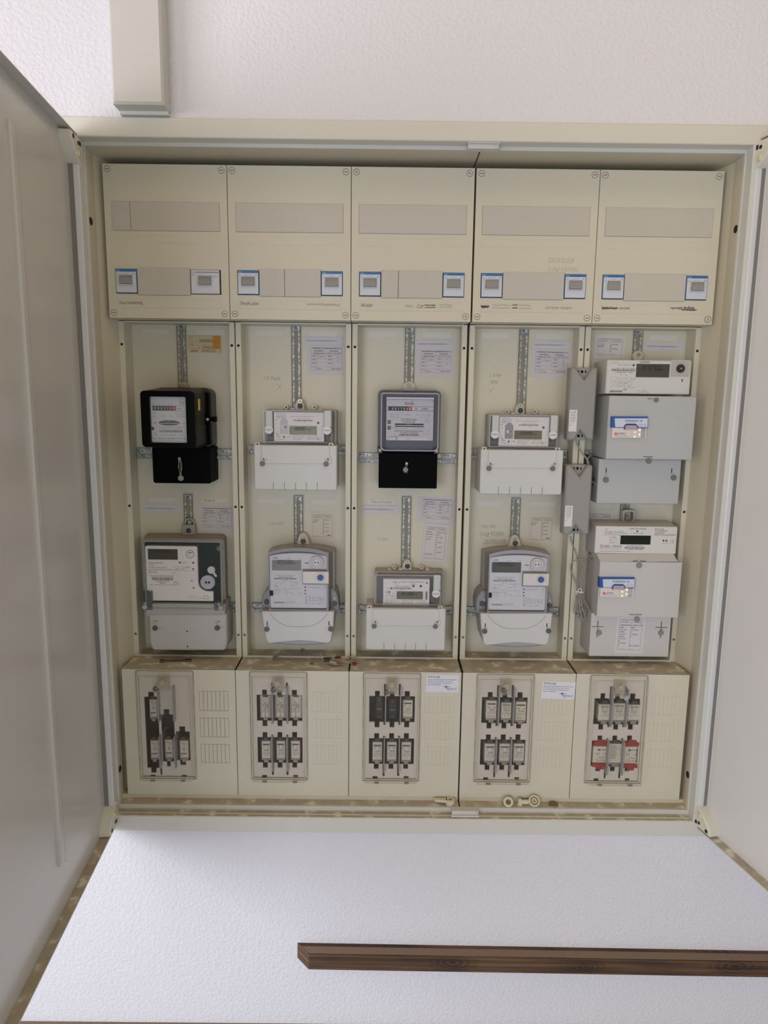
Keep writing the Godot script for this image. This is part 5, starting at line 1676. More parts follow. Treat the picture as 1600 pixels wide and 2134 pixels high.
	for x in [-0.0034, 0.0034]: part(disc, "port_hole", cyl(od.x + x, od.y, 0.0027, -0.03, -0.0297, 0, 14), black)
	var kd := Vector3(-0.4375, -0.5421, -0.03)
	var key := G.new().prism(circ(kd.x, kd.y, 0.0084, 24), -0.036, -0.031)
	key.add(bx(-0.0025, -0.019, 0.0025, -0.006, 0.0, 0.003), Transform3D(Basis(Vector3(0, 0, 1), 0.62), Vector3(kd.x, kd.y, -0.035)))
	part(t, "sealing_key", key, mat(rgb(206, 208, 196), 0.45))
	part(t, "clear_cover", hull(rr(-0.5931, -0.6369, -0.4131, -0.4768, 0.006), -0.044, rr(-0.5833, -0.6299, -0.4108, -0.4749, 0.005), -0.021), clear(rgb(200, 210, 208, 16), 0.05, 0.15))
	part(t, "cover_edge", G.new().ring(rr(-0.5837, -0.6304, -0.4103, -0.4744, 0.005), rr(-0.5811, -0.6281, -0.4134, -0.4769, 0.004), -0.023, -0.0205), clear(rgb(176, 180, 178, 90), 0.1))
	part(t, "cover_post", bx(-0.4157, -0.6178, -0.4158, -0.4877, -0.038, -0.026), clear(rgb(150, 158, 156, 90), 0.1))
	part(t, "cover_post", cyl(-0.4173, -0.4916, 0.006, -0.038, -0.026, 0.001), clear(rgb(150, 158, 156, 90), 0.1))
	# terminal cover
	var up := rr4(-0.5856, -0.6503, -0.4079, -0.6196, [0.004, 0.001, 0.001, 0.004])
	part(t, "terminal_cover", G.new().prism(up, BACK, -0.024, 0.004), grey)
	var lo := PackedVector2Array([Vector2(-0.5773, -0.6434), Vector2(-0.5789, -0.7093), Vector2(-0.5732, -0.7255), Vector2(-0.5689, -0.7279), Vector2(-0.4117, -0.7262), Vector2(-0.4073, -0.7224), Vector2(-0.4041, -0.7074), Vector2(-0.4037, -0.6414)])
	part(t, "terminal_cover", G.new().prism(lo, BACK, -0.02, 0.003), mat(rgb(192, 189, 185), 0.5))
	part(t, "cover_step", bx(-0.5163, -0.726, -0.4695, -0.7232, -0.021, -0.0185, 0.0008), grey)
	for q in [Vector3(-0.493, -0.6821, -0.02), Vector3(-0.4934, -0.7179, -0.02)]: part(t, "screw_hole", cyl(q.x, q.y, 0.0017, -0.02, -0.0197, 0, 12), black)
	# ears of the clear cover with silver screws and seals
	part(t, "cover_ear", bx(-0.5898, -0.6331, -0.5699, -0.5913, -0.044, -0.0215, 0.001), mat(rgb(76, 74, 74), 0.2))
	part(t, "cover_ear", bx(-0.4307, -0.6329, -0.4103, -0.6144, -0.044, -0.0215, 0.001), mat(rgb(92, 90, 90), 0.2))
	var silver := mat(rgb(192, 188, 184), 0.35, 0.4)
	for q in [Vector3(-0.5857, -0.6178, -0.0215), Vector3(-0.4196, -0.6184, -0.0215)]:
		part(t, "screw", G.new().ring(circ(q.x, q.y, 0.003, 16), circ(q.x, q.y, 0.0014, 16), -0.0215, -0.0195, 0.2), silver)
	seal(t, Vector3(-0.5852, -0.6174, -0.02), Vector3(-0.5861, -0.6265, -0.0205), 0.0055, silver, [])
	seal(t, Vector3(-0.4192, -0.6179, -0.02), Vector3(-0.4156, -0.6266, -0.0205), 0.006, mat(rgb(168, 158, 152), 0.4, 0.3), [])
	for q in [[Vector3(-0.5653, -0.6595, -0.0195), Vector3(-0.5642, -0.6747, -0.0195)], [Vector3(-0.4253, -0.6596, -0.0195), Vector3(-0.4241, -0.6727, -0.0195)]]:
		var s: Vector3 = q[0]
		part(t, "screw", G.new().ring(circ(s.x, s.y, 0.0037, 16), circ(s.x, s.y, 0.0018, 16), -0.02, -0.0188, 0.2), grey)
		part(t, "wire_hole", bx(s.x + 0.005, s.y + 0.0005, s.x + 0.0064, s.y + 0.0035, -0.02, -0.0196), black)
		seal(t, s, q[1], 0.0058, mat(rgb(92, 89, 88), 0.5, 0.25), [q[1] + Vector3(0.018, 0.0005, 0), q[1] + Vector3(-0.011, -0.006, 0)])
	part(t, "mounting_lug", G.new().prism(rr4(-0.513, -0.4716, -0.4824, -0.4469, [0.001, 0.004, 0.004, 0.001]), BACK + 0.003, -0.076, 0.001), mat(rgb(156, 150, 142), 0.35, 0.4))
	part(t, "lug_opening", cyl(-0.4982, -0.4611, 0.006, -0.076, -0.0757, 0, 18), mat(rgb(60, 56, 50), 0.6))
	var lr := Vector3(-0.4968, -0.4447, -0.08)
	part(t, "lug_ring", G.new().ring(circ(lr.x, lr.y, 0.0125, 24), circ(lr.x, lr.y, 0.0085, 24), BACK + 0.003, -0.08, 0.15), mat(rgb(160, 154, 146), 0.3, 0.4))
	bolt(t, lr.x, lr.y + 0.002, 0.005, -0.084)

func arched_print(reading: String, lcd: Color) -> Array:
	var p := pic(150, 240, 1480, 1510, 660, rgb(200, 199, 203))
	var k := rgb(48, 46, 50)
	p.text(232, 374, 26, "ISKRA", k, "b", 118)
	p.greek(530, 364, 655, 380, SOFT)
	p.greek(815, 360, 890, 376, SOFT)
	p.rect(960, 460, 1000, 478, k)
	p.rect(1000, 454, 1050, 484, SOFT)
	p.disc(1260, 470, 178, rgb(176, 175, 180), 168)
	p.text(285, 765, 26, "Eigentum des Messstellenbetreibers", SOFT, "s", 450)
	p.text(330, 806, 26, "1 ISK00 7420 5642", k, "s", 350)
	p.bars(250, 815, 765, 850, k)
	p.greek(440, 868, 570, 884, SOFT)
	for q in [[255, 920, 490, 940], [610, 900, 795, 918], [710, 936, 795, 954], [585, 980, 795, 998], [250, 1048, 535, 1066], [570, 1046, 900, 1066], [250, 1096, 590, 1112], [252, 1138, 400, 1152], [515, 1138, 660, 1152], [830, 1138, 900, 1152], [252, 1174, 385, 1190], [515, 1174, 560, 1190], [650, 1180, 900, 1192]]: p.greek(q[0], q[1], q[2], q[3], SOFT, 0.6)
	p.text(252, 1020, 40, "CE", k, "s", 66)
	p.frame(335, 982, 410, 1022, 3, SOFT)
	p.bars(235, 1368, 490, 1400, k)
	for y in [1342.0, 1366.0, 1390.0]: p.greek(520, y, 745, y + 12, SOFT, 0.7)
	for y in [1024.0, 1098.0, 1170.0]: p.disc(966, y, 17, k)
	p.text(1005, 1040, 24, "Rₗ = 10.000 imp/kWh", SOFT, "s", 280)
	p.line(1414, 1000, 1414, 1064, 6, SOFT)
	p.greek(960, 1208, 1125, 1224, SOFT)
	for r in 4:
		for c in 6: p.greek(962 + c * 80, 1240 + r * 30, 1020 + c * 80, 1256 + r * 30, rgb(120, 118, 122), 0.9)
	p.greek(960, 1362, 1080, 1376, SOFT)
	p.greek(955, 1392, 1410, 1412, SOFT, 0.6)
	var d := pic(0, 0, 660, 250, 400, lcd)
	var li := lcd.darkened(0.6)
	d.seg7(120, 14, 62, 76, reading, li, 0.05, 0.16)
	d.greek(480, 60, 540, 84, li, 0.8)
	d.greek(40, 40, 90, 84, lcd.darkened(0.25), 0.6)
	d.greek(30, 130, 90, 150, lcd.darkened(0.35))
	d.text(36, 190, 36, "P 1", lcd.darkened(0.35), "s", 60)
	return [p.mat(0.45), lcd_mat(d)]

func arched_meters() -> void:
	var base := Vector3(0.2462, -0.7076, BACK)
	var t := thing("electricity_meter", "arched clear-hooded meter with blue button and dark display, bottom of fourth field", "electricity meter", base, "arched meters with blue buttons")
	var smoke := clear(rgb(128, 124, 130, 120), 0.15, 0.25)
	var pale := mat(rgb(206, 204, 201), 0.45)
	# rear case with its shoulders
	part(t, "rear_case", G.new().prism(arch(0.175, -0.643, 0.324, -0.499, -0.4888), BACK, -0.045, 0.002), mat(rgb(166, 159, 156), 0.45))
	var ears := PackedVector2Array([Vector2(0.1603, -0.6357), Vector2(0.1591, -0.6117), Vector2(0.1624, -0.5957), Vector2(0.1716, -0.5837), Vector2(0.3199, -0.582), Vector2(0.3276, -0.5899), Vector2(0.3329, -0.6097), Vector2(0.3341, -0.6338)])
	part(t, "shoulder", G.new().prism(ears, BACK, -0.03, 0.003), mat(rgb(152, 148, 152), 0.4))
	for i in 12:
		var y := lerpf(-0.5276, -0.5738, i / 11.0)
		part(t, "side_rib", bx(0.1766 - 0.0012, y, 0.1766 + 0.0004, y + 0.0016, -0.085, -0.048), mat(rgb(136, 130, 132), 0.4))
	var fo := arch(0.1805, -0.6297, 0.3132, -0.4934, -0.4827)
	var fi := arch(0.1824, -0.6229, 0.3092, -0.4997, -0.4905)
	part(t, "hood", hull(arch(0.1764, -0.6387, 0.3194, -0.4966, -0.4865), -0.045, fo, -0.006, false), smoke)
	part(t, "hood_edge", G.new().ring(fo, fi, -0.012, -0.0045, 0.1), clear(rgb(176, 173, 178, 170), 0.1))
	part(t, "hood_groove", hull(fo, -0.014, fo, -0.013), mat(rgb(84, 84, 80), 0.5))
	var pd := arched_print("000000", rgb(84, 84, 80))
	part(t, "front_plate", G.new().prism(arch(0.1823, -0.6207, 0.3103, -0.5016, -0.4948), -0.03, -0.009, 0.001), pd[0])
	part(t, "display", bx(0.1878, -0.5347, 0.2524, -0.5111, -0.0092, -0.0084), pd[1])
	part(t, "hood_glass", hull(fi, -0.006, fi, -0.0058), clear(rgb(220, 220, 228, 8), 0.05, 0.15))
	part(t, "hood_lip", bx(0.1827, -0.6284, 0.315, -0.6243, -0.02, -0.0035, 0.002), smoke)
	# reading head
	var o := Vector3(0.2869, -0.5151, -0.004)
	var port := part(t, "optical_port", G.new().ring(circ(o.x, o.y, 0.0149, 32), circ(o.x, o.y, 0.0066, 32), -0.0085, -0.0035, 0.05), mat(rgb(188, 178, 178), 0.35))
	part(port, "port_face", cyl(o.x, o.y, 0.0066, -0.0085, -0.0045, 0, 24), mat(rgb(208, 206, 208), 0.4))
	for x in [-0.0031, 0.0031]: part(port, "port_hole", cyl(o.x + x, o.y, 0.0015, -0.0045, -0.0042, 0, 12), black)
	# white flap with blue button
	var fl := part(t, "button_flap", bx(0.2568, -0.5621, 0.3136, -0.5349, -0.009, -0.001, 0.0006), mat(rgb(214, 208, 200), 0.45))
	var b := Vector3(0.2956, -0.5477, -0.001)
	part(fl, "button_ring", G.new().ring(circ(b.x, b.y, 0.0108, 28), circ(b.x, b.y, 0.0072, 28), -0.001, 0.0004, 0.1), mat(rgb(206, 200, 196), 0.45))
	part(fl, "blue_button", cyl(b.x, b.y, 0.0066, -0.001, 0.0012, 0.0006, 24), mat(rgb(36, 84, 150), 0.35))
	part(t, "flap_shadow_gap", G.new().ring(rr(0.2558, -0.5649, 0.3152, -0.531, 0.001), rr(0.2579, -0.5633, 0.3144, -0.5357, 0.0005), -0.0088, -0.0055), smoke)
	part(t, "side_opening", bx(0.1816, -0.5923, 0.1898, -0.5807, -0.0088, -0.0075), black)
	# terminal cover
	var tc := PackedVector2Array([Vector2(0.1646, -0.6266), Vector2(0.1677, -0.6597), Vector2(0.1734, -0.6935), Vector2(0.1767, -0.6998), Vector2(0.1829, -0.7029), Vector2(0.204, -0.7051), Vector2(0.2462, -0.707), Vector2(0.2882, -0.7054), Vector2(0.311, -0.7023), Vector2(0.317, -0.6994), Vector2(0.3201, -0.6918), Vector2(0.3241, -0.658), Vector2(0.3255, -0.6248)])
	part(t, "terminal_cover", G.new().prism(tc, BACK, -0.006, 0.004), mat(rgb(166, 164, 161), 0.45))
	var face := PackedVector2Array([Vector2(0.1654, -0.6272), Vector2(0.1684, -0.6597), Vector2(0.1741, -0.6925), Vector2(0.1774, -0.6984), Vector2(0.1828, -0.7005), Vector2(0.2095, -0.697), Vector2(0.2456, -0.6931), Vector2(0.282, -0.6952), Vector2(0.3099, -0.6991), Vector2(0.3156, -0.6969), Vector2(0.3189, -0.6908), Vector2(0.3234, -0.658), Vector2(0.3248, -0.6254)])
	part(t, "cover_face", G.new().prism(face, -0.007, -0.0015, 0.0012), pale)
	var gp := []
	for i in 13:
		var f := i / 12.0
		gp.append(Vector3(lerpf(0.1818, 0.3116, f), -0.6613 + (-0.6302 - -0.6613) * pow(absf(2 * f - 1), 3.0), -0.0014))
	part(t, "cover_seam", G.new().tube(gp, 0.0006, 5), mat(rgb(170, 168, 166), 0.5))
	var lug := pts([Vector2(0.2348, -0.4892), Vector2(0.2646, -0.4889), Vector2(0.2596, -0.473), Vector2(0.2549, -0.4641), Vector2(0.2486, -0.4621), Vector2(0.2424, -0.4648), Vector2(0.2385, -0.4742)])
	part(t, "mounting_lug", G.new().prism(lug, BACK + 0.004, -0.072, 0.001), mat(rgb(204, 200, 190), 0.45))
	part(t, "lug_opening", cyl(0.2498, -0.4814, 0.0064, -0.072, -0.0717, 0, 18), mat(rgb(86, 84, 80), 0.5))
	bolt(t, 0.2493, -0.4711, 0.005, -0.0718)
	var sm := mat(rgb(84, 80, 78), 0.5, 0.25)
	for q in [[Vector3(0.1767, -0.6036, -0.027), Vector3(0.1717, -0.612, -0.026)], [Vector3(0.3241, -0.603, -0.027), Vector3(0.3248, -0.615, -0.026)]]:
		var s: Vector3 = q[0]
		part(t, "screw", cyl(s.x, s.y, 0.0026, -0.03, -0.0265, 0.0005, 14), mat(rgb(206, 204, 198), 0.4))
		seal(t, s, q[1], 0.0056, sm, [])
	for q in [[Vector3(0.1768, -0.654, -0.001), Vector3(0.1757, -0.6675, -0.001)], [Vector3(0.3142, -0.6525, -0.001), Vector3(0.3183, -0.6653, -0.001)]]:
		var s: Vector3 = q[0]
		part(t, "wire_hole", bx(s.x - 0.0009, s.y - 0.005, s.x + 0.0009, s.y + 0.0045, -0.0015, -0.0011), black)
		seal(t, s + Vector3(0, -0.003, 0), q[1], 0.0058, lead, [q[1] + Vector3(0.006, 0.008, 0)])
	var c := t.duplicate() as Node3D
	c.name = numbered("electricity_meter")
	add_child(c)
	c.position = Vector3(-0.2391, -0.7084, BACK)
	c.set_meta("label", "arched clear-hooded meter with blue button and light grey display, bottom of second field")
	var m := arched_print("005580", rgb(138, 140, 138))
	var names := ["front_plate", "display"]
	for i in 2:
		var n := c.get_node(names[i]) as MeshInstance3D
		n.mesh = n.mesh.duplicate()
		n.mesh.surface_set_material(0, m[i])

func ppc_module(at: Vector3, label: String, warm: bool) -> void:
	# shape drawn about the upper one, then moved
	var o := Vector3(0.4582, -0.235, 0.014)
	var t := thing("gateway_module", label, "module", o, "radio modules in the deep meters")
	var blue := mat(rgb(38, 84, 160), 0.4)
	var shell := PackedVector2Array([Vector2(0.4221, -0.2129), Vector2(0.4215, -0.1901), Vector2(0.4979, -0.1896), Vector2(0.499, -0.2131), Vector2(0.4782, -0.2124), Vector2(0.4768, -0.2089), Vector2(0.4728, -0.2056), Vector2(0.454, -0.2054), Vector2(0.4504, -0.2077), Vector2(0.4484, -0.2126)])
	part(t, "shell", G.new().prism(shell, 0.006, 0.0205, 0.0006), blue)
	var p := pic(535, 288, 1460, 540, 460, rgb(206, 212, 226))
	var k := rgb(110, 112, 124)
	p.frame(820, 330, 1215, 336, 2, k)
	p.bars(830, 345, 1215, 386, rgb(96, 100, 112))
	p.text(890, 420, 16, "EPPC02 0318", k, "s", 220)
	p.disc(1280, 358, 22, rgb(90, 94, 108))
	p.greek(1400, 350, 1430, 376, k)
	p.greek(1252, 400, 1300, 412, k)
	p.greek(1215, 450, 1430, 472, k, 0.5)
	p.greek(1215, 505, 1430, 522, k)
	var lab := PackedVector2Array([Vector2(0.4303, -0.2121), Vector2(0.428, -0.1939), Vector2(0.4973, -0.1931), Vector2(0.4977, -0.2117), Vector2(0.4793, -0.2115), Vector2(0.4775, -0.2078), Vector2(0.4731, -0.2045), Vector2(0.4539, -0.2044), Vector2(0.4499, -0.207), Vector2(0.448, -0.2119)])
	part(t, "label", G.new().prism(lab, 0.0203, 0.0208), p.mat(0.4))
	var f := pic(470, 555, 1270, 840, 460, rgb(222, 210, 204))
	var red := rgb(214, 66, 76)
	f.rect(545, 694, 632, 768, red)
	f.rect(565, 708, 640, 716, rgb(222, 210, 204))
	f.rect(584, 740, 598, 768, rgb(222, 210, 204))
	f.line(545, 768, 590, 735, 6, rgb(222, 210, 204))
	f.text(655, 768, 76, "PPC", rgb(38, 98, 160), "b", 208)
	f.text(545, 806, 16, "LTE SMART METER GATEWAY", rgb(70, 70, 90), "s", 400)
	for q in [[985, 668, 1060, 680], [1155, 668, 1220, 680], [985, 728, 1060, 740], [1150, 736, 1190, 748], [980, 788, 1050, 800], [1145, 792, 1185, 804], [1165, 606, 1205, 616]]: f.greek(q[0], q[1], q[2], q[3], rgb(120, 112, 112))
	part(t, "front", bx(0.4248, -0.2342, 0.4863, -0.2131, 0.006, 0.019, 0.0005), f.mat(0.4))
	part(t, "front_frame", G.new().ring(rr(0.4849, -0.2342, 0.4975, -0.2152, 0.0004, 1), rr(0.4853, -0.2333, 0.4948, -0.2156, 0.0003, 1), 0.006, 0.0185), mat(rgb(214, 206, 196), 0.45))
	var tab := part(t, "sim_flap", G.new().prism(rr(0.4483, -0.2168, 0.4785, -0.2062, 0.004), 0.015, 0.02, 0.0004), blue)
	part(tab, "sim_card", G.new().prism(rr(0.4522, -0.2167, 0.4762, -0.208, 0.0025), 0.0195, 0.0206), mat(rgb(176, 160, 164), 0.45))
	part(tab, "red_edge", bx(0.4491, -0.2165, 0.4528, -0.2107, 0.0195, 0.0204), mat(rgb(164, 32, 46), 0.45))
	var i := 0
	for q in [Vector3(0.4728, -0.222, 0.0195), Vector3(0.4829, -0.2179, 0.0195), Vector3(0.4829, -0.2272, 0.0195), Vector3(0.473, -0.2315, 0.0195)]:
		var em := mat(rgb(250, 240, 160), 0.4).duplicate() as StandardMaterial3D
		em.emission_enabled = true
		em.emission = rgb(255, 150, 120) if (i == 0 and warm) else rgb(232, 255, 150)
		em.emission_energy_multiplier = 1.1
		part(t, "status_light", G.new().prism(circ(q.x, q.y, 0.0019, 16, 0.0012), 0.019, 0.0196, 0.0002), em)
		i += 1
	t.position = o + at

func deep_meter() -> void:
	var t := thing("electricity_meter", "deep white meter with round dark reading head, top of the fifth field", "electricity meter", Vector3(0.49, -0.3807, BACK))
	var white := mat(rgb(198, 196, 190), 0.45)
	var white2 := mat(rgb(184, 183, 181), 0.45)
	var p := pic(270, 70, 1500, 600, 700, rgb(208, 206, 200), -0.055)
	var k := rgb(60, 58, 56)
	p.text(735, 116, 38, "ISKRA", k, "b", 146)
	p.line(290, 130, 1240, 130, 3, SOFT)
	p.greek(325, 98, 440, 108, SOFT)
	p.greek(425, 146, 610, 160, SOFT)
	p.disc(650, 152, 16, k)
	p.greek(345, 196, 680, 210, SOFT)
	p.bars(328, 218, 680, 240, k)
	p.text(368, 274, 26, "1 ISK00 8677 2291", k, "s", 284)
	p.greek(452, 294, 550, 308, rgb(160, 156, 150))
	for y in [362.0, 396.0, 424.0, 456.0, 480.0]: p.greek(318, y, 680 - (y - 362) * 0.6, y + 13, SOFT, 0.5)
	p.greek(560, 490, 690, 502, SOFT, 0.5)
	p.line(310, 340, 694, 343, 2, SOFT)
	p.text(502, 548, 36, "CE", k, "s", 54)
	p.bars(302, 548, 490, 574, k)
	p.greek(710, 536, 825, 548, SOFT)
	p.greek(710, 562, 870, 572, SOFT)
	p.rect(1348, 362, 1372, 376, k)
	p.rect(1354, 376, 1366, 408, k)
	part(t, "meter_body", G.new().prism(rr(0.4122, -0.1429, 0.5896, -0.0729, 0.003), BACK, 0.0, 0.002), p.mat(0.45))
	var d := pic(0, 0, 480, 200, 400, rgb(84, 82, 78))
	var li := rgb(48, 46, 42)
	d.seg7(95, 30, 44, 66, "013702", li, 0.1, 0.16)
	d.text(330, 92, 22, "kWh", li, "b", 68)
	d.greek(14, 70, 60, 90, rgb(64, 62, 58))
	d.greek(14, 132, 40, 146, li)
	d.greek(430, 156, 450, 168, li)
	part(t, "display", bx(0.4737, -0.108, 0.5433, -0.0806, 0.0, 0.0006), lcd_mat(d))
	var hp := part(t, "head_plate", G.new().prism(rr(0.5458, -0.1055, 0.5855, -0.0717, 0.002), -0.01, 0.002, 0.0006), white)
	part(hp, "head_panel", bx(0.547, -0.1049, 0.5832, -0.0734, 0.002, 0.0026, 0.0003), mat(rgb(186, 176, 168), 0.45))
	var o := Vector3(0.5649, -0.0894, 0.003)
	var head := part(hp, "reading_head", cyl(o.x, o.y, 0.0086, 0.0026, 0.007, 0.0015, 26), mat(rgb(38, 44, 46), 0.2))
	part(head, "lens", cyl(o.x, o.y, 0.0018, 0.007, 0.0076, 0.0004, 12), mat(rgb(170, 176, 180), 0.2))
	part(t, "module_cover", G.new().prism(rr(0.4167, -0.2797, 0.5999, -0.147, 0.0025), BACK, 0.014, 0.0018), white2)
	part(t, "cover_seam", bx(0.5009, -0.1881, 0.5886, -0.1884, 0.014, 0.0142), mat(rgb(170, 168, 164), 0.5))
	var lo := part(t, "terminal_cover", G.new().prism(rr(0.4139, -0.3797, 0.5932, -0.2817, 0.002), BACK, -0.02, 0.0022), white2)
	lo.set_meta("label", "lower pale terminal cover")
	part(t, "mounting_lug", G.new().prism(circ(0.5044, -0.0589, 0.0115, 24), BACK + 0.003, -0.078, 0.001), mat(rgb(206, 198, 178), 0.45))
	bolt(t, 0.5046, -0.056, 0.0048, -0.078)
	var sm := mat(rgb(118, 116, 112), 0.5, 0.25)
	seal(t, Vector3(0.5022, -0.1526, 0.0145), Vector3(0.5145, -0.155, 0.0145), 0.0046, sm, [Vector3(0.4983, -0.1532, 0.0145)])
	part(t, "wire_hole", bx(0.4963, -0.153, 0.5195, -0.1516, 0.014, 0.0143), mat(rgb(70, 66, 62), 0.7))
	part(t, "wire_hole", bx(0.4963, -0.2746, 0.5159, -0.2732, 0.014, 0.0143), mat(rgb(70, 66, 62), 0.7))
	seal(t, Vector3(0.506, -0.2734, 0.0145), Vector3(0.5076, -0.2824, 0.0145), 0.006, sm, [Vector3(0.5045, -0.2877, 0.0145), Vector3(0.5109, -0.286, 0.0145)])
	for q in [[Vector3(0.4304, -0.3064, -0.0185), Vector3(0.4305, -0.3274, -0.0185)], [Vector3(0.5732, -0.3059, -0.0185), Vector3(0.5775, -0.3211, -0.0185)]]:
		var s: Vector3 = q[0]
		part(t, "wire_hole", bx(s.x - 0.0008, s.y - 0.006, s.x + 0.0008, s.y + 0.005, -0.02, -0.0196), black)
		seal(t, s + Vector3(0, -0.004, 0), q[1], 0.0058, sm, [])
	ppc_module(Vector3.ZERO, "blue and white gateway module with lit lamps in the upper deep meter", true)

func deep_white_meter() -> void:
	var t := thing("electricity_meter", "deep white meter with long dark blank display, bottom of the fifth field", "electricity meter", Vector3(0.49, -0.7298, BACK))
	var white := mat(rgb(200, 196, 192), 0.45)
	var p := pic(95, 135, 1495, 632, 760, rgb(216, 211, 206), -0.05)
	var k := rgb(52, 50, 50)
	p.text(245, 208, 36, "efr", rgb(150, 146, 142), "s", 50)
	p.text(240, 244, 16, "Elektronischer Drehstromzähler", k, "s", 332)
	p.text(240, 272, 15, "3 x 230/400 V   50 Hz   0,25-5(100) A", k, "s", 398)
	p.text(234, 300, 15, "Kl. A   -25...+70 °C   2024", k, "s", 280)
	p.text(666, 190, 28, "SGM-D4-A920N", k, "s", 292)
	p.disc(804, 222, 16, k)
	p.text(692, 268, 15, "Rₐ = 1000 imp./kWh", k, "s", 220)
	p.text(1104, 190, 28, "BZ-ST 2E", k, "s", 155)
	p.text(1104, 224, 28, "116-000020", k, "s", 218)
	p.text(1102, 260, 28, "14420501", k, "s", 178)
	p.text(1096, 294, 26, "Zweirichtungszähler", k, "s", 370)
	for q in [[1256, 388, 17], [1308, 388, 17]]: p.disc(q[0], q[1], q[2], k)
	p.frame(1376, 372, 1438, 436, 4, SOFT)
	p.frame(1408, 386, 1436, 412, 3, SOFT)
	p.frame(1284, 422, 1330, 448, 3, SOFT)
	p.rect(1248, 420, 1258, 450, SOFT)
	p.frame(330, 324, 356, 352, 4, SOFT)
	p.greek(378, 326, 445, 336, k)
	p.greek(378, 344, 445, 352, k)
	p.text(328, 404, 32, "Y", k, "s", 34)
	p.line(392, 374, 392, 404, 4, SOFT)
	p.frame(424, 376, 466, 400, 4, SOFT)
	p.greek(322, 430, 468, 442, k)
	p.text(158, 518, 40, "CE", k, "s", 62)
	p.frame(234, 484, 340, 518, 3, SOFT)
	p.text(240, 514, 26, "M24 2", k, "s", 92)
	p.frame(374, 484, 528, 514, 3, SOFT)
	p.text(380, 510, 24, "0102 46 24", k, "s", 144)
	p.greek(156, 528, 350, 538, k)
	p.greek(372, 528, 525, 538, k)
	p.greek(154, 552, 520, 562, SOFT)
	p.text(152, 602, 14, "EFR Meter Systemtechnik GmbH, 80993 München, Germany", k, "s", 535)
	p.text(625, 502, 18, "Identifikationsnummer", k, "s", 290)
	p.bars(590, 514, 945, 540, k)
	p.text(625, 570, 26, "1 EFR23 7519 6867", k, "s", 284)
	var top := rr(0.413, -0.4887, 0.5915, -0.4284, 0.001)
	part(t, "meter_body", hull(rr(0.4165, -0.5028, 0.6061, -0.4259, 0.006), BACK, top, -0.014), white)
	part(t, "nameplate", G.new().prism(top, -0.0145, -0.01, 0.0006), p.mat(0.45))
	var d := pic(0, 0, 515, 165, 256, rgb(40, 44, 38))
	d.seg7(110, 40, 50, 52, "000000", rgb(32, 35, 31), 0.04, 0.12)
	part(t, "display", bx(0.4681, -0.4683, 0.5342, -0.4484, -0.0101, -0.0094), lcd_mat(d))
	var mc := G.new()
	mc.prism(rr(0.4221, -0.6303, 0.6022, -0.5047, 0.001), BACK, 0.004, 0.001)
	var ch := pts([Vector2(0.4141, -0.4898), Vector2(0.588, -0.4882), Vector2(0.5922, -0.5034), Vector2(0.4221, -0.5047)])
	mc.loft([[Vector3(ch[3].x, ch[3].y, 0.0038), Vector3(ch[2].x, ch[2].y, 0.0038), Vector3(ch[2].x, ch[2].y, -0.06), Vector3(ch[3].x, ch[3].y, -0.06)], [Vector3(ch[0].x + 0.004, ch[0].y, -0.012), Vector3(ch[1].x, ch[1].y, -0.012), Vector3(ch[1].x, ch[1].y, -0.06), Vector3(ch[0].x + 0.004, ch[0].y, -0.06)]])
	part(t, "module_cover", mc, mat(rgb(200, 196, 192), 0.45))
	part(t, "terminal_cover", G.new().prism(rr(0.4166, -0.7287, 0.5963, -0.6281, 0.001), BACK, -0.016, 0.001), white)
	part(t, "mounting_lug", G.new().ring(rr(0.4904, -0.4305, 0.5197, -0.4007, 0.004), rr(0.4951, -0.426, 0.515, -0.4051, 0.004), BACK + 0.002, -0.07, 0.1), mat(rgb(168, 164, 156), 0.3, 0.5))
	bolt(t, 0.5051, -0.4097, 0.005, -0.084)
	var sm := mat(rgb(138, 135, 134), 0.5, 0.2)
	var hm := mat(rgb(78, 72, 68), 0.7)
	for q in [[Vector3(0.5071, -0.5027, 0.0045), Vector3(0.5073, -0.5118, 0.0045)], [Vector3(0.5075, -0.6239, 0.0045), Vector3(0.5112, -0.6338, 0.0045)]]:
		var s: Vector3 = q[0]
		part(t, "wire_slot", bx(s.x - 0.014, s.y - 0.0006, s.x + 0.0145, s.y + 0.0008, 0.004, 0.0043), hm)
		part(t, "wire_slot", bx(s.x - 0.003, s.y - 0.002, s.x + 0.003, s.y + 0.0025, 0.004, 0.0044), mat(rgb(178, 170, 160), 0.4))
		seal(t, s, q[1], 0.0061, sm, [])
	for q in [[Vector3(0.4321, -0.6591, -0.0155), Vector3(0.4355, -0.673, -0.0155)], [Vector3(0.5752, -0.6593, -0.0155), Vector3(0.5748, -0.6715, -0.0155)]]:
		var s: Vector3 = q[0]
		part(t, "wire_slot", bx(s.x - 0.0135, s.y - 0.0007, s.x + 0.0135, s.y + 0.0007, -0.016, -0.0157), hm)
		part(t, "wire_slot", bx(s.x - 0.0008, s.y - 0.025, s.x + 0.0008, s.y + 0.014, -0.016, -0.0156), hm)
		seal(t, s, q[1], 0.006, sm, [])
	ppc_module(Vector3(0.4582 - 0.4582, -0.5837 - -0.235, -0.01), "blue and white gateway module with lit lamps in the lower deep meter", false)

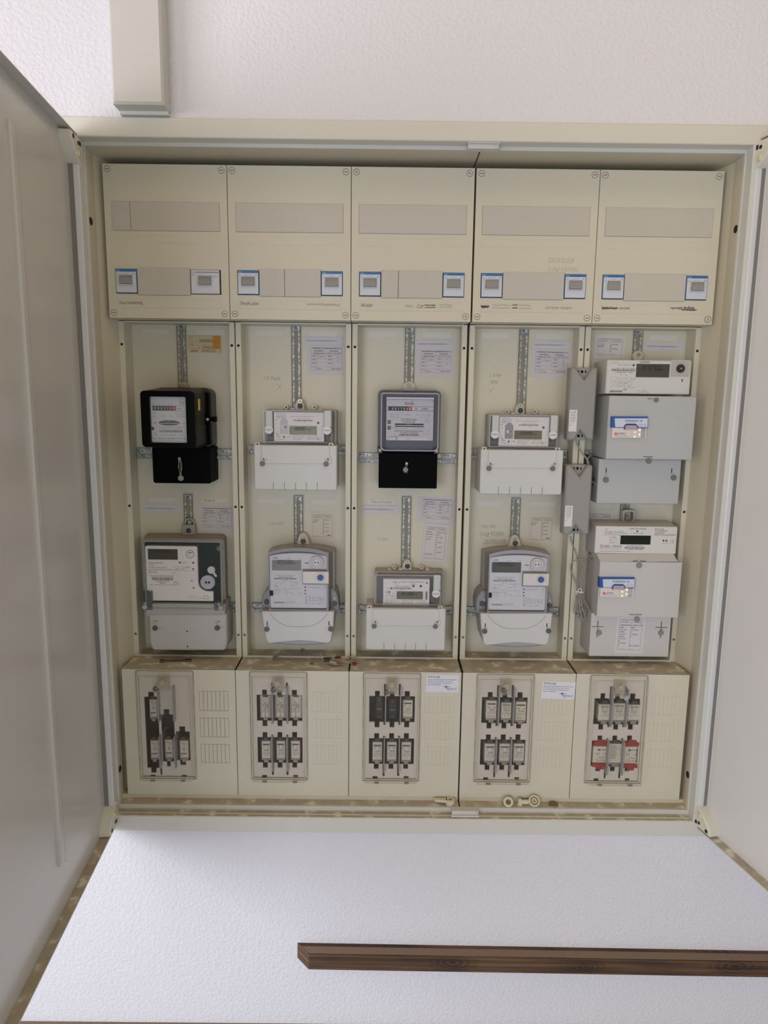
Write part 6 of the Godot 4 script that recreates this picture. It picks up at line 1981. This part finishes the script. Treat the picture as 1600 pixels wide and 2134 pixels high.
const NUM := "DE000908012010000000000098612 15"
func paper(r: Array, z: float, m: Material, turn: float, label: String, called := "paper_label", group := "") -> MeshInstance3D:
	# r: x0, y0, x1, y1 of a sheet lying flat on what is behind it
	var c := Vector3((r[0] + r[2]) / 2, (r[1] + r[3]) / 2, z)
	var w: float = (r[2] - r[0]) / 2
	var h: float = (r[3] - r[1]) / 2
	var o := single(called, bx(-w, -h, w, h, 0.0002, 0.0006), m, c, label, "label", group)
	o.rotation.z = turn
	return o
func form_pic(seed_: int, number: String, device: String, bold := true) -> Material:
	var p := pic(0, 0, 420, 320, 420, rgb(208, 202, 203))
	p.rng.seed = seed_
	var k := rgb(66, 60, 64)
	var pen := rgb(112, 106, 122)
	p.frame(44, 22, 396, 268, 2, SOFT)
	p.text(56, 36, 10, number, k, "b" if bold else "s", 328)
	p.text(78, 62, 13, "Ausbaugerät", k, "b", 106)
	p.text(254, 62, 13, "Einbaugerät", k, "b", 100)
	p.text(64, 92, 12, device, k, "b", 140)
	p.line(44, 70, 396, 70, 1.5, SOFT)
	p.line(44, 102, 396, 102, 1.5, SOFT)
	p.line(44, 142, 396, 142, 1.5, SOFT)
	p.line(44, 182, 396, 182, 1.5, SOFT)
	p.line(44, 226, 396, 226, 1.5, SOFT)
	p.line(218, 42, 218, 226, 1.5, SOFT)
	p.line(112, 102, 112, 226, 1.5, SOFT)
	p.line(296, 102, 296, 226, 1.5, SOFT)
	for y in [118.0, 158.0, 198.0]:
		p.text(58, y, 10, "Stand", k, "b", 40)
		p.text(238, y, 10, "Stand", k, "b", 40)
	p.text(64, 134, 10, "1.8.1", SOFT, "s", 34)
	p.text(244, 134, 10, "1.8.1", SOFT, "s", 34)
	p.text(48, 240, 9, "Ausgeführt am:", SOFT, "s", 84)
	p.text(226, 240, 9, "Monteur:", SOFT, "s", 48)
	p.scrawl(226, 72, 390, 98, 1.8, pen, 12)
	p.scrawl(120, 112, 206, 134, 1.8, pen, 6)
	p.scrawl(330, 112, 362, 132, 1.8, pen, 2)
	p.scrawl(332, 150, 360, 172, 1.8, pen, 2)
	p.scrawl(96, 244, 170, 262, 1.8, pen, 6)
	p.scrawl(270, 236, 380, 264, 1.8, pen, 9)
	return p.mat(0.65)
func slip_pic(rows: Array, w: float, h: float, bg: Color, sign_ := true) -> Material:
	# a small two-column slip
	var p := pic(0, 0, w, h, int(w * 1.3), bg)
	var k := rgb(62, 56, 56)
	p.frame(24, 40, w - 28, h - 34, 2, SOFT)
	p.text(40, 52, 9, "DE0009080120100000000000", SOFT, "s", w - 88)
	p.text(36, 70, 11, "Ausbaugerät", k, "s", w * 0.3)
	p.text(w * 0.56, 70, 11, "Einbaugerät", k, "s", w * 0.3)
	p.line(24, 78, w - 28, 78, 1.5, SOFT)
	p.line(w * 0.5, 56, w * 0.5, h - 34, 2, SOFT)
	var y := 108.0
	for q in rows:
		p.text(28, y, 13, q[0], k, "b")
		p.text(w * 0.51, y, 13, q[1], k, "b")
		y += (h - 160) / rows.size()
	p.text(28, h - 42, 8, "Ausgeführt am:", SOFT, "s", 76)
	p.text(w * 0.52, h - 42, 8, "Monteur:", SOFT, "s", 44)
	if sign_: p.scrawl(w * 0.68, h - 66, w * 0.84, h - 44, 3, k, 4)
	return p.mat(0.65)
func strip_pic(number: String, w := 430, h := 100) -> Material:
	var p := pic(0, 0, w, h, w, rgb(208, 203, 205))
	p.text(20, 52, 9, number, rgb(92, 86, 92), "b", w * 0.8)
	return p.mat(0.65)

func build_papers() -> void:
	var z := BACK
	# two-coloured count card of the first field
	var p := pic(905, 330, 1302, 540, 520, rgb(206, 188, 150))
	var k := rgb(74, 58, 40)
	var o := rgb(206, 140, 46)
	p.rect(1198, 332, 1290, 490, o)
	for x in [1012.0, 1038.0, 1066.0, 1094.0, 1120.0, 1146.0, 1172.0, 1198.0, 1226.0, 1254.0]: p.line(x, 332, x, 490, 1.5, rgb(120, 96, 60))
	for y in [333.0, 410.0, 488.0]: p.line(907, y, 1290, y, 2, rgb(120, 96, 60))
	for y in [410.0, 450.0]: p.line(1198, y, 1290, y, 2, rgb(150, 90, 20))
	p.line(1290, 332, 1290, 538, 3, rgb(190, 130, 50))
	for y in [350.0, 370.0, 428.0, 448.0]: p.greek(916, y, 970, y + 12, rgb(150, 126, 90))
	p.text(1042, 408, 32, "000006", k, "e", 156, 2)
	p.text(1072, 486, 30, "29443", k, "e", 124, 2)
	p.text(1066, 530, 30, "4498355", k, "e", 168, 3)
	p.scrawl(930, 506, 1016, 530, 3, k, 7)
	paper([-0.4891, -0.0623, -0.4152, -0.025], z, p.mat(0.65), 0.0, "cream and orange count card beside the rail at the top of the first field", "count_card")
	var g := "white number strips"
	paper([-0.6025, -0.4225, -0.5174, -0.4039], z, strip_pic(NUM), -0.008, "white number strip left of the rail in the lower half of the first field", "number_strip", g)
	paper([-0.2322, -0.0428, -0.1472, -0.0248], z + 0.0006, strip_pic("DE000908012010000000000098614 19"), 0.0, "white number strip above the form, right of the long rail in second field", "number_strip", g)
	paper([0.0143, -0.0481, 0.0974, -0.028], z + 0.0006, strip_pic("DE000908012010000000000098610 19"), 0.0, "white number strip above the signed form at the top of the third field", "number_strip", g)
	paper([-0.1004, -0.4192, -0.0162, -0.4], z + 0.0008, strip_pic("DE000908012010000000000098615 19"), -0.01, "white number strip overlapping the sports strip in the third field", "number_strip", g)
	paper([0.2725, -0.0458, 0.3579, -0.0284], z + 0.0006, strip_pic("DE000908012010000000000098617 19"), -0.006, "white number strip above the form at the top of the fourth field", "number_strip", g)
	paper([0.5215, -0.0467, 0.6068, -0.0282], z, strip_pic("DE0009080120100000000000986179"), -0.012, "white number strip right of the rail above the upper deep meter", "number_strip", g)
	g = "meter exchange forms"
	paper([-0.4782, -0.4655, -0.397, -0.4058], z, form_pic(1, NUM, "430000-40920001"), -0.012, "white exchange form right of the short rail in the first field", "exchange_form", g)
	paper([-0.2257, -0.1073, -0.1438, -0.0437], z, form_pic(2, "DE000908012010000000000098614 19", "160000-40444"), -0.005, "white exchange form right of the long rail in the second field", "exchange_form", g)
	paper([0.0169, -0.1098, 0.0993, -0.0479], z, form_pic(3, "DE000908012010000000000098610 19", "160000-4194042"), -0.004, "white signed exchange form at the top of the third field", "exchange_form", g)
	paper([0.0268, -0.4397, 0.1095, -0.3802], z, form_pic(4, "DE000908012010000000000098615 19", "160000-10091 2"), -0.034, "tilted white exchange form above the narrow slip in the third field", "exchange_form", g)
	paper([0.2718, -0.1072, 0.3582, -0.0468], z, form_pic(5, "DE000908012010000000000098617 19", "430000-4011530"), -0.02, "white exchange form at the top of the fourth field, near the grey adapter", "exchange_form", g)
	g = "two-column exchange slips"
	var cream_paper := rgb(214, 203, 187)
	var rows := [["1-1:1.8.1", "1-0:1.8.0"], ["905.0", "0"], ["", "1-0:1.8.1"], ["", "0"], ["", "1-0:1.8.2"], ["", "0"], ["", "1-0:2.8.0"], ["", "0"]]
	paper([-0.2197, -0.4822, -0.1649, -0.4153], z, slip_pic(rows, 280, 338, cream_paper), 0.0, "cream exchange slip right of the short rail in the second field", "exchange_slip", g)
	paper([0.2827, -0.4833, 0.3424, -0.416], z, slip_pic(rows, 284, 338, cream_paper), -0.006, "cream exchange slip right of the short rail in the fourth field", "exchange_slip", g)
	paper([0.0394, -0.5311, 0.0973, -0.4409], z + 0.0007, slip_pic([["494000", "1 EBY11 6323"], ["30201505", "6217"], ["1-1:1.8.1", "1-0:1.8.0"], ["44913", "0"], ["", "1-0:1.8.1"], ["", "0"], ["", "1-0:1.8.2"], ["", "0"], ["", "1-0:2.8.0"], ["26.08.2024", "0"]], 280, 450, rgb(212, 205, 204), false), -0.074, "narrow white slip tilted below the form in the third field", "exchange_slip", g)
	paper([0.4111, -0.0644, 0.4786, -0.0131], z, slip_pic([["1-1:1.8.1", "1-0:1.8.0"], ["48546.1", "0"], ["", "1-0:2.8.0"], ["", "0"]], 300, 250, rgb(216, 210, 204), false), -0.014, "small white slip left of the rail at the top of the fifth field", "exchange_slip", g)
	paper([0.4168, -0.4733, 0.476, -0.4047], z, slip_pic([["1-1:1.8.1", "1-0:1.8.0"], ["", "0"], ["", "1-0:2.8.0"]], 250, 310, rgb(212, 205, 196), false), -0.01, "white slip half hidden behind the lower deep meter, beside the grey adapter", "exchange_slip", g)
	paper([0.4742, -0.721, 0.5383, -0.6324], -0.0162, slip_pic([["1 ISK00 8014", "1 EFR23 7519"], ["3503", "6867"], ["1-0:1.8.0", "1-0:1.8.0"], ["27946", "0"], ["1-0:1.8.1", "1-0:2.8.0"], ["27943", "0"], ["1-0:1.8.2", ""], ["0", ""], ["1-0:2.8.0", ""], ["0", "06.12.2024"]], 268, 396, rgb(212, 207, 208), false), -0.02, "white slip stuck on the terminal cover of the lower deep meter", "exchange_slip", g)
	# warning stickers on the lower covers
	for i in 2:
		var s := pic(0, 0, 400, 220, 560, rgb(222, 220, 226))
		var ink := rgb(34, 34, 44)
		s.text(18, 36, 22, "Achtung!", ink, "b", 150)
		s.text(16, 66, 11, "Dieses Anlagenteil steht unter Plomben-", ink, "s", 362)
		s.text(16, 88, 11, "verschluss. Das Öffnen ist nur den", ink, "s", 312)
		s.text(16, 111, 11, "vom Netzbetreiber zugelassenen", ink, "s", 296)
		s.text(16, 133, 11, "Personen gestattet.", ink, "s", 170)
		var blue := rgb(40, 66, 150)
		s.line(216, 146, 300, 152, 5, blue)
		s.line(248, 136, 250, 170, 6, blue)
		s.line(220, 146, 262, 166, 5, blue)
		s.line(255, 138, 258, 160, 4, blue)
		s.text(258, 188, 19, "MITNETZ", blue, "b", 118)
		s.text(258, 202, 8, "STROM", SOFT, "s", 48)
		if i == 0: paper([0.0454, -0.7968, 0.1171, -0.7565], LOW, s.mat(0.5), 0.0, "white warning sticker with blue emblem on the third lower cover", "warning_sticker", "warning stickers")
		else: paper([0.3007, -0.8098, 0.3747, -0.7694], LOW, s.mat(0.5), -0.03, "white warning sticker with blue emblem on the fourth lower cover", "warning_sticker", "warning stickers")

func cord(points: Array, r := 0.0021) -> G:
	return G.new().tube(curve(points, 6), r, 8)

func build_loose_things() -> void:
	# grey adapters on the posts between the fourth and the fifth field
	var shell := mat(rgb(152, 148, 142), 0.5)
	var x0 := 0.3459
	var x1 := 0.3911
	for i in 2:
		var top := -0.0884 if i == 0 else -0.2952
		var hgt := 0.1535
		var cx := (x0 + x1) / 2 if i == 0 else 0.3703
		var ad := thing("grey_adapter", "grey plastic adapter box beside the upper deep meter" if i == 0 else "grey plastic adapter box lower on the posts, its cord running to a coil", "adapter", Vector3(cx, top - hgt, POST + 0.001), "grey adapters on the posts")
		var w := 0.0285
		var body := PackedVector2Array()
		for q in [[-w, 0.003], [-w + 0.003, 0], [-0.013, 0], [-0.001, 0.021], [0.016, 0.001], [w - 0.002, 0.001], [w, 0.003], [w, hgt - 0.003], [w - 0.003, hgt], [0.018, hgt], [0.002, hgt - 0.026], [-0.019, hgt], [-w + 0.003, hgt], [-w, hgt - 0.003]]: body.append(Vector2(q[0], q[1]))
		bit(ad, "base_shell", G.new().prism(rr(-w, 0, w, hgt, 0.003), 0, 0.017, 0.001), shell)
		bit(ad, "top_shell", G.new().prism(body, 0.016, 0.03, 0.0045), shell)
		for y in [0.0085, hgt - 0.0085]:
			for q in [[-0.0075, 0.0012], [0.0, 0.0024], [0.0075, 0.0012]]: bit(ad, "vent_slot", bx(q[0] - q[1] - 0.001, y - 0.0027, q[0] + q[1] - 0.001, y + 0.0027, 0.017, 0.0174), black)
		var p := pic(0, 0, 95, 255, 190, rgb(222, 220, 218))
		var k := rgb(96, 92, 92)
		for x in [16.0, 28.0, 40.0, 52.0]:
			for j in 18: p.rect(x + j % 2, 12 + j * 8, x + 6, 17 + j * 8, k if (j + int(x)) % 4 else rgb(222, 220, 218))
		p.rect(66, 12, 72, 30, rgb(40, 38, 38))
		for j in 10: p.rect(66, 36 + j * 10, 71, 43 + j * 10, rgb(60, 58, 58))
		p.text(8, 190, 17, "CE", rgb(60, 58, 58), "s", 24)
		bit(ad, "rating_label", bx(-w + 0.0018, 0.0185, -w + 0.0185, 0.0645, 0.03, 0.0303), p.mat(0.5))
	# cords
	var cm := mat(rgb(150, 144, 134), 0.5)
	var a := thing("connecting_cord", "short grey cord between the two grey adapters", "cord", Vector3(0.3648, -0.2456, -0.03))
	part(a, "cord", cord([Vector3(0.3637, -0.2437, -0.03), Vector3(0.3707, -0.26, -0.025), Vector3(0.3808, -0.2745, -0.022), Vector3(0.3909, -0.2874, -0.022), Vector3(0.3942, -0.2981, -0.028)], 0.0018), cm)
	part(a, "cord", cord([Vector3(0.4021, -0.276, -0.04), Vector3(0.3929, -0.2806, -0.03), Vector3(0.3903, -0.2896, -0.026), Vector3(0.3932, -0.2972, -0.028)], 0.0018), cm)
	part(a, "plug", bx(0.3877, -0.297, 0.4025, -0.2759, -0.075, -0.045, 0.003), mat(rgb(46, 42, 38), 0.5))
	# wire end sticking out beside the upper deep meter
	var we := thing("sealing_wire_end", "black clip with a bent white wire left of the upper deep meter", "wire", Vector3(0.4044, -0.3429, -0.04))
	part(we, "clip", bx(0.4019, -0.3417, 0.4122, -0.3264, -0.08, -0.04, 0.002), mat(rgb(28, 26, 24), 0.5))
	part(we, "wire", G.new().tube(curve([Vector3(0.4006, -0.3425, -0.036), Vector3(0.4004, -0.3329, -0.036), Vector3(0.4058, -0.3332, -0.034), Vector3(0.4127, -0.3384, -0.03)]), 0.0006, 6), wire_mat)
	var c := thing("cable_coil", "coil of thin grey cable tied with a white strip left of the lower deep meter", "cable", Vector3(0.3937, -0.6431, -0.03))
	part(c, "cable", cord([Vector3(0.3632, -0.4556, -0.03), Vector3(0.3699, -0.4753, -0.03), Vector3(0.3786, -0.4947, -0.03), Vector3(0.3841, -0.5112, -0.034), Vector3(0.3874, -0.5446, -0.034), Vector3(0.3915, -0.5792, -0.03), Vector3(0.4001, -0.603, -0.03), Vector3(0.4086, -0.6281, -0.034), Vector3(0.4021, -0.6504, -0.034), Vector3(0.3949, -0.6444, -0.034), Vector3(0.3895, -0.6191, -0.03), Vector3(0.3897, -0.5826, -0.028)], 0.0016), cm)
	part(c, "cable", cord([Vector3(0.429, -0.5131, -0.06), Vector3(0.4041, -0.5061, -0.03), Vector3(0.3821, -0.5078, -0.026), Vector3(0.37, -0.5134, -0.026), Vector3(0.3666, -0.5252, -0.026), Vector3(0.3727, -0.5447, -0.026), Vector3(0.3834, -0.5663, -0.026), Vector3(0.3904, -0.5805, -0.024), Vector3(0.4029, -0.6038, -0.026), Vector3(0.4164, -0.6262, -0.028)], 0.0016), cm)
	part(c, "cable", cord([Vector3(0.3891, -0.5811, -0.026), Vector3(0.3865, -0.5525, -0.026), Vector3(0.3889, -0.5269, -0.026), Vector3(0.3928, -0.5112, -0.026), Vector3(0.4002, -0.5135, -0.028), Vector3(0.402, -0.5292, -0.028), Vector3(0.3962, -0.5543, -0.026), Vector3(0.3909, -0.5795, -0.024), Vector3(0.3876, -0.6059, -0.026), Vector3(0.3825, -0.6332, -0.03)], 0.0016), cm)
	part(c, "cable", cord([Vector3(0.3892, -0.58, -0.022), Vector3(0.3891, -0.5514, -0.022), Vector3(0.3902, -0.5298, -0.022), Vector3(0.3949, -0.518, -0.022), Vector3(0.3972, -0.5317, -0.022), Vector3(0.3933, -0.5572, -0.022), Vector3(0.3905, -0.5784, -0.02), Vector3(0.3954, -0.6106, -0.022), Vector3(0.4048, -0.6377, -0.026), Vector3(0.4027, -0.6471, -0.03), Vector3(0.3935, -0.6258, -0.026), Vector3(0.3885, -0.5815, -0.024)], 0.0016), cm)
	part(c, "cable", cord([Vector3(0.3888, -0.5826, -0.028), Vector3(0.3839, -0.6066, -0.028), Vector3(0.3808, -0.6312, -0.03)], 0.0016), cm)
	part(c, "cable_tie", G.new().tube(curve([Vector3(0.3823, -0.5858, -0.018), Vector3(0.3803, -0.5779, -0.018), Vector3(0.3859, -0.58, -0.015), Vector3(0.3909, -0.5766, -0.015), Vector3(0.3886, -0.5714, -0.016), Vector3(0.3833, -0.5734, -0.016), Vector3(0.3866, -0.5799, -0.014), Vector3(0.3953, -0.5794, -0.014)]), 0.0011, 6), mat(rgb(226, 224, 220), 0.5))
	# spanner on the dusty ledge
	var ly := -0.7503
	var steel := mat(rgb(118, 112, 106), 0.28, 0.85)
	var sp := G.new()
	var out := PackedVector2Array()
	for q in [[-0.034, 0.006], [-0.029, 0.0075], [-0.024, 0.005], [-0.018, 0.0026], [0.018, 0.0026], [0.023, 0.006], [0.029, 0.0072], [0.035, 0.005], [0.036, 0.0028], [0.031, 0.0028], [0.029, 0.0], [0.031, -0.0028], [0.036, -0.0028], [0.035, -0.005], [0.029, -0.0072], [0.023, -0.006], [0.018, -0.0026], [-0.018, -0.0026], [-0.024, -0.005], [-0.029, -0.0075], [-0.034, -0.006], [-0.0345, -0.003], [-0.029, -0.0025], [-0.028, 0.0], [-0.029, 0.0025], [-0.0345, 0.003]]: out.append(Vector2(q[0], q[1]))
	sp.add(G.new().prism(out, 0, 0.0042, 0.0008), Transform3D(Basis(Vector3.RIGHT, -PI / 2), Vector3.ZERO))
	var span := single("spanner", sp, steel, Vector3(-0.5195, ly, -0.012), "small double-ended steel spanner lying on the dusty ledge of the first field", "spanner")
	span.rotation.y = 0.1
	# remains of seals and wire on the second ledge
	var sl := mat(rgb(122, 116, 100), 0.55, 0.2)
	var flat := Transform3D(Basis(Vector3.RIGHT, -PI / 2), Vector3.ZERO)
	var s1 := thing("seal_remnant", "grey lead seal with a wire lying on the sill under the second field's arched meter", "seal", Vector3(-0.2965, ly + 0.0002, -0.026), "loose seal remnants")
	bit(s1, "seal_disc", G.new().add(cyl(0, 0, 0.0056, 0, 0.003, 0.0008), Transform3D(Basis(Vector3.RIGHT, -0.9), Vector3(0, 0.004, 0))), sl)
	bit(s1, "wire", G.new().tube(curve([Vector3(0.004, 0.003, 0), Vector3(0.009, 0.004, -0.004), Vector3(0.014, 0.008, -0.008)]), 0.0005, 5), wire_mat)
	bit(s1, "wire", G.new().tube(curve([Vector3(-0.004, 0.002, 0.002), Vector3(-0.007, 0.001, 0.004)]), 0.0005, 5), wire_mat)
	var s2 := thing("seal_remnant", "small grey seal on a long thin wire in the middle of the second ledge", "seal", Vector3(-0.2108, -0.7472, -0.005), "loose seal remnants")
	s2.position.y = ly + 0.0002
	bit(s2, "seal_disc", G.new().add(cyl(0, 0, 0.0048, 0, 0.003, 0.0008), flat), sl)
	bit(s2, "wire", G.new().tube(curve([Vector3(-0.047, 0.0006, 0.002), Vector3(-0.03, 0.0008, 0.002), Vector3(-0.018, 0.0012, -0.004), Vector3(-0.003, 0.0012, -0.002), Vector3(0.008, 0.001, -0.001), Vector3(0.02, 0.002, -0.004), Vector3(0.029, 0.006, -0.012), Vector3(0.045, 0.007, -0.012), Vector3(0.062, 0.007, -0.01), Vector3(0.078, 0.004, -0.004), Vector3(0.09, 0.001, -0.002)]), 0.0006, 5), wire_mat)
	bit(s2, "wire", G.new().tube(curve([Vector3(-0.004, 0.001, 0.001), Vector3(-0.009, 0.001, 0.006), Vector3(-0.006, 0.001, 0.004)]), 0.0004, 5), wire_mat)
	var tag_ := thing("terminal_strip", "dusty flat plate with three small hooks on the second ledge", "terminal strip", Vector3(-0.1565, ly + 0.0002, 0.0))
	var pl := PackedVector2Array([Vector2(-0.019, 0.003), Vector2(-0.002, -0.013), Vector2(0.021, -0.004), Vector2(0.006, 0.012)])
	bit(tag_, "plate", G.new().add(G.new().prism(pl, 0.002, 0.0035, 0.0004), Transform3D(Basis(Vector3.RIGHT, -PI / 2 - 0.06), Vector3.ZERO)), mat(rgb(148, 134, 108), 0.8))
	for j in 3: bit(tag_, "hook", G.new().tube(curve([Vector3(-0.012 + j * 0.0055, 0.003, 0.001 + j * 0.0035), Vector3(-0.0125 + j * 0.0055, 0.0075, 0.0 + j * 0.0035), Vector3(-0.0095 + j * 0.0055, 0.0085, 0.0 + j * 0.0035), Vector3(-0.0085 + j * 0.0055, 0.004, 0.002 + j * 0.0035)]), 0.0009, 6), mat(rgb(204, 196, 176), 0.5))
	var red := mat(rgb(120, 34, 30), 0.4)
	var blobs := [[Vector3(-0.153, ly + 0.003, -0.031), "dark red seal stub with twisted wires beside the flat plate, left of the posts", 1.0], [Vector3(-0.114, ly + 0.0002, -0.004), "dark red seal stub right of the flat plate, at the joint of the covers", 0.9]]
	for q in blobs:
		var b := thing("red_seal", q[1], "seal", q[0], "red seal stubs")
		var f: float = q[2]
		var rings := []
		for j in 6:
			var ph := PI * j / 5.0
			var ring_ := []
			for m in 10: ring_.append(Vector3(-cos(ph) * 0.0075 * f, (1.0 + sin(TAU * m / 10.0) * sin(ph)) * 0.0036 * f, -cos(TAU * m / 10.0) * sin(ph) * 0.0042 * f))
			rings.append(ring_)
		bit(b, "seal_body", G.new().loft(rings), red)
		bit(b, "wire", G.new().tube(curve([Vector3(-0.006, 0.003, 0), Vector3(-0.011, 0.006, -0.002), Vector3(-0.008, 0.009, -0.002), Vector3(-0.004, 0.006, 0.001)]), 0.0007, 5), wire_mat)
		if f == 1.0:
			bit(b, "wire", G.new().tube(curve([Vector3(-0.007, 0.004, -0.001), Vector3(-0.018, 0.006, -0.004), Vector3(-0.028, 0.009, -0.006)]), 0.0006, 5), wire_mat)
			bit(b, "wire", G.new().tube(curve([Vector3(-0.038, 0.013, -0.004), Vector3(-0.039, 0.005, 0.002), Vector3(-0.034, 0.001, 0.008), Vector3(-0.024, 0.001, 0.012)]), 0.0006, 5), wire_mat)
			bit(b, "dark_stub", G.new().loft([ring3(rr(-0.033, 0.0, -0.014, 0.006, 0.002), 0.008), ring3(rr(-0.03, 0.0005, -0.018, 0.005, 0.002), 0.016)]), mat(rgb(60, 54, 46), 0.6))
	for q in [[Vector3(-0.1255, ly + 0.0002, -0.028), 0.0], [Vector3(-0.1185, ly + 0.0002, -0.022), 0.8]]:
		var hk := single("wire_hook", G.new().tube(curve([Vector3(-0.004, 0.001, 0), Vector3(-0.005, 0.007, 0), Vector3(0.0, 0.0095, 0.001), Vector3(0.004, 0.006, 0.002), Vector3(0.003, 0.0015, 0.003)]), 0.0014, 6), mat(rgb(156, 144, 116), 0.7), q[0], "dusty bent hook at the foot of the posts, %s of the pair" % ["left", "right"][0 if q[1] == 0.0 else 1], "hook", "bent hooks on the ledge")
		hk.rotation.y = q[1]
	single("crumb", G.new().loft([ring3(circ(0, 0.0022, 0.0024, 8), -0.001), ring3(circ(0.0004, 0.0022, 0.0026, 8), 0.001), ring3(circ(0, 0.0018, 0.0012, 8), 0.0026)]), sl, Vector3(-0.2415, -0.7485, -0.083), "small grey crumb on the sill right under the second field's arched meter", "debris")
	# plastic cabinet keys on the bottom ledge
	var by := -1.0577
	var k1 := thing("cabinet_key", "cream plastic cabinet key with a square socket, alone on the bottom ledge", "key", Vector3(0.0944, -1.0612, 0.045), "plastic cabinet keys")
	k1.position.y = by
	var ring_o := Transform3D(Basis(Vector3.RIGHT, -PI / 2), Vector3.ZERO)
	bit(k1, "head", G.new().add(G.new().ring(circ(0.0105, 0, 0.0105, 24), PackedVector2Array(Array(circ(0.0105, 0, 0.0042, 24))), 0, 0.0115, 0.1), ring_o), ivory)
	bit(k1, "handle", G.new().add(G.new().prism(PackedVector2Array([Vector2(-0.027, 0.004), Vector2(-0.024, -0.003), Vector2(-0.006, -0.0055), Vector2(0.004, -0.007), Vector2(0.004, 0.007), Vector2(-0.012, 0.006), Vector2(-0.022, 0.0065)]), 0.006, 0.0115, 0.001), ring_o), ivory)
	bit(k1, "socket", G.new().add(bx(0.0072, -0.0033, 0.0138, 0.0033, 0.002, 0.0035), ring_o), mat(rgb(60, 52, 42), 0.7))
	var k2 := thing("cabinet_key", "cream plastic key with a big round head and knurled stem, right of the other key", "key", Vector3(0.2645, -1.0651, 0.045), "plastic cabinet keys")
	k2.position.y = by
	var tilt := Transform3D(Basis(Vector3.RIGHT, -0.75), Vector3(0.0285, 0.006, -0.002))
	bit(k2, "head", G.new().add(G.new().ring(circ(0, 0, 0.0125, 26), circ(0, 0, 0.009, 26), 0, 0.011, 0.15), tilt), ivory)
	bit(k2, "socket", G.new().add(G.new().ring(circ(0, 0, 0.0062, 12), circ(0, 0, 0.0036, 12), 0, 0.009).add(cyl(0, 0, 0.0092, 0, 0.003)), tilt), ivory)
	bit(k2, "stem", G.new().tube([Vector3(-0.006, 0.007, 0.0), Vector3(0.006, 0.0065, 0.0), Vector3(0.02, 0.007, 0.0)], 0.0055, 10), ivory)
	bit(k2, "collar", G.new().tube([Vector3(-0.007, 0.0075, 0.0), Vector3(0.0, 0.0075, 0.0)], 0.0075, 12), ivory)
	bit(k2, "foot", bx(-0.0085, 0.0, 0.0015, 0.006, -0.003, 0.007, 0.001), ivory)
	var k3 := Transform3D(Basis(Vector3.RIGHT, -0.5), Vector3(0, 0.0075, 0))
	single("plastic_ring", G.new().add(G.new().ring(circ(0, 0, 0.0112, 24), circ(0, 0, 0.0062, 24), -0.004, 0.005, 0.2), k3), ivory, Vector3(0.2347, -1.0619, 0.047) * Vector3(1, 0, 1) + Vector3(0, by, 0), "dusty cream plastic ring lying left of the knurled key on the bottom ledge", "ring")
	var s3 := thing("seal_remnant", "dusty flat seal with a loose wire loop on the bottom ledge right of the keys", "seal", Vector3(0.3378, -1.0585, 0.045), "loose seal remnants")
	s3.position.y = by
	bit(s3, "seal_disc", G.new().add(cyl(0, 0, 0.0105, 0, 0.0035, 0.001), flat), mat(rgb(120, 106, 82), 0.8))
	bit(s3, "wire", G.new().tube(curve([Vector3(-0.009, 0.001, 0.002), Vector3(-0.011, 0.001, 0.007), Vector3(0.0, 0.001, 0.01), Vector3(0.012, 0.001, 0.007), Vector3(0.016, 0.001, 0.0)]), 0.0005, 5), wire_mat)
	single("wire_scrap", G.new().tube(curve([Vector3(-0.01, 0.001, 0.001), Vector3(-0.002, 0.002, 0.0), Vector3(0.006, 0.001, 0.002), Vector3(0.01, 0.001, -0.004), Vector3(0.008, 0.001, -0.006)]), 0.0006, 5), wire_mat, Vector3(0.3822, -1.0591, 0.045) * Vector3(1, 0, 1) + Vector3(0, by, 0), "thin bent scrap of wire on the bottom ledge right of the dusty seal", "wire")
